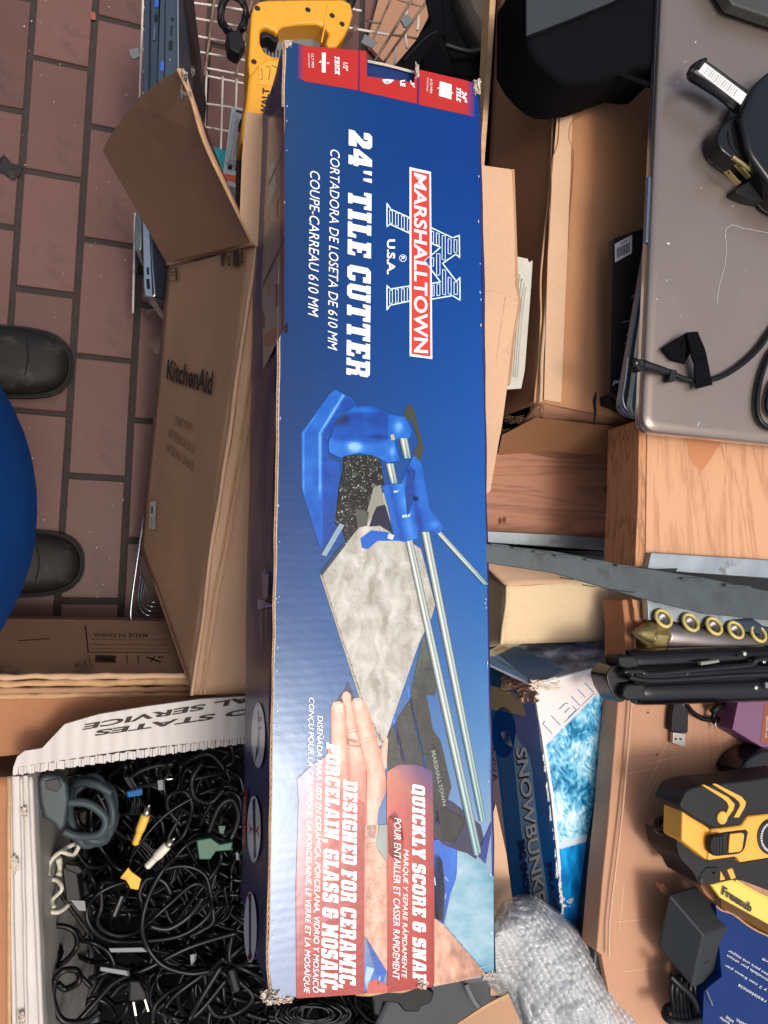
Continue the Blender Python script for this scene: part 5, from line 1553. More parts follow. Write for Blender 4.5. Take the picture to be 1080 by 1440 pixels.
for i, (a, pts) in enumerate([
        ('upper right', ((690, 300), (640, 240), (640, 190), (700, 170), (730, 230), (700, 330), (650, 380))),
        ('right', ((760, 300), (800, 220), (860, 170), (910, 200), (900, 300), (860, 350), (800, 330))),
        ('right', ((790, 330), (830, 230), (880, 200), (905, 260), (880, 340), (840, 380))),
        ('upper middle', ((480, 130), (540, 90), (620, 70), (640, 100), (600, 140), (520, 150))),
        ('upper right', ((680, 80), (740, 40), (800, 30), (850, 90), (790, 110), (700, 130))),
        ('upper right', ((770, 60), (730, 120), (740, 190), (800, 210), (850, 160))),
        ('lower middle', ((580, 1050), (590, 980), (660, 920), (760, 870), (830, 850), (860, 870))),
        ('lower middle', ((860, 880), (740, 1020), (660, 1030), (630, 990), (680, 930), (790, 850), (850, 800))),
        ('lower middle', ((840, 830), (760, 960), (720, 1030), (690, 1060))),
        ('lower right', ((880, 720), (870, 800), (900, 880), (960, 950), (900, 1010), (820, 1020), (780, 960))),
        ('left', ((140, 750), (150, 700), (220, 680), (280, 700), (290, 760), (240, 820), (160, 850), (150, 790))),
        ('left', ((210, 880), (240, 850), (290, 850), (300, 890), (250, 920), (220, 900))),
        ('left', ((110, 560), (160, 530), (220, 540), (250, 590), (340, 710))),
        ('middle', ((560, 620), (530, 560), (560, 500), (620, 510), (650, 560))),
        ('middle', ((570, 680), (640, 690), (720, 640), (770, 570))),
        ('right', ((820, 480), (800, 560), (810, 660), (760, 700), (720, 720))),
        ('lower middle', ((420, 950), (470, 900), (540, 900), (560, 960), (540, 1010))),
        ('lower left', ((210, 880), (200, 960), (240, 1040), (330, 1040), (380, 1000)))]):
    cable(LB[i], mq(.27 + .02 * (i % 3), *pts), (.0028, .0034, .0040)[i % 3], 'cable' if i % 3 else 'cable2', 'loose black cables on top of the tangle')
BL = ['bundled thin black cord between the two RCA plugs', 'bundled thin black cord running down left from the green scrap', 'bundled thin black cord left of the yellow tie', 'bundled thin black cord through the centre of the big oval loop', 'bundled thin black cord at the right inside the big oval loop', 'bundled thin black cord nearest the blue carton, below the green scrap']
# bundled thin cords with highlights
for k, (x0, y0, x1, y1) in enumerate([(480, 330, 600, 480), (650, 460, 560, 560), (400, 560, 480, 620), (650, 680, 760, 500), (700, 640, 820, 540), (850, 600, 790, 680)]):
    bn = thing('cord_bundle', BL[k], 'cord', P(*cq((x0, y0))[0], .25), 'bundled thin cords')
    for j in range(5):
        o = j * 9
        pts = mq(.265 + .002 * j, (x0 + o, y0), ((x0 + x1) / 2 + o + 22 * math.sin(k + j * .4), (y0 + y1) / 2 + 10), (x1 + o * .6, y1))
        make('strand', tube(pts, .0014, 6, 5), M['cable'], bn, smooth=True)
# thick grey extension cord, coiled
gx = thing('extension_cord', 'thick grey green extension cord coiled in the upper left corner of the tub', 'cord', P(110, 1140, .28))
gp = []
for i in range(31):
    a = i * 2 * math.pi / 8 + 1
    rr = 1 + .12 * math.sin(i * 1.9)
    gp.append(P(*cq((345 + 88 * rr * math.cos(a), 245 + 118 * rr * math.sin(a)))[0], .30 + .02 * math.sin(i * .9)))
make('cord', tube(gp, .0052, 9, 5), M['cable_grey'], gx, smooth=True)
make('cord', tube(mq(.335, (150, 270), (160, 235), (230, 215), (330, 215), (400, 270), (380, 330), (300, 340), (240, 320)), .0052, 9, 5), M['cable_grey'], gx, smooth=True)
make('plug', prism([P(*p, .345) for p in cq((140, 130), (165, 105), (225, 110), (255, 140), (262, 200), (250, 300), (225, 330), (205, 300), (165, 270), (148, 215))], .03, Vector((0, 0, -.03))), M['cable_grey'], gx, bevel=.005, seg=3)
make('plug_face', prism([P(*p, .3465) for p in cq((170, 130), (220, 120), (235, 150), (215, 175), (175, 160))], .002), M['cable2'], gx, bevel=.001)
# off white cord at left
wc = thing('white_cord', 'off white cord with bent ends hanging at the left wall of the tub', 'cord', P(80, 1240, .2))
make('cord', tube(mq(.30, (320, 360), (260, 380), (195, 430), (170, 490), (155, 560), (175, 615), (220, 628), (260, 600)), .003, 8, 5), M['cable_white'], wc, smooth=True)
make('cord', tube(mq(.315, (310, 350), (280, 410), (230, 400), (190, 440), (180, 490)), .0028, 8, 5), M['cable_white'], wc, smooth=True)
make('cord', tube(mq(.31, (110, 535), (160, 520), (210, 505), (235, 540), (200, 580), (205, 610)), .0026, 8, 5), M['cable_white'], wc, smooth=True)
make('strain_relief', tube(mq(.30, (222, 425), (230, 460), (222, 490)), .004, 8, 3), M['cable_white'], wc, smooth=True)
# RCA plugs
def rca(label, tip, end, tail, m):
    t = thing('rca_plug', label, 'plug', P(*cq(end)[0], .29))
    a, b = P(*cq(tip)[0], .345), P(*cq(end)[0], .33)
    ax = (b - a)
    l = ax.length
    make('pin', lathe([(.0008, -.006), (.0016, -.005), (.0016, 0), (.0042, .0), (.0044, l * .16), (.0038, l * .18)], a, ax, 14), M['steel'], t, smooth=True)
    pr_ = [(.0044, l * .16), (.0058, l * .2), (.0060, l * .5), (.0052, l * .62)]
    for k in range(5):
        pr_ += [(.0046, l * (.64 + k * .07)), (.0046, l * (.67 + k * .07)), (.0038, l * (.675 + k * .07)), (.0038, l * (.70 + k * .07))]
    make('grip', lathe(pr_, a, ax, 16), M[m], t, smooth=True)
    make('cable', tube([b] + mq(.31, *tail), .0016, 7, 5), M['cable'], t, smooth=True)
rca('yellow RCA plug pointing up in the middle of the tub', (562, 235), (512, 372), ((500, 420), (490, 470), (500, 520)), 'yellow_plug')
rca('ivory RCA plug lying below and right of the yellow one', (652, 358), (556, 458), ((530, 490), (500, 520), (470, 590)), 'white_plug')
tg = [P(*p, z) for p, z in zip(cq((455, 500), (485, 462), (500, 480), (535, 505), (525, 545), (495, 540), (480, 510)), (.325, .345, .34, .34, .33, .335, .34))]
solo('cable_tie', 'yellow twist tie pinched round the bundled cord below the plugs', 'tie', prism(tg, .003), M['yellow_plug'], bevel=.001)
solo('cable_tie', 'blue hook and loop tie around thin cords near the white tub flap', 'tie', prism([P(*p, .33) for p in cq((480, 172), (540, 158), (542, 185), (486, 195))], .012, Vector((0, 0, -.01))), M['blue_tie'], bevel=.002)
bn = thing('cord_bundle', 'thin black cords gathered by the blue tie', 'cord', P(*cq((500, 170))[0], .25), 'bundled thin cords')
for k in range(6):
    make('strand', tube(mq(.322, (470 + k * 5, 110), (500 + k * 5, 170), (505 + k * 6, 215), (490 + k * 9, 260)), .0012, 6, 5), M['cable'], bn, smooth=True)
solo('green_scrap', 'green plastic connector scrap on the right of the tub', 'connector', prism([P(*p, .32) for p in cq((745, 355), (800, 345), (835, 370), (885, 360), (880, 395), (820, 400), (800, 430), (755, 430))], .012, Vector((0, 0, -.012))), M['green'], bevel=.002)
solo('green_scrap', 'tiny green plastic corner above the larger green scrap', 'connector', prism([P(*p, .3) for p in cq((828, 300), (858, 300), (850, 335), (832, 330))], .008), M['green'], bevel=.001)
# small adapters and plugs
def block(name, label, cat, pts, z, t, m='black_pl', bevel=.003):
    return solo(name, label, cat, prism([P(*p, z) for p in cq(*pts)], t, Vector((.003, -.002, -t))), M[m], bevel=bevel)
block('adapter', 'square black adapter with a small grey label at the left of the tub', 'adapter', ((232, 460), (290, 440), (310, 590), (250, 600)), .31, .03)
solo('adapter_label', 'small grey rating label near the left black adapter', 'label', prism([P(*p, .3115) for p in cq((268, 582), (322, 586), (326, 624), (300, 622))], .001), M['grey_pl'])
block('connector', 'flat black connector standing below the grey cord', 'connector', ((240, 440), (300, 450), (318, 472), (300, 490), (245, 470)), .33, .02)
block('plug', 'black moulded plug half buried at the lower left of the tub', 'plug', ((140, 790), (215, 760), (230, 820), (185, 850), (145, 840)), .29, .03, 'black_rubber')
p2 = thing('wall_plug', 'black two pin plug with bright blades at the bottom of the tub', 'plug', P(190, 1400, .25))
make('plug_body', prism([P(*p, .31) for p in cq((490, 890), (530, 890), (556, 940), (556, 965), (488, 972))], .022, Vector((0, 0, -.022))), M['black_rubber'], p2, bevel=.003)
make('prong', prism([P(*p, .305) for p in cq((503, 970), (510, 970), (520, 1022), (512, 1022))], .003), M['steel'], p2)
make('prong', prism([P(*p, .305) for p in cq((545, 955), (551, 953), (567, 1005), (560, 1007))], .003), M['steel'], p2)
for lb, pts in [('flat grey ribbon connector lying left of centre in the tub', ((380, 835), (480, 850), (488, 872), (378, 852))), ('slim grey connector above the ribbon piece', ((410, 765), (540, 762), (560, 780), (420, 782))), ('small grey USB plug under the white flap', ((596, 128), (618, 124), (620, 164), (600, 166)))]:
    block('connector', lb, 'connector', pts, .30, .006, 'grey_pl', .001)
block('usb_plug', 'bright metal plug shell between the lower loops', 'plug', ((720, 790), (740, 786), (738, 810), (724, 832)), .29, .005, 'grey_pl', .001)
block('usb_plug', 'bright metal plug tip under the white flap', 'plug', ((630, 122), (656, 119), (656, 125), (631, 128)), .31, .004, 'steel', .0008)
block('usb_plug', 'small bright tip beside the blue carton', 'plug', ((894, 402), (901, 401), (903, 430), (897, 431)), .31, .004, 'grey_pl', .0008)
block('ferrite', 'black ferrite cylinder on a cord, lower right of the tub', 'ferrite', ((860, 850), (890, 840), (915, 930), (885, 945)), .29, .014, 'black_rubber', .004)
block('ferrite', 'black plastic strain relief under the yellow tie', 'connector', ((452, 560), (480, 560), (440, 660), (415, 650)), .30, .012, 'black_gloss', .004)
# grey crate floor and black tool parts below the blue carton
gb = thing('grey_crate', 'scuffed dark grey plastic crate side below the bottom end of the blue carton', 'crate', P(620, 1420, .1))
make('crate_wall', grid_slab(Z((560, 1378, .30), (700, 1370, .30), (690, 1500, .26), (500, 1500, .26)), .006, 14, 10, .003, 16, 3), mat('dark_grey_plastic', L(66, 68, 70), rough=.5, nz=.2), gb, smooth=True)
make('crate_rib', tube(Z((655, 1384, .31), (668, 1410, .31), (700, 1450, .31)), .003, 6, 3), M['grey_pl'], gb)
solo('cable_bunch', 'bunched thin black cords below the lower left corner of the blue carton', 'cables', join(*[tube(coil((440, 1425), 52 - k * 5, 22 - k * 2, 1.3, .30 + k * .004, .08, 60 + k, .004), .0022, 6, 4) for k in range(7)]), M['cable'], smooth=True)['kind'] = 'stuff'
solo('black_clamp', 'black plastic clamp with rounded lobes below the end of the blue carton', 'clamp', prism([P(*p, .35) for p in [(520, 1396), (600, 1388), (612, 1396), (606, 1412), (592, 1416), (590, 1424), (570, 1424), (560, 1412), (540, 1410), (534, 1430), (526, 1428), (524, 1408)]], .02, Vector((0, 0, -.02))), M['black_rubber'], bevel=.003)

# ---- litter on the tiles
solo('litter', 'small grey foil scrap with a white end on the tiles left of the upright laptops', 'litter', prism(Z((181, 70, .003), (194, 67, .006), (197, 79, .004), (188, 83, .002), (184, 80, .002)), .0006), M['grey_pl'])
solo('litter', 'dark dry leaf scrap lying across the grout at the left edge', 'litter', prism(Z((0, 222, .003), (6, 217, .006), (16, 229, .005), (32, 234, .004), (28, 246, .004), (18, 253, .005), (8, 246, .003), (-4, 240, .003)), .0006), M['leather'])
solo('litter', 'translucent film scrap on the tiles under the chain', 'litter', prism(Z((208, 484, .004), (226, 468, .006), (228, 492, .004), (221, 500, .003)), .0005), M['film'])
solo('litter', 'brown crumb near the top on the tiles', 'litter', prism(Z((126, 15, .003), (134, 18, .004), (135, 28, .003), (128, 27, .003)), .0015), M['brown_label'])
g_ = []
for i in range(60):
    x, y = rnd.uniform(0, 225), rnd.uniform(0, 860)
    p = P(x, y, .0015)
    s_ = rnd.uniform(.0006, .0016)
    g_.append(boxv(p, Vector((s_, 0, 0)), Vector((0, s_ * 1.4, 0)), Vector((0, 0, s_))))
solo('grit', 'pale grit and crumbs scattered over the tiles', 'grit', join(*g_), M['paper_torn'])['kind'] = 'stuff'
# ================================================================ right side
k1 = crop(660, 0, 2.5714)
k2 = crop(660, 330, 2.5714)
k3 = crop(660, 680, 2.5714)
k4 = crop(660, 1040, 2.5714)
def ZZ(pts, z):
    return [P(p[0], p[1], p[2] if len(p) > 2 else z) for p in pts]

# ---- large brown carton, upper right
zc = .60
bc = thing('large_carton', 'large worn brown carton with tan tape along its edge, beneath the stacked laptops', 'carton', (.5, .4, 0))
TL, TR, BR_, BL_ = P(800, -60, zc), P(1010, -70, zc), P(930, 602, zc), P(759, 566, zc)
make('top_panel', grid_slab([BL_, BR_, TR, TL], .005, 14, 30, .005, 7, 2), card('big_carton_top', L(176, 128, 90), stain=(L(134, 92, 64), 5, .58)), bc, smooth=True)  # lit look in the colour: top paler than side and end
low = lambda a: Vector((a.x - .012, a.y, .02))
W0, W1 = P(704, -60, .47), P(664, 600, .45)
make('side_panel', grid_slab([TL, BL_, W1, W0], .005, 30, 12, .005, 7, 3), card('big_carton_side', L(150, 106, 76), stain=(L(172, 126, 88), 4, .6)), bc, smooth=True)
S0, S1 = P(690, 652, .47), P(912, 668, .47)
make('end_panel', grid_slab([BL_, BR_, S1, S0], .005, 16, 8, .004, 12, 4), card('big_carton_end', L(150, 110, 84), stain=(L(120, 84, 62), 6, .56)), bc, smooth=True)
make('end_panel', prism([S0, S1, Vector((S1.x, S1.y, 0)), Vector((S0.x, S0.y, 0))], .005), M['card_dark'], bc)
for k, (dx, r, mt) in enumerate(((0, .0022, 'card_light'), (14, .0010, 'card_light'), (-7, .0012, 'card_edge'))):
    pts = []
    for i in range(40):
        t = i / 39
        p = TL.lerp(BL_, t) + Vector((dx * .0007, 0, .001 if dx >= 0 else -.004))
        pts.append(p + Vector((noise.noise(Vector((t * 5, k * 4, 0))) * .004, 0, noise.noise(Vector((t * 14, k, 5))) * .002)))
    make('crease', tube(pts, r, 8, 2), M[mt], bc, smooth=True)
BTP = Plane(BL_, BR_, TL)
make('tape', prism([BTP.hit(x, y, .0045) for x, y in [(765, 562), (772, 300), (790, 80), (808, 80), (800, 300), (789, 566)]], .0003), M['card_light'], bc)
def wrinkle(pts, pl, lift, par, r=.0006, m='card_dark'):
    make('wrinkle', tube([pl.hit(x, y, lift) for x, y in pts], r, 5, 4), M[m], par, smooth=True)
wrinkle(k1((385, 350), (405, 415), (370, 440), (360, 500), (378, 560), (370, 700), (362, 800), (358, 900)), BTP, .0045, bc)
wrinkle(k1((330, 300), (322, 500), (300, 580), (296, 700), (285, 900)), BTP, .0055, bc)
WSP = Plane(TL, BL_, W1)
st = [WSP.hit(x, y, .003) for x, y in [(716, 36), (729, 28), (728, 48), (725, 70), (718, 78), (711, 98), (707, 99), (711, 72)]]
make('torn_sticker', prism(st, .0004), M['sticker_red'], bc)
decal('sticker_print', [(line(*k1((170, 90), (160, 165)), 1.2), L(120, 30, 30)), (line(*k1((150, 100), (143, 120)), .8), L(120, 30, 30))], WSP, 26, bc, M['print_dull'])
crumple(757, 578, 18, 26, .006, 31, Plane(BL_, BR_, S0), M['film'], 'crumpled_tape', bc)
make('end_tape', prism([Plane(BL_, BR_, S0).hit(x, y, .0055) for x, y in [(700, 640), (706, 612), (752, 588), (830, 596), (910, 604), (905, 628), (840, 640), (770, 634)]], .0003), M['tape'], bc)
for seed, (x, y) in enumerate(((714, 608), (722, 590), (708, 626))):
    crumple(x, y, 24, 10, .006, 50 + seed, Plane(BL_, BR_, S0), M['film'], 'crumpled_tape', bc)
make('tear', tube([BTP.hit(x, y, .0045) for x, y in k2((460, 570), (452, 600), (455, 640), (450, 690))], [.0006, .0022, .0014, .0006], 6), M['port'], bc)
lf = ZZ([(699, -60), (697, 0), (690, 110), (681, 232), (674, 300), (668, 300), (674, 230), (684, 100), (689, 0), (691, -60)], .585)
make('cut_edge', prism(lf, .02, Vector((0, 0, -.02))), M['card_edge'], bc)

# ---- pale flap and newspaper beside the blue carton
pfp = ZZ([(671, 231), (720, 238), (724, 330), (725, 400), (730, 422), (722, 470), (714, 540), (706, 600), (701, 625), (690, 690), (686, 694), (664, 694), (664, 231)], .605)
lf2 = thing('cardboard_flap', 'pale creased cardboard flap lying along the right edge of the blue carton', 'cardboard', P(700, 420, .59))
make('flap', prism(pfp, .004), M['card_light'], lf2, bevel=.0006)
PL6 = Plane(pfp[0], pfp[1], pfp[6])
for pts in (k2((60, 205), (110, 210), (175, 238)), k2((130, 225), (115, 330), (98, 450)), ):
    wrinkle(pts, PL6, -.0001, lf2, .0006, 'card_light')
make('side_lip', prism(ZZ([(720, 238), (723.5, 238), (729, 400), (733, 424), (724, 480), (718, 540), (714, 540), (722, 470), (730, 422), (725, 400)], .602), .02), M['card'], lf2)
npz = thing('newspaper', 'folded grey newspaper tucked between the pale flap and the large carton', 'newspaper', P(730, 460, .56))
for k, q in enumerate(([(724, 360), (742, 364), (744, 369), (749, 366), (747, 400), (738, 520), (733, 546), (708, 548), (700, 500)], [(722, 372), (737, 372), (728, 520), (704, 560)], )):
    make('sheet', prism(ZZ(q, .585 + .004 * k), .002), M['newsprint'], npz)
NP = Plane(*ZZ([(724, 360), (749, 366), (708, 548)], .5895))
for i in range(5):
    wrinkle([(728 + i * 3, 380 + i * 6), (722 + i * 3, 450), (716 + i * 3, 530)], NP, .0002, npz, .0007, 'newsprint')

# ---- black bag, top right, and black fabric in the gap
bgp = ZZ(k1((205, -130), (205, 135), (222, 170), (240, 200), (280, 245), (320, 280), (360, 296), (400, 300), (470, 292), (540, 268), (620, 240), (720, 250), (740, -130)), .70)
bag = thing('black_bag', 'black padded bag with a rounded end resting on the large brown carton', 'bag', P(820, 40, .61))
make('body', prism(bgp, .08, Vector((0, 0, -.075))), M['fabric_black'], bag, bevel=.008, seg=3)
make('top_panel', prism(ZZ(k1((207, -130), (207, 130), (300, 98), (420, 50), (520, 8), (600, -40), (700, -130)), .7035), .003), mat('dark_slate_fabric', L(42, 48, 52), rough=.85, nz=.15, bump=.2, bsc=500), bag, bevel=.001)
make('seam', tube([P(x, y, .703) for x, y in k1((205, 137), (300, 100), (420, 52), (520, 10), (600, -40))], .0016, 6), M['fabric_black'], bag, smooth=True)
for a in (k1((420, 296), (480, 280), (560, 262)), k1((540, 268), (600, 290), (660, 312))):
    make('fold', tube([P(x, y, .695) for x, y in a], .003, 6), M['fabric_black'], bag, smooth=True)
void = thing('black_mass', 'large black fabric case filling the gap beyond the top end of the blue carton', 'case', P(640, 80, .05))
def vz(q, z):
    return ZZ(c8(*q), z)
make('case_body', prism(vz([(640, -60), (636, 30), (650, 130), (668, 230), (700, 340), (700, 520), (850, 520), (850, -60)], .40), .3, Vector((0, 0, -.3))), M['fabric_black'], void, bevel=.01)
make('case_flap', prism(vz([(575, 190), (590, 150), (640, 150), (662, 220), (700, 332), (560, 332), (555, 250)], .44), .01), M['fabric_black'], void, bevel=.002)
make('strap', grid_slab([*vz([(396, 330), (600, 88), (640, 155), (470, 372)], .50)], .003, 20, 8, .01, 12, 6), M['fabric_black'], void, smooth=True)
make('strap', grid_slab([*vz([(560, -60), (640, -60), (652, 160), (600, 100)], .48)], .003, 10, 12, .01, 12, 7), M['fabric_black'], void, smooth=True)
make('strap_seam', tube(vz([(470, 70 + 200), (560, 175), (620, 140)], .506), .0012, 6), M['cable2'], void)
make('strap_loop', tube(vz([(655, 200), (700, 215), (760, 230), (820, 220)], .43), .004, 6), M['cable2'], void, smooth=True)
solo('grey_bag', 'olive grey fabric bag between the black case and the large carton', 'bag',
     grid_slab(vz([(735, -60), (850, -60), (842, 190), (775, 70)], .44), .05, 12, 16, .02, 10, 3), M['fabric_olive'], smooth=True)
cx_ = [W0, W1, Vector((1.0, W1.y, .45)), Vector((1.0, W0.y, .45))]
solo('gap_shade_box', 'black box added as the shade of the gap, carrying the large brown carton', 'crate', hexa([Vector((v.x + .003, v.y, 0)) for v in cx_] + [Vector((v.x + .003, v.y, .45)) for v in cx_]), M['fabric_black'])  # added box, its black walls stand in for the dark of the gap

# ---- dark product box under the laptops
db = thing('product_box', 'slim black product box with a barcode label partly under the laptops', 'box', P(890, 450, .6))
dz = .638
dq = ZZ([(861, 336), (930, 312), (930, 600), (871, 561), (857, 552)], dz)
make('box_body', prism(dq, .008), mat('near_black_card', L(34, 28, 28), rough=.5, nz=.15), db, bevel=.001)
DP = Plane(dq[0], dq[1], dq[3])
make('box_lower_edge', prism(ZZ([(857, 553), (872, 562), (920, 590), (920, 600), (872, 571), (858, 566)], dz - .012), .02), M['black_pl'], db, bevel=.001)
decal('barcode_label', [([(864.5, 343), (889, 330), (888.5, 356), (865, 369)], L(224, 224, 226))], DP, 6, db, M['print_dull'])
for i in range(14):
    x = 867 + i * 1.35
    y = 350 - (x - 866) * .5
    decal('barcode_bar', [([(x, y), (x + (.9 if i % 3 else .5), y - .3), (x + (.9 if i % 3 else .5), y + 13.5), (x, y + 14)], L(70, 70, 74))], DP, 8, db, M['print_dull'])
decal('barcode_bar', [(line((873, 343), (882, 338), 1.2), L(90, 90, 94))], DP, 8, db, M['print_dull'])
text('lettering', 'chef', [(878, 532), (861.5, 536), (861.5, 542), (877, 540)], DP, 8, db, M['white_dull'], bold=.02)
text('lettering', 'digital', [(888, 478), (877, 482), (877, 484.5), (888, 480.5)], DP, 8, db, M['white_dull'])
text('lettering', 'LIFE', [(893, 414), (888, 415.5), (888, 418.5), (893, 417)], DP, 8, db, M['white_dull'])
text('lettering', 'Pour une', [(888, 449), (876, 452), (876, 455), (888, 452)], DP, 8, db, M['white_dull'])
text('lettering', 'Black', [(884, 469), (880, 470), (880, 473), (884, 472)], DP, 8, db, M['white_dull'])

# ---- laptops at right
def rounded(corners, r, n=5):
    """polygon with rounded corners; r per corner"""
    out = []
    m = len(corners)
    for i in range(m):
        a, b, c = Vector(corners[i - 1]), Vector(corners[i]), Vector(corners[(i + 1) % m])
        rr = min(r[i], .42 * (a - b).length, .42 * (c - b).length)
        if rr == 0:
            out.append((b.x, b.y))
            continue
        u, v = (a - b).normalized(), (c - b).normalized()
        for k in range(n + 1):
            t = k / n
            p = (b + u * rr) * (1 - t) ** 2 + 2 * b * t * (1 - t) + (b + v * rr) * t * t
            out.append((p.x, p.y))
    return out
l2 = thing('laptop', 'blue grey laptop turned slightly askew beneath the bronze grey one', 'laptop', P(950, 400, .64))
q2_ = rounded([(930, 230), (1200, 260), (1200, 640), (870, 582)], [0, 0, 0, 22])
make('base', prism(ZZ(q2_, .672), .011), M['lap_blue'], l2, bevel=.0025)
q2b = rounded([(936, 226), (1200, 262), (1200, 634), (884, 584)], [0, 0, 0, 20])
make('lid', prism(ZZ(q2b, .687), .009), M['lap_mint'], l2, bevel=.003)
make('edge_trim', tube(ZZ([(884, 500), (879, 540), (876, 560), (880, 574), (889, 580)], .677), .0012, 6), M['lap_silver'], l2, smooth=True)
make('seam', prism(ZZ([(880, 528), (886, 525), (886, 527), (880, 530)], .6725), .001), M['port'], l2)
l1 = thing('laptop', 'scratched bronze grey laptop with closed brushed lid on top of the stack', 'laptop', P(1000, 300, .68))
q1_ = rounded([(932, -60), (1260, -90), (1250, 640), (902, 606)], [0, 0, 0, 24], 8)
make('base', prism(ZZ([(x - 3.5, y + 1.5) for x, y in q1_], .7055), .010), M['lap_silver'], l1, bevel=.003, seg=3)  # bright silver base juts out left to imitate the edge highlight
def crowned(pts, z, drop, wid, th):
    """a lid whose rim rolls down over wid photo pixels"""
    V, Fc, m = [], [], len(pts)
    steps = 7
    for k in range(steps + 1):
        t = k / steps
        for i2 in range(m):
            a_, b_, c_ = Vector(pts[i2 - 1]), Vector(pts[i2]), Vector(pts[(i2 + 1) % m])
            nn = ((b_ - a_).normalized() + (c_ - b_).normalized()).normalized()
            p_ = b_ + Vector((-nn.y, nn.x)) * wid * t
            V.append(P(p_.x, p_.y, z - drop * (1 - t) ** 2))
    for k in range(steps):
        for i2 in range(m):
            j2 = (i2 + 1) % m
            Fc.append([k * m + i2, k * m + j2, (k + 1) * m + j2, (k + 1) * m + i2])
    Fc.append([steps * m + i2 for i2 in range(m)])
    n0 = len(V)
    V += [V[i2] + Vector((0, 0, -th)) for i2 in range(m)]
    for i2 in range(m):
        j2 = (i2 + 1) % m
        Fc.append([i2, n0 + i2, n0 + j2, j2])
    if newell([V[q] for q in Fc[0]]).z < 0:
        Fc = [f[::-1] for f in Fc]
    return V, Fc
make('lid', crowned(q1_, .714, .0035, 16, .005), M['lap_lid'], l1, smooth=True)
make('hinge_cap', prism(ZZ([(912, 246), (917, 250), (915, 338), (911, 342), (908, 338)], .708), .006), M['lap_blue'], l1, bevel=.0015)
LL = Plane(*ZZ([(960, 100), (1060, 100), (1000, 500)], .714))
def fleck(x, y, l, a, w_=.8):
    decal('scratch', [(line((x, y), (x + l * math.cos(a), y + l * math.sin(a)), w_), L(200, 196, 190))], LL, 1, l1, M['print_dull'])
for x, y, l, a, w_ in [(977, 59, 2, 0, 1.8), (962, 86, 3, .3, .8), (950, 117, 5, -.4, 1.1), (1008, 172, 5, .5, .8), (938, 342, 4, .2, 2.4), (937, 394, 1.6, 0, 1.6), (923, 420, 2, .8, 1.8), (956, 444, 1.5, 0, 1.3), (984, 264, 4, .1, .6), (970, 260, 2, .2, .6), (1045, 416, 2, -.5, .8), (1059, 450, 2, 0, .8), (981, 599, 6, -1.2, 1), (1030, 290, 1.5, 0, 1), (1046, 380, 2, .3, .7)]:
    fleck(x, y, l, a, w_)
for i in range(40):
    fleck(rnd.uniform(930, 1078), rnd.uniform(10, 590), rnd.uniform(.5, 1.6), rnd.uniform(0, 3), .5)
for pts in (k1((928, 870), (926, 830), (950, 812), (990, 825), (1080, 842)), k2((925, 0), (930, 50), (925, 110), (905, 180), (897, 230), (898, 255))):
    decal('scratch', [(line(pts[i], pts[i + 1], .7), L(176, 172, 166)) for i in range(len(pts) - 1)], LL, 2, l1, M['print_dull'])
solo('dark_notebook', 'dark grey object edge lying over the top right of the bronze laptop', 'laptop', prism(ZZ([(990, -60), (1200, -60), (1200, 60), (1082, 24), (1030, 6)], .735), .015), mat('dark_green_grey_shell', L(58, 60, 56), rough=.5), bevel=.003)
# adapter with folded plug and barcode cable wrap
k6 = crop(930, 60, 6)
zl = .7145
ad = thing('power_adapter', 'black power adapter with folded prongs lying on the bronze laptop', 'adapter', P(1050, 200, zl))
make('housing', prism(ZZ(rounded([(1041, 160), (1062, 118), (1086, 96), (1210, 60), (1210, 340), (1100, 280), (1052, 214)], [10, 8, 10, 0, 0, 10, 16]), zl + .034), .033, Vector((0, 0, -.032))), M['black_gloss'], ad, bevel=.006, seg=4)
make('plug_head', prism(ZZ(rounded(k6((470, 800), (500, 700), (600, 640), (700, 590), (760, 860), (900, 1000), (800, 1120), (600, 980), (500, 900)), [20, 20, 10, 10, 20, 10, 30, 20, 20]), zl + .024), .024, Vector((0, 0, -.023))), M['black_gloss'], ad, bevel=.003, seg=3)
make('head_seam', tube([P(x, y, zl + .0246) for x, y in k6((565, 745), (570, 820), (590, 870), (640, 930))], .0007, 6), M['port'], ad)
make('foot', prism(ZZ(rounded(k6((600, 1250), (800, 1130), (1000, 1000), (1300, 1100), (1300, 1400), (760, 1320)), [10, 0, 0, 0, 0, 30]), zl + .014), .014), M['black_pl'], ad, bevel=.002)
for a, b, w_ in ((k6((545, 1080))[0], k6((650, 1200))[0], 0), (k6((630, 1020))[0], k6((735, 1145))[0], 0)):
    p, q = P(*a, zl + .024), P(*b, zl + .018)
    d = (q - p).normalized()
    s = Vector((0, 0, 1)).cross(d).normalized() * .0008
    v = Vector((0, 0, .0062))
    pr = prism([p - v * .6, p + d * .002 + v * .45, q + v * .5, q - v * .5], .0015, s * 2)
    make('prong', pr, M['brass'], ad, bevel=.0003)
    c_ = p + d * .0045 + Vector((0, 0, .001)) - s * .2
    make('prong_hole', lathe([(.0011, -.0004), (.0011, .0004)], c_ - s * .15, s, 10), M['port'], ad)
gpn = [P(*k6((598, 965))[0], zl + .03), P(*k6((670, 1015))[0], zl + .027), P(*k6((745, 1075))[0], zl + .022)]
make('ground_pin', tube([gpn[0], gpn[1], gpn[2]], [.0024, .0024, .0024], 10), M['brass'], ad, smooth=True)
wr = thing('cable_wrap', 'bundled black cord in a white barcode label resting against the power adapter', 'cord', P(1015, 115, zl))
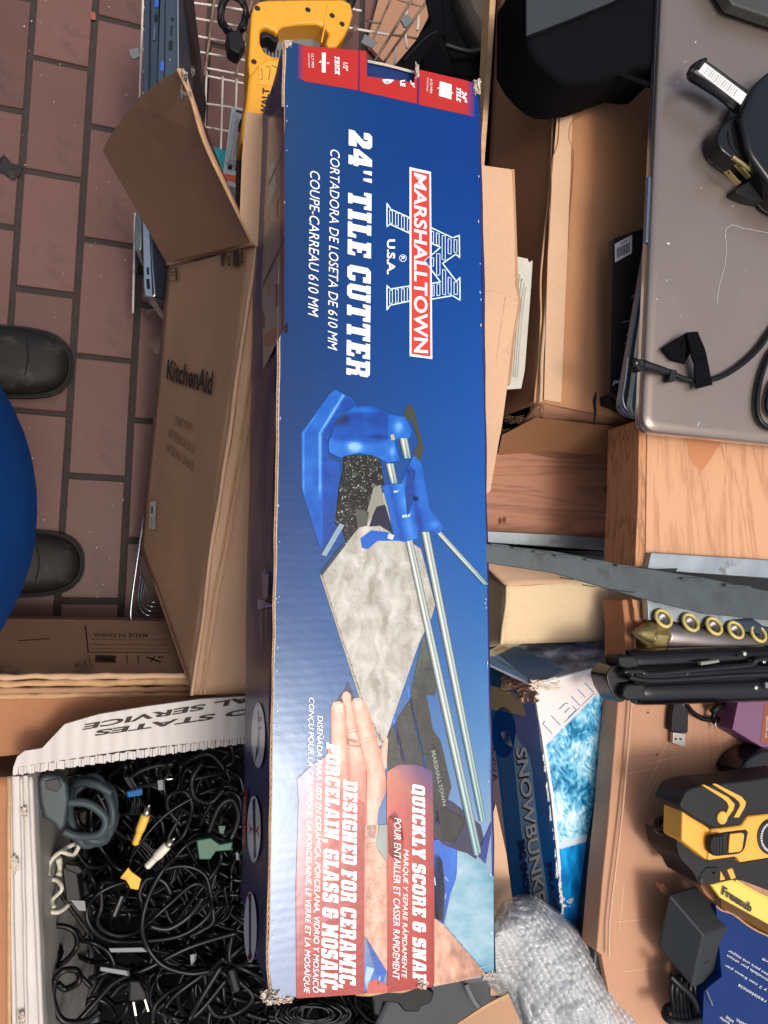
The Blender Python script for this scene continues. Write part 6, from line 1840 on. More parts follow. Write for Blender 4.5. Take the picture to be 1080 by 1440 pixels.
for k in range(5):
    o = k * 1.9
    make('cord', tube([P(x - o * .5 + 2, y + o, zl + z) for x, y, z in [(990, 84, .03), (980, 88, .034), (970, 96, .03), (972, 104, .02), (985, 112, .012), (1010, 128, .01), (1034, 148, .012), (1046, 160, .016)]], .0022, 7, 6), M['cable'], wr, smooth=True)
    make('cord', tube([P(x - o * .6, y + o, zl + z) for x, y, z in [(984, 86, .034), (1000, 94, .036), (1025, 112, .036), (1050, 130, .034)]], .0022, 7, 4), M['cable'], wr, smooth=True)
lq = ZZ(k6((368, 168), (722, 434), (672, 522), (310, 242)), zl + .0405)
make('barcode_label', prism(lq, .0006), M['white_dull'], wr, bevel=.0002)
BLP = Plane(lq[0], lq[1], lq[2])
for i in range(15):
    t = i / 15
    x0, y0 = k6((400 + 262 * t, 208 + 196 * t))[0]
    x1, y1 = k6((362 + 264 * t, 262 + 200 * t))[0]
    decal('barcode_bar', [(line((x0, y0), (x1, y1), (.9, .5, 1.3)[i % 3]), L(150, 152, 156))], BLP, 2, wr, M['print_dull'])
# barrel plug cable with strap
cdp = thing('charger_cable', 'black charger cable with round barrel plug and open strap lying on the bronze laptop', 'cable', P(960, 510, zl))
make('cord', tube([P(x, y, zl + z) for x, y, z in [(940, 523, .005), (960, 532, .0045), (980, 536, .0045), (1003, 533, .006), (1025, 524, .0045), (1050, 506, .0045), (1068, 488, .0045), (1082, 468, .0045), (1110, 430, .0045)]], .0032, 10, 6), M['cable'], cdp, smooth=True)
make('plug_barrel', tube([P(x, y, zl + z) for x, y, z in [(903, 512, .008), (914, 516, .008), (928, 520, .007), (942, 524, .0055)]], [.0052, .0050, .0044, .0036], 14, 4), M['black_rubber'], cdp, smooth=True)
c = P(901, 513, zl + .011)
make('plug_disc', lathe([(.0062, -.010), (.0066, -.002), (.0062, .0), (.0046, .001), (.004, .0004), (.001, .0004)], c, Vector((.1, 0, 1)), 24), M['black_rubber'], cdp, smooth=True)
make('plug_tip', lathe([(.0055, 0), (.0058, .006), (.005, .009)], P(893, 512, zl + .004), Vector((-.6, 0, .5)), 18), M['black_gloss'], cdp, smooth=True)
make('cord_clip', prism(ZZ([(944, 519), (953, 520), (950, 536), (941, 535)], zl + .0105), .009), M['black_rubber'], cdp, bevel=.0012)
fm = M['fabric_black']
make('strap', grid_slab(ZZ([(930, 490, zl + .004), (967, 467, zl + .012), (980, 486, zl + .010), (945, 508, zl + .003)], 0), .0018, 10, 6, .002, 60, 1), fm, cdp, smooth=True)
make('strap', grid_slab(ZZ([(964, 468, zl + .013), (982, 466, zl + .012), (994, 500, zl + .014), (977, 512, zl + .014)], 0), .0018, 10, 6, .002, 60, 2), fm, cdp, smooth=True)
make('strap', grid_slab(ZZ([(977, 508, zl + .0145), (994, 500, zl + .0145), (1002, 541, zl + .010), (979, 547, zl + .008)], 0), .0018, 10, 6, .0015, 60, 3), fm, cdp, smooth=True)
make('strap', grid_slab(ZZ([(947, 508, zl + .002), (962, 512, zl + .002), (977, 487, zl + .008), (960, 480, zl + .010)], 0), .0012, 6, 6, .001, 60, 4), fm, cdp, smooth=True)
c2b = thing('loop_cable', 'black cable loop at the right edge lying on the bronze laptop', 'cable', P(1070, 560, zl))
make('cord', tube([P(x, y, zl + .004) for x, y in [(1110, 470), (1084, 496), (1070, 530), (1064, 565), (1067, 588), (1078, 600), (1100, 606)]], .0032, 9, 6), M['cable'], c2b, smooth=True)
make('cord', tube([P(x, y, zl + .004) for x, y in [(1110, 520), (1088, 536), (1079, 560), (1080, 578), (1094, 590)]], .0030, 9, 6), M['cable'], c2b, smooth=True)

# ---- timber boards and galvanised brackets
wb = thing('pine_board', 'sunlit pine board with plywood edge just below the bronze laptop', 'board', P(990, 700, .6))
zb = .66
make('board', prism(ZZ([(911, 560), (1200, 590), (1200, 800), (1080, 790), (908, 778)], zb), .02), M['wood'], wb, bevel=.001)
make('board_edge', prism(ZZ([(899, 590), (911.5, 592), (911, 700), (909.5, 797), (893, 797), (897, 700)], zb - .002), .06, Vector((0, 0, -.06))), M['ply_edge'], wb, bevel=.0008)
WP = Plane(*ZZ([(911, 620), (1080, 640), (1000, 780)], zb))
decal('wood_knot', [([(964, 614), (1014, 622), (1003, 640), (995, 652), (987, 662), (978, 656), (970, 642)], L(186, 124, 84))], WP, 1, wb, M['print_dull'])
wd = thing('plywood_panel', 'reddish plywood panel in shade left of the pine board', 'board', P(790, 700, .45))
zp = .50
make('panel', prism(ZZ([(672, 628), (900, 650), (900, 768), (672, 752)], zp), .02), M['wood_red'], wd, bevel=.001)
PP = Plane(*ZZ([(690, 650), (890, 660), (700, 740)], zp))
for x, y, rx, ry in ((857, 689, 8, 8), (703, 732, 3, 5), (709, 731, 3, 5)):
    decal('knot', [(ell(x, y, rx, ry, 16), L(120, 70, 46)), ], PP, 1, wd, M['print_dull'])
    decal('knot', [(ell(x, y, rx * .55, ry * .5, 14), L(96, 54, 36))], PP, 2, wd, M['print_dull'])
def strip(name, label, pts, z, t, m='galv', slots=(), tabs=(), vec=None):
    th = thing(name, label, 'bracket', ZZ([pts[0]], z)[0])
    make('web', prism(ZZ(pts, z), t, vec), M[m], th, bevel=.0008)
    pl = Plane(*ZZ([pts[0], pts[1], pts[-1]], z))
    for q in slots:
        make('slot', prism([pl.hit(x, y, .0006) for x, y in q], .001), M['port'], th, bevel=.0003)
    for q in tabs:
        make('tab', prism([pl.hit(x, y, .006) for x, y in q], .002), M[m], th, bevel=.0004)
    return th
strip('metal_strip', 'narrow bright galvanised strip along the foot of the plywood panel', [(672, 746), (790, 752), (893, 761), (893, 777), (790, 770), (672, 762)], .515, .01)
strip('slotted_bracket', 'galvanised bracket with one oval slot under the pine board', [(916, 777), (1060, 786), (1200, 796), (1200, 826), (1080, 813), (935, 803), (911, 799)], .668, .012,
      slots=[rounded(k3((672, 308), (755, 306), (745, 322), (680, 320)), [2, 2, 2, 2], 3)])
kt = [k3((78 + 0, 216), (145, 223), (143, 229), (80, 222)), k3((158, 229), (216, 235), (214, 241), (158, 236)), k3((236, 242), (298, 250), (296, 256), (234, 250)), k3((312, 256), (386, 263), (384, 270), (310, 264)), k3((424, 271), (486, 279), (484, 285), (422, 279)), k3((534, 291), (596, 299), (594, 305), (532, 299)),
      k3((772, 340), (856, 346), (852, 352), (770, 348)), k3((928, 363), (1020, 371), (1018, 378), (926, 373))]
strip('slotted_angle', 'long dark galvanised slotted angle running right from the blue carton', [(660, 760), (683, 764), (780, 775), (893, 797), (990, 812), (1200, 856), (1200, 890), (1080, 872), (990, 863), (893, 839), (780, 806), (683, 791), (660, 788)], .70, .004, 'galv_dark',
      slots=[k3((330, 338), (380, 346), (378, 349), (328, 342)), k3((410, 364), (458, 372), (456, 375), (408, 368)), k3((520, 382), (600, 392), (598, 396), (518, 387))], tabs=kt)
strip('lower_bracket', 'pale blue galvanised bracket with a slot below the dark angle', [(910, 840), (990, 858), (1200, 880), (1200, 900), (1080, 890), (1000, 878), (912, 872)], .655, .01,
      slots=[rounded(k3((662, 422), (745, 428), (740, 434), (668, 430)), [2, 2, 2, 2], 3)])
solo('steel_crossbar', 'dark steel bar in the black slot above the angle', 'bar', prism(ZZ([(672, 764), (900, 790), (900, 800), (672, 775)], .45), .01), M['galv_dark'])
solo('gap_shade_sheet', 'black sheet added as the shade in the gap above the long angle', 'board', prism(ZZ([(660, 740), (920, 750), (1200, 800), (1200, 900), (660, 830)], .34), .02), M['black_pl'])  # black sheet put in where the gap is only shade

# ---- beige carton
bg = thing('beige_carton', 'smooth beige carton between the slotted angle and the blue winter box', 'carton', P(780, 870, .3))
a, b, c, d = P(713, 823, .585), P(905, 812, .585), P(905, 900, .565), P(705, 906, .565)
make('front_panel', grid_slab([a, b, c, d], .005, 20, 10, .002, 10, 1), M['beige'], bg, smooth=True)
make('top_panel', grid_slab([P(670, 780, .56), P(900, 800, .56), b, a], .005, 14, 8, .003, 10, 2), M['card_light'], bg, smooth=True)
make('side_panel', grid_slab([P(668, 800, .52), a, d, P(668, 912, .50)], .005, 8, 10, .003, 14, 3), M['beige'], bg, smooth=True)
make('corner_fold', tube([a, a.lerp(d, .3) + Vector((.001, 0, .001)), a.lerp(d, .7), d], .0022, 8), M['beige'], bg, smooth=True)
make('lower_panel', prism([P(668, 912, .50), P(705, 906, .56), P(905, 900, .56), P(905, 900, .2), P(668, 912, .2)], .004), M['beige'], bg)

# ---- winter toy box
sb = thing('winter_toy_box', 'battered blue box with snowy tree pictures wedged right of the blue carton', 'box', P(780, 1100, 0))
zs = .60
a, b, c, d = P(750, 962, zs), P(882, 924, zs), P(868, 1345, .57), P(796, 1345, .57)
sbt = Plane(a, b, d)
make('front_panel', prism([sbt.hit(x, y) for x, y in [(750, 962), (882, 924), (872, 1120), (866, 1400), (800, 1400), (788, 1230), (762, 1040)]], .004), M['white_dull'], sb)
NF = [P(664, 926, .52), P(688, 914, .52), P(878, 871, .54), P(884, 925, zs - .001), P(752, 963, zs - .001)]
NPl = Plane(P(688, 914, .52), P(878, 871, .54), P(752, 963, zs))
make('end_panel', prism([NPl.hit(x, y) for x, y in [(680, 918), (720, 902), (800, 884), (884, 868), (886, 925), (752, 963), (686, 932)]], .004), M['white_dull'], sb)
WPl = Plane(P(752, 965, zs - .001), P(690, 932, .515), P(797, 1330, .57))
make('side_panel', prism([WPl.hit(x, y) for x, y in [(690, 934), (752, 966), (764, 1050), (775, 1120), (784, 1210), (800, 1400), (740, 1400), (700, 1100), (690, 1000)]], .004), M['white_dull'], sb)
def sp(name, polys, pl, lay=1):
    return decal(name, polys, pl, lay, sb, M['print'])
km = crop(680, 860, 5.4)
kw = crop(680, 1040, 5.145)
# front picture: white corner, icy blues, trees
sp('front_print', [([(751, 962), (882, 925), (850, 1052), (766, 1051)], [L(222, 214, 206), L(206, 196, 192), L(226, 214, 214), L(232, 214, 214)]),
                   ], sbt, 1)
def snow_c(x, y):
    if y < 924 + (882 - x) * 1.0 + 8 and y < 1051 - (x - 766) + 2:
        return None
    if y > 1186 - (x - 780) * .28:
        t = .5 * nf(x * 1.6, y * .5, .05, 4) + .5 - (y - 1180) / 260 - max(0, (x - 838)) / 34
        if 1196 - (x - 780) * .28 > y or (1262 < y < 1276 and 783 < x < 806 and nf(x, y, .12, 2) > 0):
            return L(196, 214, 224)
        return L(*mixc([(-.3, (4, 60, 110)), (.2, (10, 110, 176)), (.6, (24, 150, 216)), (1, (60, 180, 230))], t))
    u = x + 8 * nf(x, y, .035, 1)
    v = y + 10 * nf(x, y, .03, 7)
    arch = math.sin((u - 815) * .13) * 7
    r = 1 - abs(nf(u * 1.3, v * .9 + arch, .075, 3, 5)) * 2.6
    fine = nf(u * 1.5, v + arch * 2, .16, 12, 4)
    dk_ = nf(x, y, .022, 30, 3) * .9 + max(0, (x - 842)) / 26 + max(0, (1030 - y)) / 260 * max(0, (x - 800)) / 40
    return L(*mixc([(-.7, (16, 80, 116)), (-.2, (50, 136, 180)), (.2, (104, 180, 212)), (.6, (164, 212, 230)), (1.1, (220, 236, 240))], .18 + r * .22 + fine * .75 + .5 * nf(x * 2.2, y + arch, .05, 17, 3) - dk_ * 1.0))
mottle('front_picture', [(751, 962), (882, 925), (872, 1120), (866, 1400), (800, 1400), (788, 1230), (766, 1045)], snow_c, sbt, 2, sb, 1.3)
def end_c(x, y):
    t = nf(x * .6, y * 1.6, .05, 3, 5)
    return L(*mixc([(-.5, (52, 58, 78)), (0, (92, 102, 122)), (.35, (130, 142, 160)), (.6, (176, 186, 198))], t - max(0, x - 800) / 160))
# NEW! in outlined letters along the diagonal
def dg(u, v):       # u along the diagonal upward, v across it toward the corner
    return (773 + u * .735 - v * .60, 1040 - u * .72 - v * .64)
def seg(*pts, w_=1.3):
    return [(line(dg(*pts[i]), dg(*pts[i + 1]), w_), L(70, 130, 160)) for i in range(len(pts) - 1)]
sh = []
sh += seg((8, 4), (8, 26), (13, 26)) + seg((24, 4), (24, 26))
sh += seg((38, 4), (54, 4), (54, 13)) + seg((40, 14), (50, 14)) + seg((38, 24), (50, 24), (52, 20)) + seg((30, 3), (60, 3), w_=.7)
sh += seg((62, 5), (62, 26)) + seg((75, 8), (75, 26)) + seg((88, 5), (88, 26)) + seg((62, 3), (88, 3), w_=.7)
sh += seg((100, 12), (100, 30)) + seg((98, 4), (104, 4), (104, 9))
sp('outlined_lettering', sh, sbt, 4)
# side print
sp('side_print', [([(690, 934), (752, 966), (760, 1050), (774, 1120), (784, 1210), (800, 1400), (740, 1400), (722, 1290), (704, 1120), (697, 1060), (690, 1010)], [L(80, 110, 150), L(126, 142, 182), L(110, 130, 176)] + [L(16, 106, 180)] * 8),
                  ([(686, 1030), (696, 1050), (704, 1120), (722, 1260), (728, 1300), (742, 1400), (720, 1400), (686, 1180)], L(206, 176, 174))], WPl, 1)
sp('side_print', [([(724, 1030), (744, 1062), (748, 1080), (756, 1160), (775, 1290), (790, 1400), (766, 1400), (750, 1300), (733, 1170), (722, 1060)], L(136, 176, 206)),
                  (ell(708, 1030, 17, 36, 20), L(10, 70, 140)), (km((50, 560), (160, 590), (285, 640), (322, 795), (180, 765), (40, 740)), L(178, 160, 124)),
                  (km((290, 640), (380, 690), (400, 900), (320, 1050), (250, 950), (240, 800), (320, 790)), L(110, 120, 170)),
                  (km((40, 370), (155, 460), (150, 580), (40, 560)), L(40, 90, 130)), (km((130, 920), (190, 900), (220, 1030), (160, 1000)), L(190, 210, 224))], WPl, 2)
text('lettering', 'SNOWBUNKERS', [(723, 1049), (755, 1310), (771, 1306), (739, 1053)], WPl, 4, sb, M['ink'], bold=.05, shear=-.2)
text('lettering', 'SNOWBUNKERS', [(724.5, 1048), (756.5, 1309), (772.5, 1305), (740.5, 1052)], WPl, 6, sb, M['white_dull'], bold=.02, shear=-.2)
text('lettering', 'BIG SNOW', [(727, 1182), (737, 1268), (747, 1266), (738, 1180)], WPl, 4, sb, M['navy'], bold=.05, shear=-.2)
text('lettering', 'INFLATABLE', [(768, 1212), (780, 1300), (788, 1300), (776, 1212)], WPl, 4, sb, M['navy'], bold=.05, shear=-.2)
text('lettering', 'AVIVA', [(691, 1052), (693, 1100), (700, 1098), (696, 1048)], WPl, 5, sb, M['navy'], bold=.0)
# end print
sp('end_print', [([(700, 920), (760, 895), (884, 869), (886, 925), (790, 950), (752, 962)], [L(100, 112, 130), L(120, 126, 140), L(70, 76, 96), L(110, 116, 130), L(90, 110, 140), L(90, 130, 170)]),
                 ([(688, 926), (724, 908), (795, 942), (752, 963), (688, 934)], L(90, 134, 176)), (km((45, 290), (150, 245), (235, 285), (85, 330)), L(196, 190, 160)),
                 (km((75, 292), (150, 262), (205, 285), (95, 315)), L(150, 150, 130)), (km((390, 260), (560, 320), (700, 350), (620, 370), (470, 360)), L(176, 184, 192)), (km((60, 330), (370, 510), (350, 520), (50, 345)), L(150, 170, 190))], NPl, 1)
mottle('end_picture', [(700, 920), (760, 895), (884, 869), (886, 925), (800, 944), (724, 908)], end_c, NPl, 2, sb, 1.6)
for i in range(9):
    sp('fine_print', [(line(*km((230 + i * 28, 355 + i * 4 + i * 7), (330 + i * 24, 340 + i * 4 + i * 4)), .7), L(50, 80, 120))], NPl, 3)
text('lettering', 'SNOWBUNKERS', [(733, 905), (862, 883), (862, 876), (732, 899)], NPl, 4, sb, M['white_dull'], bold=.04)
text('lettering', 'WARNING', [(826, 897), (884, 885), (884, 880), (826, 890)], NPl, 4, sb, M['white_dull'], bold=.04)
text('lettering', 'AVIVA', [(706, 925), (738, 921), (737, 918), (706, 922)], NPl, 4, sb, M['ink_soft'])
for k, (x, y, w_, h) in enumerate(((728, 966, 46, 20), (742, 975, 26, 24), (716, 958, 18, 16))):
    crumple(x, y, w_, h, .007, 70 + k, WPl, M['card_light'], 'torn_card', sb)
crumple(764, 962, 34, 14, .004, 75, sbt, M['paper_torn'], 'torn_card', sb)
for k in range(14):
    y = 1060 + k * 20
    crumple(763 + (y - 1050) * .125 + rnd.uniform(-1, 1), y + rnd.uniform(-7, 7), rnd.uniform(1.6, 4), rnd.uniform(8, 30), .0016, 80 + k, sbt, M['white_dull'], 'worn_edge', sb, 6)
make('tan_strip', prism(ZZ([(684, 1180), (697, 1130), (712, 1200), (724, 1290), (722, 1400), (690, 1400)], .54), .004), M['card_light'], sb)
# ---- black bag behind the winter box
bb = thing('speckled_bag', 'dark speckled plastic bag squeezed between the winter box and the tan tray', 'bag', P(855, 1180, .5))
make('body', prism(ZZ([(868, 950), (861, 1040), (857, 1120), (846, 1195), (838, 1305), (826, 1400), (880, 1400), (892, 1100), (896, 940)], .612), .04), mat('speckled_black_film', L(22, 28, 36), rough=.35, nz=.5, nsc=50, fine=.3, stain=(L(50, 72, 88), 60, .64), spec=.4), bb, bevel=.006, seg=3)
for q in (((858, 1130), (852, 1200), (846, 1290)), ((864, 1050), (860, 1110), (860, 1180))):
    make('fold', tube(ZZ(q, .613), .0016, 6), M['black_gloss'], bb, smooth=True)

# ---- tan tray
tr = thing('tan_tray', 'tan hardboard tray with a thick raised left lip holding tools and adapters', 'tray', P(980, 1100, .5))
zy = .62
make('tray_floor', prism(ZZ([(884, 846), (1250, 880), (1250, 1520), (880, 1520), (846, 1345), (868, 1045)], zy), .01), M['wood_tan'], tr)
make('lip', prism(ZZ([(871, 962), (890, 962), (883, 1040), (872, 1150), (861, 1240), (855, 1345), (848, 1345), (839, 1338), (847, 1240), (856, 1150), (865, 1040)], zy + .006), .03), M['wood_tan'], tr, bevel=.002)
make('lip', prism(ZZ([(875, 843), (889, 842), (895, 862), (893, 940), (891, 965), (878, 965), (879, 880)], zy + .012), .04), M['card_red'], tr, bevel=.002)
make('lip_edge', tube([P(x, y, zy + .013) for x, y in [(890, 843), (895, 860), (893, 900), (891, 940), (884, 1040), (874, 1150), (862, 1250), (857, 1300), (856, 1345)]], .0012, 6), M['card_light'], tr, smooth=True)
make('post', prism(ZZ([(889, 842), (906, 846), (908, 872), (900, 880), (893, 872)], zy + .02), .05), M['ply_edge'], tr, bevel=.001)
TYP = Plane(*ZZ([(900, 1000), (1060, 1000), (950, 1300)], zy))
for a_, b_ in ((k4((545, 130), (690, 100)), 0), (k4((600, 270), (720, 0)), 0), (k4((620, 250), (690, 120)), 0), (k4((530, 660), (640, 650)), 0), (k4((560, 840), (700, 820)), 0), (k4((540, 700), (560, 520)), 0), (k4((650, 520), (665, 500)), 0), (k4((640, 90), (750, 60)), 0)):
    decal('scratch', [(line(a_[0], a_[1], .8), L(214, 176, 146))], TYP, 1, tr, M['print_dull'])
for x, y in ((924, 1061), (911, 1002)):
    decal('knot', [(ell(x, y, 2.2, 1.6, 10), L(110, 70, 52))], TYP, 1, tr, M['print_dull'])

# ---- pipe manifold with brass end
kp = crop(850, 820, 4.696)
pm = thing('pipe_manifold', 'grey pipe manifold with brass end cap and five ringed stubs lying on the tray', 'pipe', P(1000, 900, zy))
zq = zy + .030
pa, pb = P(*kp((375, 345))[0], zq), P(*kp((1500, 470))[0], zq)
ax = (pb - pa).normalized()
make('pipe', lathe([(.0145, 0), (.0152, .004), (.0150, .03), (.0150, (pb - pa).length)], pa, ax, 28), M['pipe'], pm, smooth=True)
make('brass_nut', lathe([(.0150, -.019), (.0168, -.017), (.0168, -.003), (.0152, .002)], pa, ax, 8), M['brass'], pm)
make('end_cone', lathe([(.0006, -.040), (.0075, -.030), (.0140, -.019), (.0150, -.018)], pa, ax, 24), M['brass'], pm, smooth=True)
for i, (x, y) in enumerate(((367, 246), (546, 272), (700, 296), (842, 322), (992, 345))):
    c = P(*kp((x, y))[0], zq + .006)
    dirn = Vector((.05, .42, .9)).normalized()
    f = Vector((pa.x, pa.y, pa.z)) + ax * (c - pa).dot(ax)
    st = thing  # local alias not used further
    stub = make('stub', lathe([(.0062, -.018), (.0062, .002), (.0085, .003), (.0085, .005), (.005, .005), (.0045, -.004)], c, dirn, 20), M['pipe'], pm, smooth=True)
    R3 = .0098
    u = dirn.orthogonal().normalized()
    v = dirn.cross(u)
    make('ring', tube([c + dirn * .006 + (u * math.cos(t) + v * math.sin(t)) * R3 for t in [k * math.pi / 6 for k in range(12)]], .0021, 8, 3, closed=True), mat('yellow_ring', L(206, 190, 112), rough=.4) if i == 0 else bpy.data.materials['yellow_ring'], stub, smooth=True)
solo('blue_block', 'small dark blue block behind the rightmost pipe stubs', 'block', prism(ZZ([(1034, 872), (1060, 870), (1074, 880), (1090, 884), (1090, 900), (1074, 893), (1048, 889)], .66), .02), mat('dark_teal_plastic', L(24, 44, 66), rough=.4), bevel=.002)
# ---- folded tripod
tp_ = thing('folded_tripod', 'folded black tripod with white screws lying across the tan tray', 'tripod', P(960, 950, zy))
zr = zy + .05
def leg(y0, y1, r0, r1, x0=0, z=zr, sq=1.0):
    a, b = P(*kp((x0, y0))[0], z), P(*kp((1500, y1))[0], z)
    return tube([a, a.lerp(b, .04), a.lerp(b, .5), b], [r0 * .8, r0, r0, r1], 14, 4)
make('leg', leg(512, 462, .0125, .0125, 150, zr - .004), M['black_gloss'], tp_, smooth=True)
make('leg', leg(618, 566, .0110, .0110, 180, zr + .006), M['black_gloss'], tp_, smooth=True)
make('leg', leg(712, 680, .0155, .0155, 210, zr), M['black_gloss'], tp_, smooth=True)
make('foot_sleeve', prism(ZZ(rounded(kp((90, 482), (210, 478), (245, 550), (150, 572), (100, 545)), [18, 10, 10, 10, 18]), zr + .014), .026), M['black_rubber'], tp_, bevel=.004, seg=3)
make('foot_sleeve', prism(ZZ(rounded(kp((150, 665), (275, 660), (278, 775), (160, 780), (120, 750), (125, 700)), [18, 6, 6, 18, 14, 14]), zr + .016), .03), M['black_rubber'], tp_, bevel=.004, seg=3)
make('hub', prism(ZZ(rounded(kp((10, 600), (60, 535), (190, 560), (250, 610), (160, 660), (140, 780), (90, 790), (30, 690)), [14, 14, 10, 10, 8, 14, 14, 14]), zr + .006), .03), M['black_gloss'], tp_, bevel=.005, seg=3)
make('brace', tube([P(x, y, zr + .014) for x, y in kp((120, 585), (240, 585), (300, 602), (600, 575), (960, 540), (1040, 500), (1500, 480))], .0036, 8, 5), M['black_gloss'], tp_, smooth=True)
make('brace', tube([P(x, y, zr + .016) for x, y in kp((160, 620), (260, 640), (420, 640), (900, 610), (1500, 590))], .0034, 8, 5), M['black_pl'], tp_, smooth=True)
for x, y in ((922, 466), (545, 608), (997, 690), (170, 605), (1050, 515)):
    make('screw', lathe([(.0026, -.002), (.0030, .001), (.0022, .0022), (.0008, .0016)], P(*kp((x, y))[0], zr + .0145), up, 14), M['steel'], tp_, smooth=True)
make('lever', prism(ZZ(rounded(kp((636, 520), (760, 505), (764, 524), (640, 545)), [6, 4, 4, 6]), zr + .019), .006), mat('grey_lever', L(120, 128, 116), rough=.4), tp_, bevel=.001)
make('clip', prism(ZZ(kp((1064, 655), (1200, 652), (1200, 700), (1066, 695)), zr + .018), .005), M['grey_pl'], tp_, bevel=.001)
# ---- USB cable under the tripod
uc = thing('usb_cable', 'short black USB cable with ferrite bead looping out below the tripod', 'cable', P(980, 1010, zy))
make('cord', tube([P(x, y, zy + z) for x, y, z in [(957, 980, .010), (960, 992, .010)] ], .003, 8, 2), M['cable'], uc)
make('cord', tube([P(x, y, zy + z) for x, y, z in [(962, 985, .012), (972, 1000, .008), (987, 1010, .006), (1004, 1012, .006), (1022, 1008, .006), (1033, 994, .007), (1036, 975, .01)]], .0030, 9, 6), M['cable'], uc, smooth=True)
make('cord', tube([P(x, y, zy + z) for x, y, z in [(1020, 975, .01), (1017, 990, .010), (1010, 998, .012), (1003, 1006, .012), (1004, 1016, .008)]], .0026, 9, 6), M['cable'], uc, smooth=True)
make('ferrite', tube([P(x, y, zy + .014) for x, y in kp((712, 852), (755, 805))], [.0042, .0042], 10, 1), M['black_rubber'], uc, smooth=True)
make('plug_body', prism(ZZ(rounded(kp((470, 770), (515, 765), (556, 850), (552, 995), (442, 980), (448, 860)), [4, 4, 4, 4, 4, 4]), zy + .012), .01), M['black_rubber'], uc, bevel=.001)
make('plug_shell', prism(ZZ(kp((455, 985), (536, 995), (534, 1085), (452, 1058)), zy + .009), .0055), M['steel'], uc, bevel=.0004)
for x in (466, 498):
    make('plug_hole', prism(ZZ(kp((x, 1022), (x + 12, 1024), (x + 12, 1038), (x, 1036)), zy + .0095), .0008), M['port'], uc)
make('tip', tube([P(x, y, zy + .009) for x, y in kp((725, 905), (740, 968))], [.0022, .0006], 8, 1), M['steel'], uc)
make('cord', tube([P(x, y, zy + .012) for x, y in kp((370, 420), (372, 500))], .0032, 8, 1), M['cable'], uc)
# ---- purple box
pu = thing('purple_box', 'purple box with a brown label at the right edge of the tray', 'box', P(1060, 1020, zy))
pz = zy + .03
pq = ZZ(kp((892, 740), (1300, 700), (1300, 1230), (1078, 1108), (845, 968)), pz)
make('box_body', prism(pq, .03), M['purple'], pu, bevel=.001)
PUP = Plane(pq[0], pq[1], pq[4])
decal('label', [(kp((1058, 800), (1300, 790), (1300, 1120), (1078, 1062), (1030, 1050)), L(136, 74, 54))], PUP, 2, pu, M['print_dull'])
text('lettering', 'for Women', [kp((1062, 1020))[0], kp((1070, 880))[0], kp((1082, 880))[0], kp((1074, 1022))[0]], PUP, 4, pu, M['white_dull'])
# ---- black object above the yellow tool
solo('black_mass', 'glossy black mass behind the yellow and black laser tool', 'case', prism(ZZ(rounded([(1040, 1085), (1052, 1066), (1074, 1054), (1200, 1060), (1200, 1150), (1060, 1110)], [6, 8, 6, 0, 0, 8]), zy + .04), .04), M['black_gloss'], bevel=.004)

# ---- yellow and black laser tool
kl = crop(900, 1060, 6)
yt = thing('cross_line_tool', 'yellow and black boxy power tool with strain relieved cord at the right', 'power tool', P(1020, 1180, zy))
z1 = zy + .085
def kz(z, *pts):
    return ZZ(kl(*pts), z)
make('body', hexa(kz(zy + .004, (420, 560), (520, 820), (1300, 800), (1300, 300)) + kz(z1, (355, 470), (585, 905), (1300, 850), (1300, 440))), M['black_pl'], yt)
make('side_shell', prism(kz(z1 + .001, (358, 472), (600, 636), (570, 905), (352, 735)), .03), M['yellow2'], yt, bevel=.0025, seg=3)
make('front_shell', prism(kz(z1 + .003, (600, 636), (860, 604), (910, 525), (1300, 480), (1300, 850), (850, 922), (815, 872), (570, 905)), .03), M['yellow2'], yt, bevel=.0025, seg=3)
hood = rounded(kl((330, 430), (390, 300), (520, 258), (640, 250), (900, 220), (1300, 160), (1300, 500), (910, 525), (860, 605), (620, 636), (480, 560), (352, 470)), [6, 9, 4, 0, 0, 0, 0, 3, 3, 4, 6, 6])
make('hood', prism(ZZ(hood, z1 + .010), .04), M['black_rubber'], yt, bevel=.006, seg=4)
for q in (((522, 264), (548, 262), (745, 365), (802, 425), (790, 475), (738, 545), (722, 520), (752, 450), (738, 412), (700, 378)),
          ((608, 254), (640, 252), (860, 362), (897, 408), (886, 455), (836, 540), (792, 538), (846, 440), (840, 408), (800, 372))):
    make('hood_stripe', prism(kz(z1 + .0112, *q), .002), M['yellow2'], yt, bevel=.0006)
make('button', lathe([(.0066, -.001), (.0066, .0012), (.0058, .002), (.0046, .0012), (.0008, .0014)], P(*kl((688, 537))[0], z1 + .0102), up, 22), M['yellow2'], yt, smooth=True)
make('switch_frame', prism(ZZ(rounded(kl((690, 668), (900, 642), (916, 660), (880, 845), (640, 868), (598, 850), (600, 690)), [8, 10, 8, 12, 6, 8, 8]), z1 + .0045), .003), M['black_gloss'], yt, bevel=.0012)
make('switch_face', prism(ZZ(rounded(kl((760, 676), (885, 664), (862, 828), (748, 838)), [3, 6, 6, 3]), z1 + .0065), .003), M['yellow2'], yt, bevel=.0008)
make('slide_switch', prism(ZZ(rounded(kl((606, 700), (724, 682), (722, 850), (612, 862), (596, 790)), [5, 5, 5, 5, 5]), z1 + .011), .008), M['black_rubber'], yt, bevel=.0014)
for i in range(4):
    make('grip_rib', prism(kz(z1 + .0116, (618 + i * 26, 700), (626 + i * 26, 698), (630 + i * 26, 850), (622 + i * 26, 852)), .001), M['black_pl'], yt)
dc = P(*kl((1105, 700))[0], z1 + .0035)
make('badge', lathe([(.0185, -.001), (.0185, .0008), (.0170, .0012), (.0006, .0012)], dc, up, 36), M['black_pl'], yt)
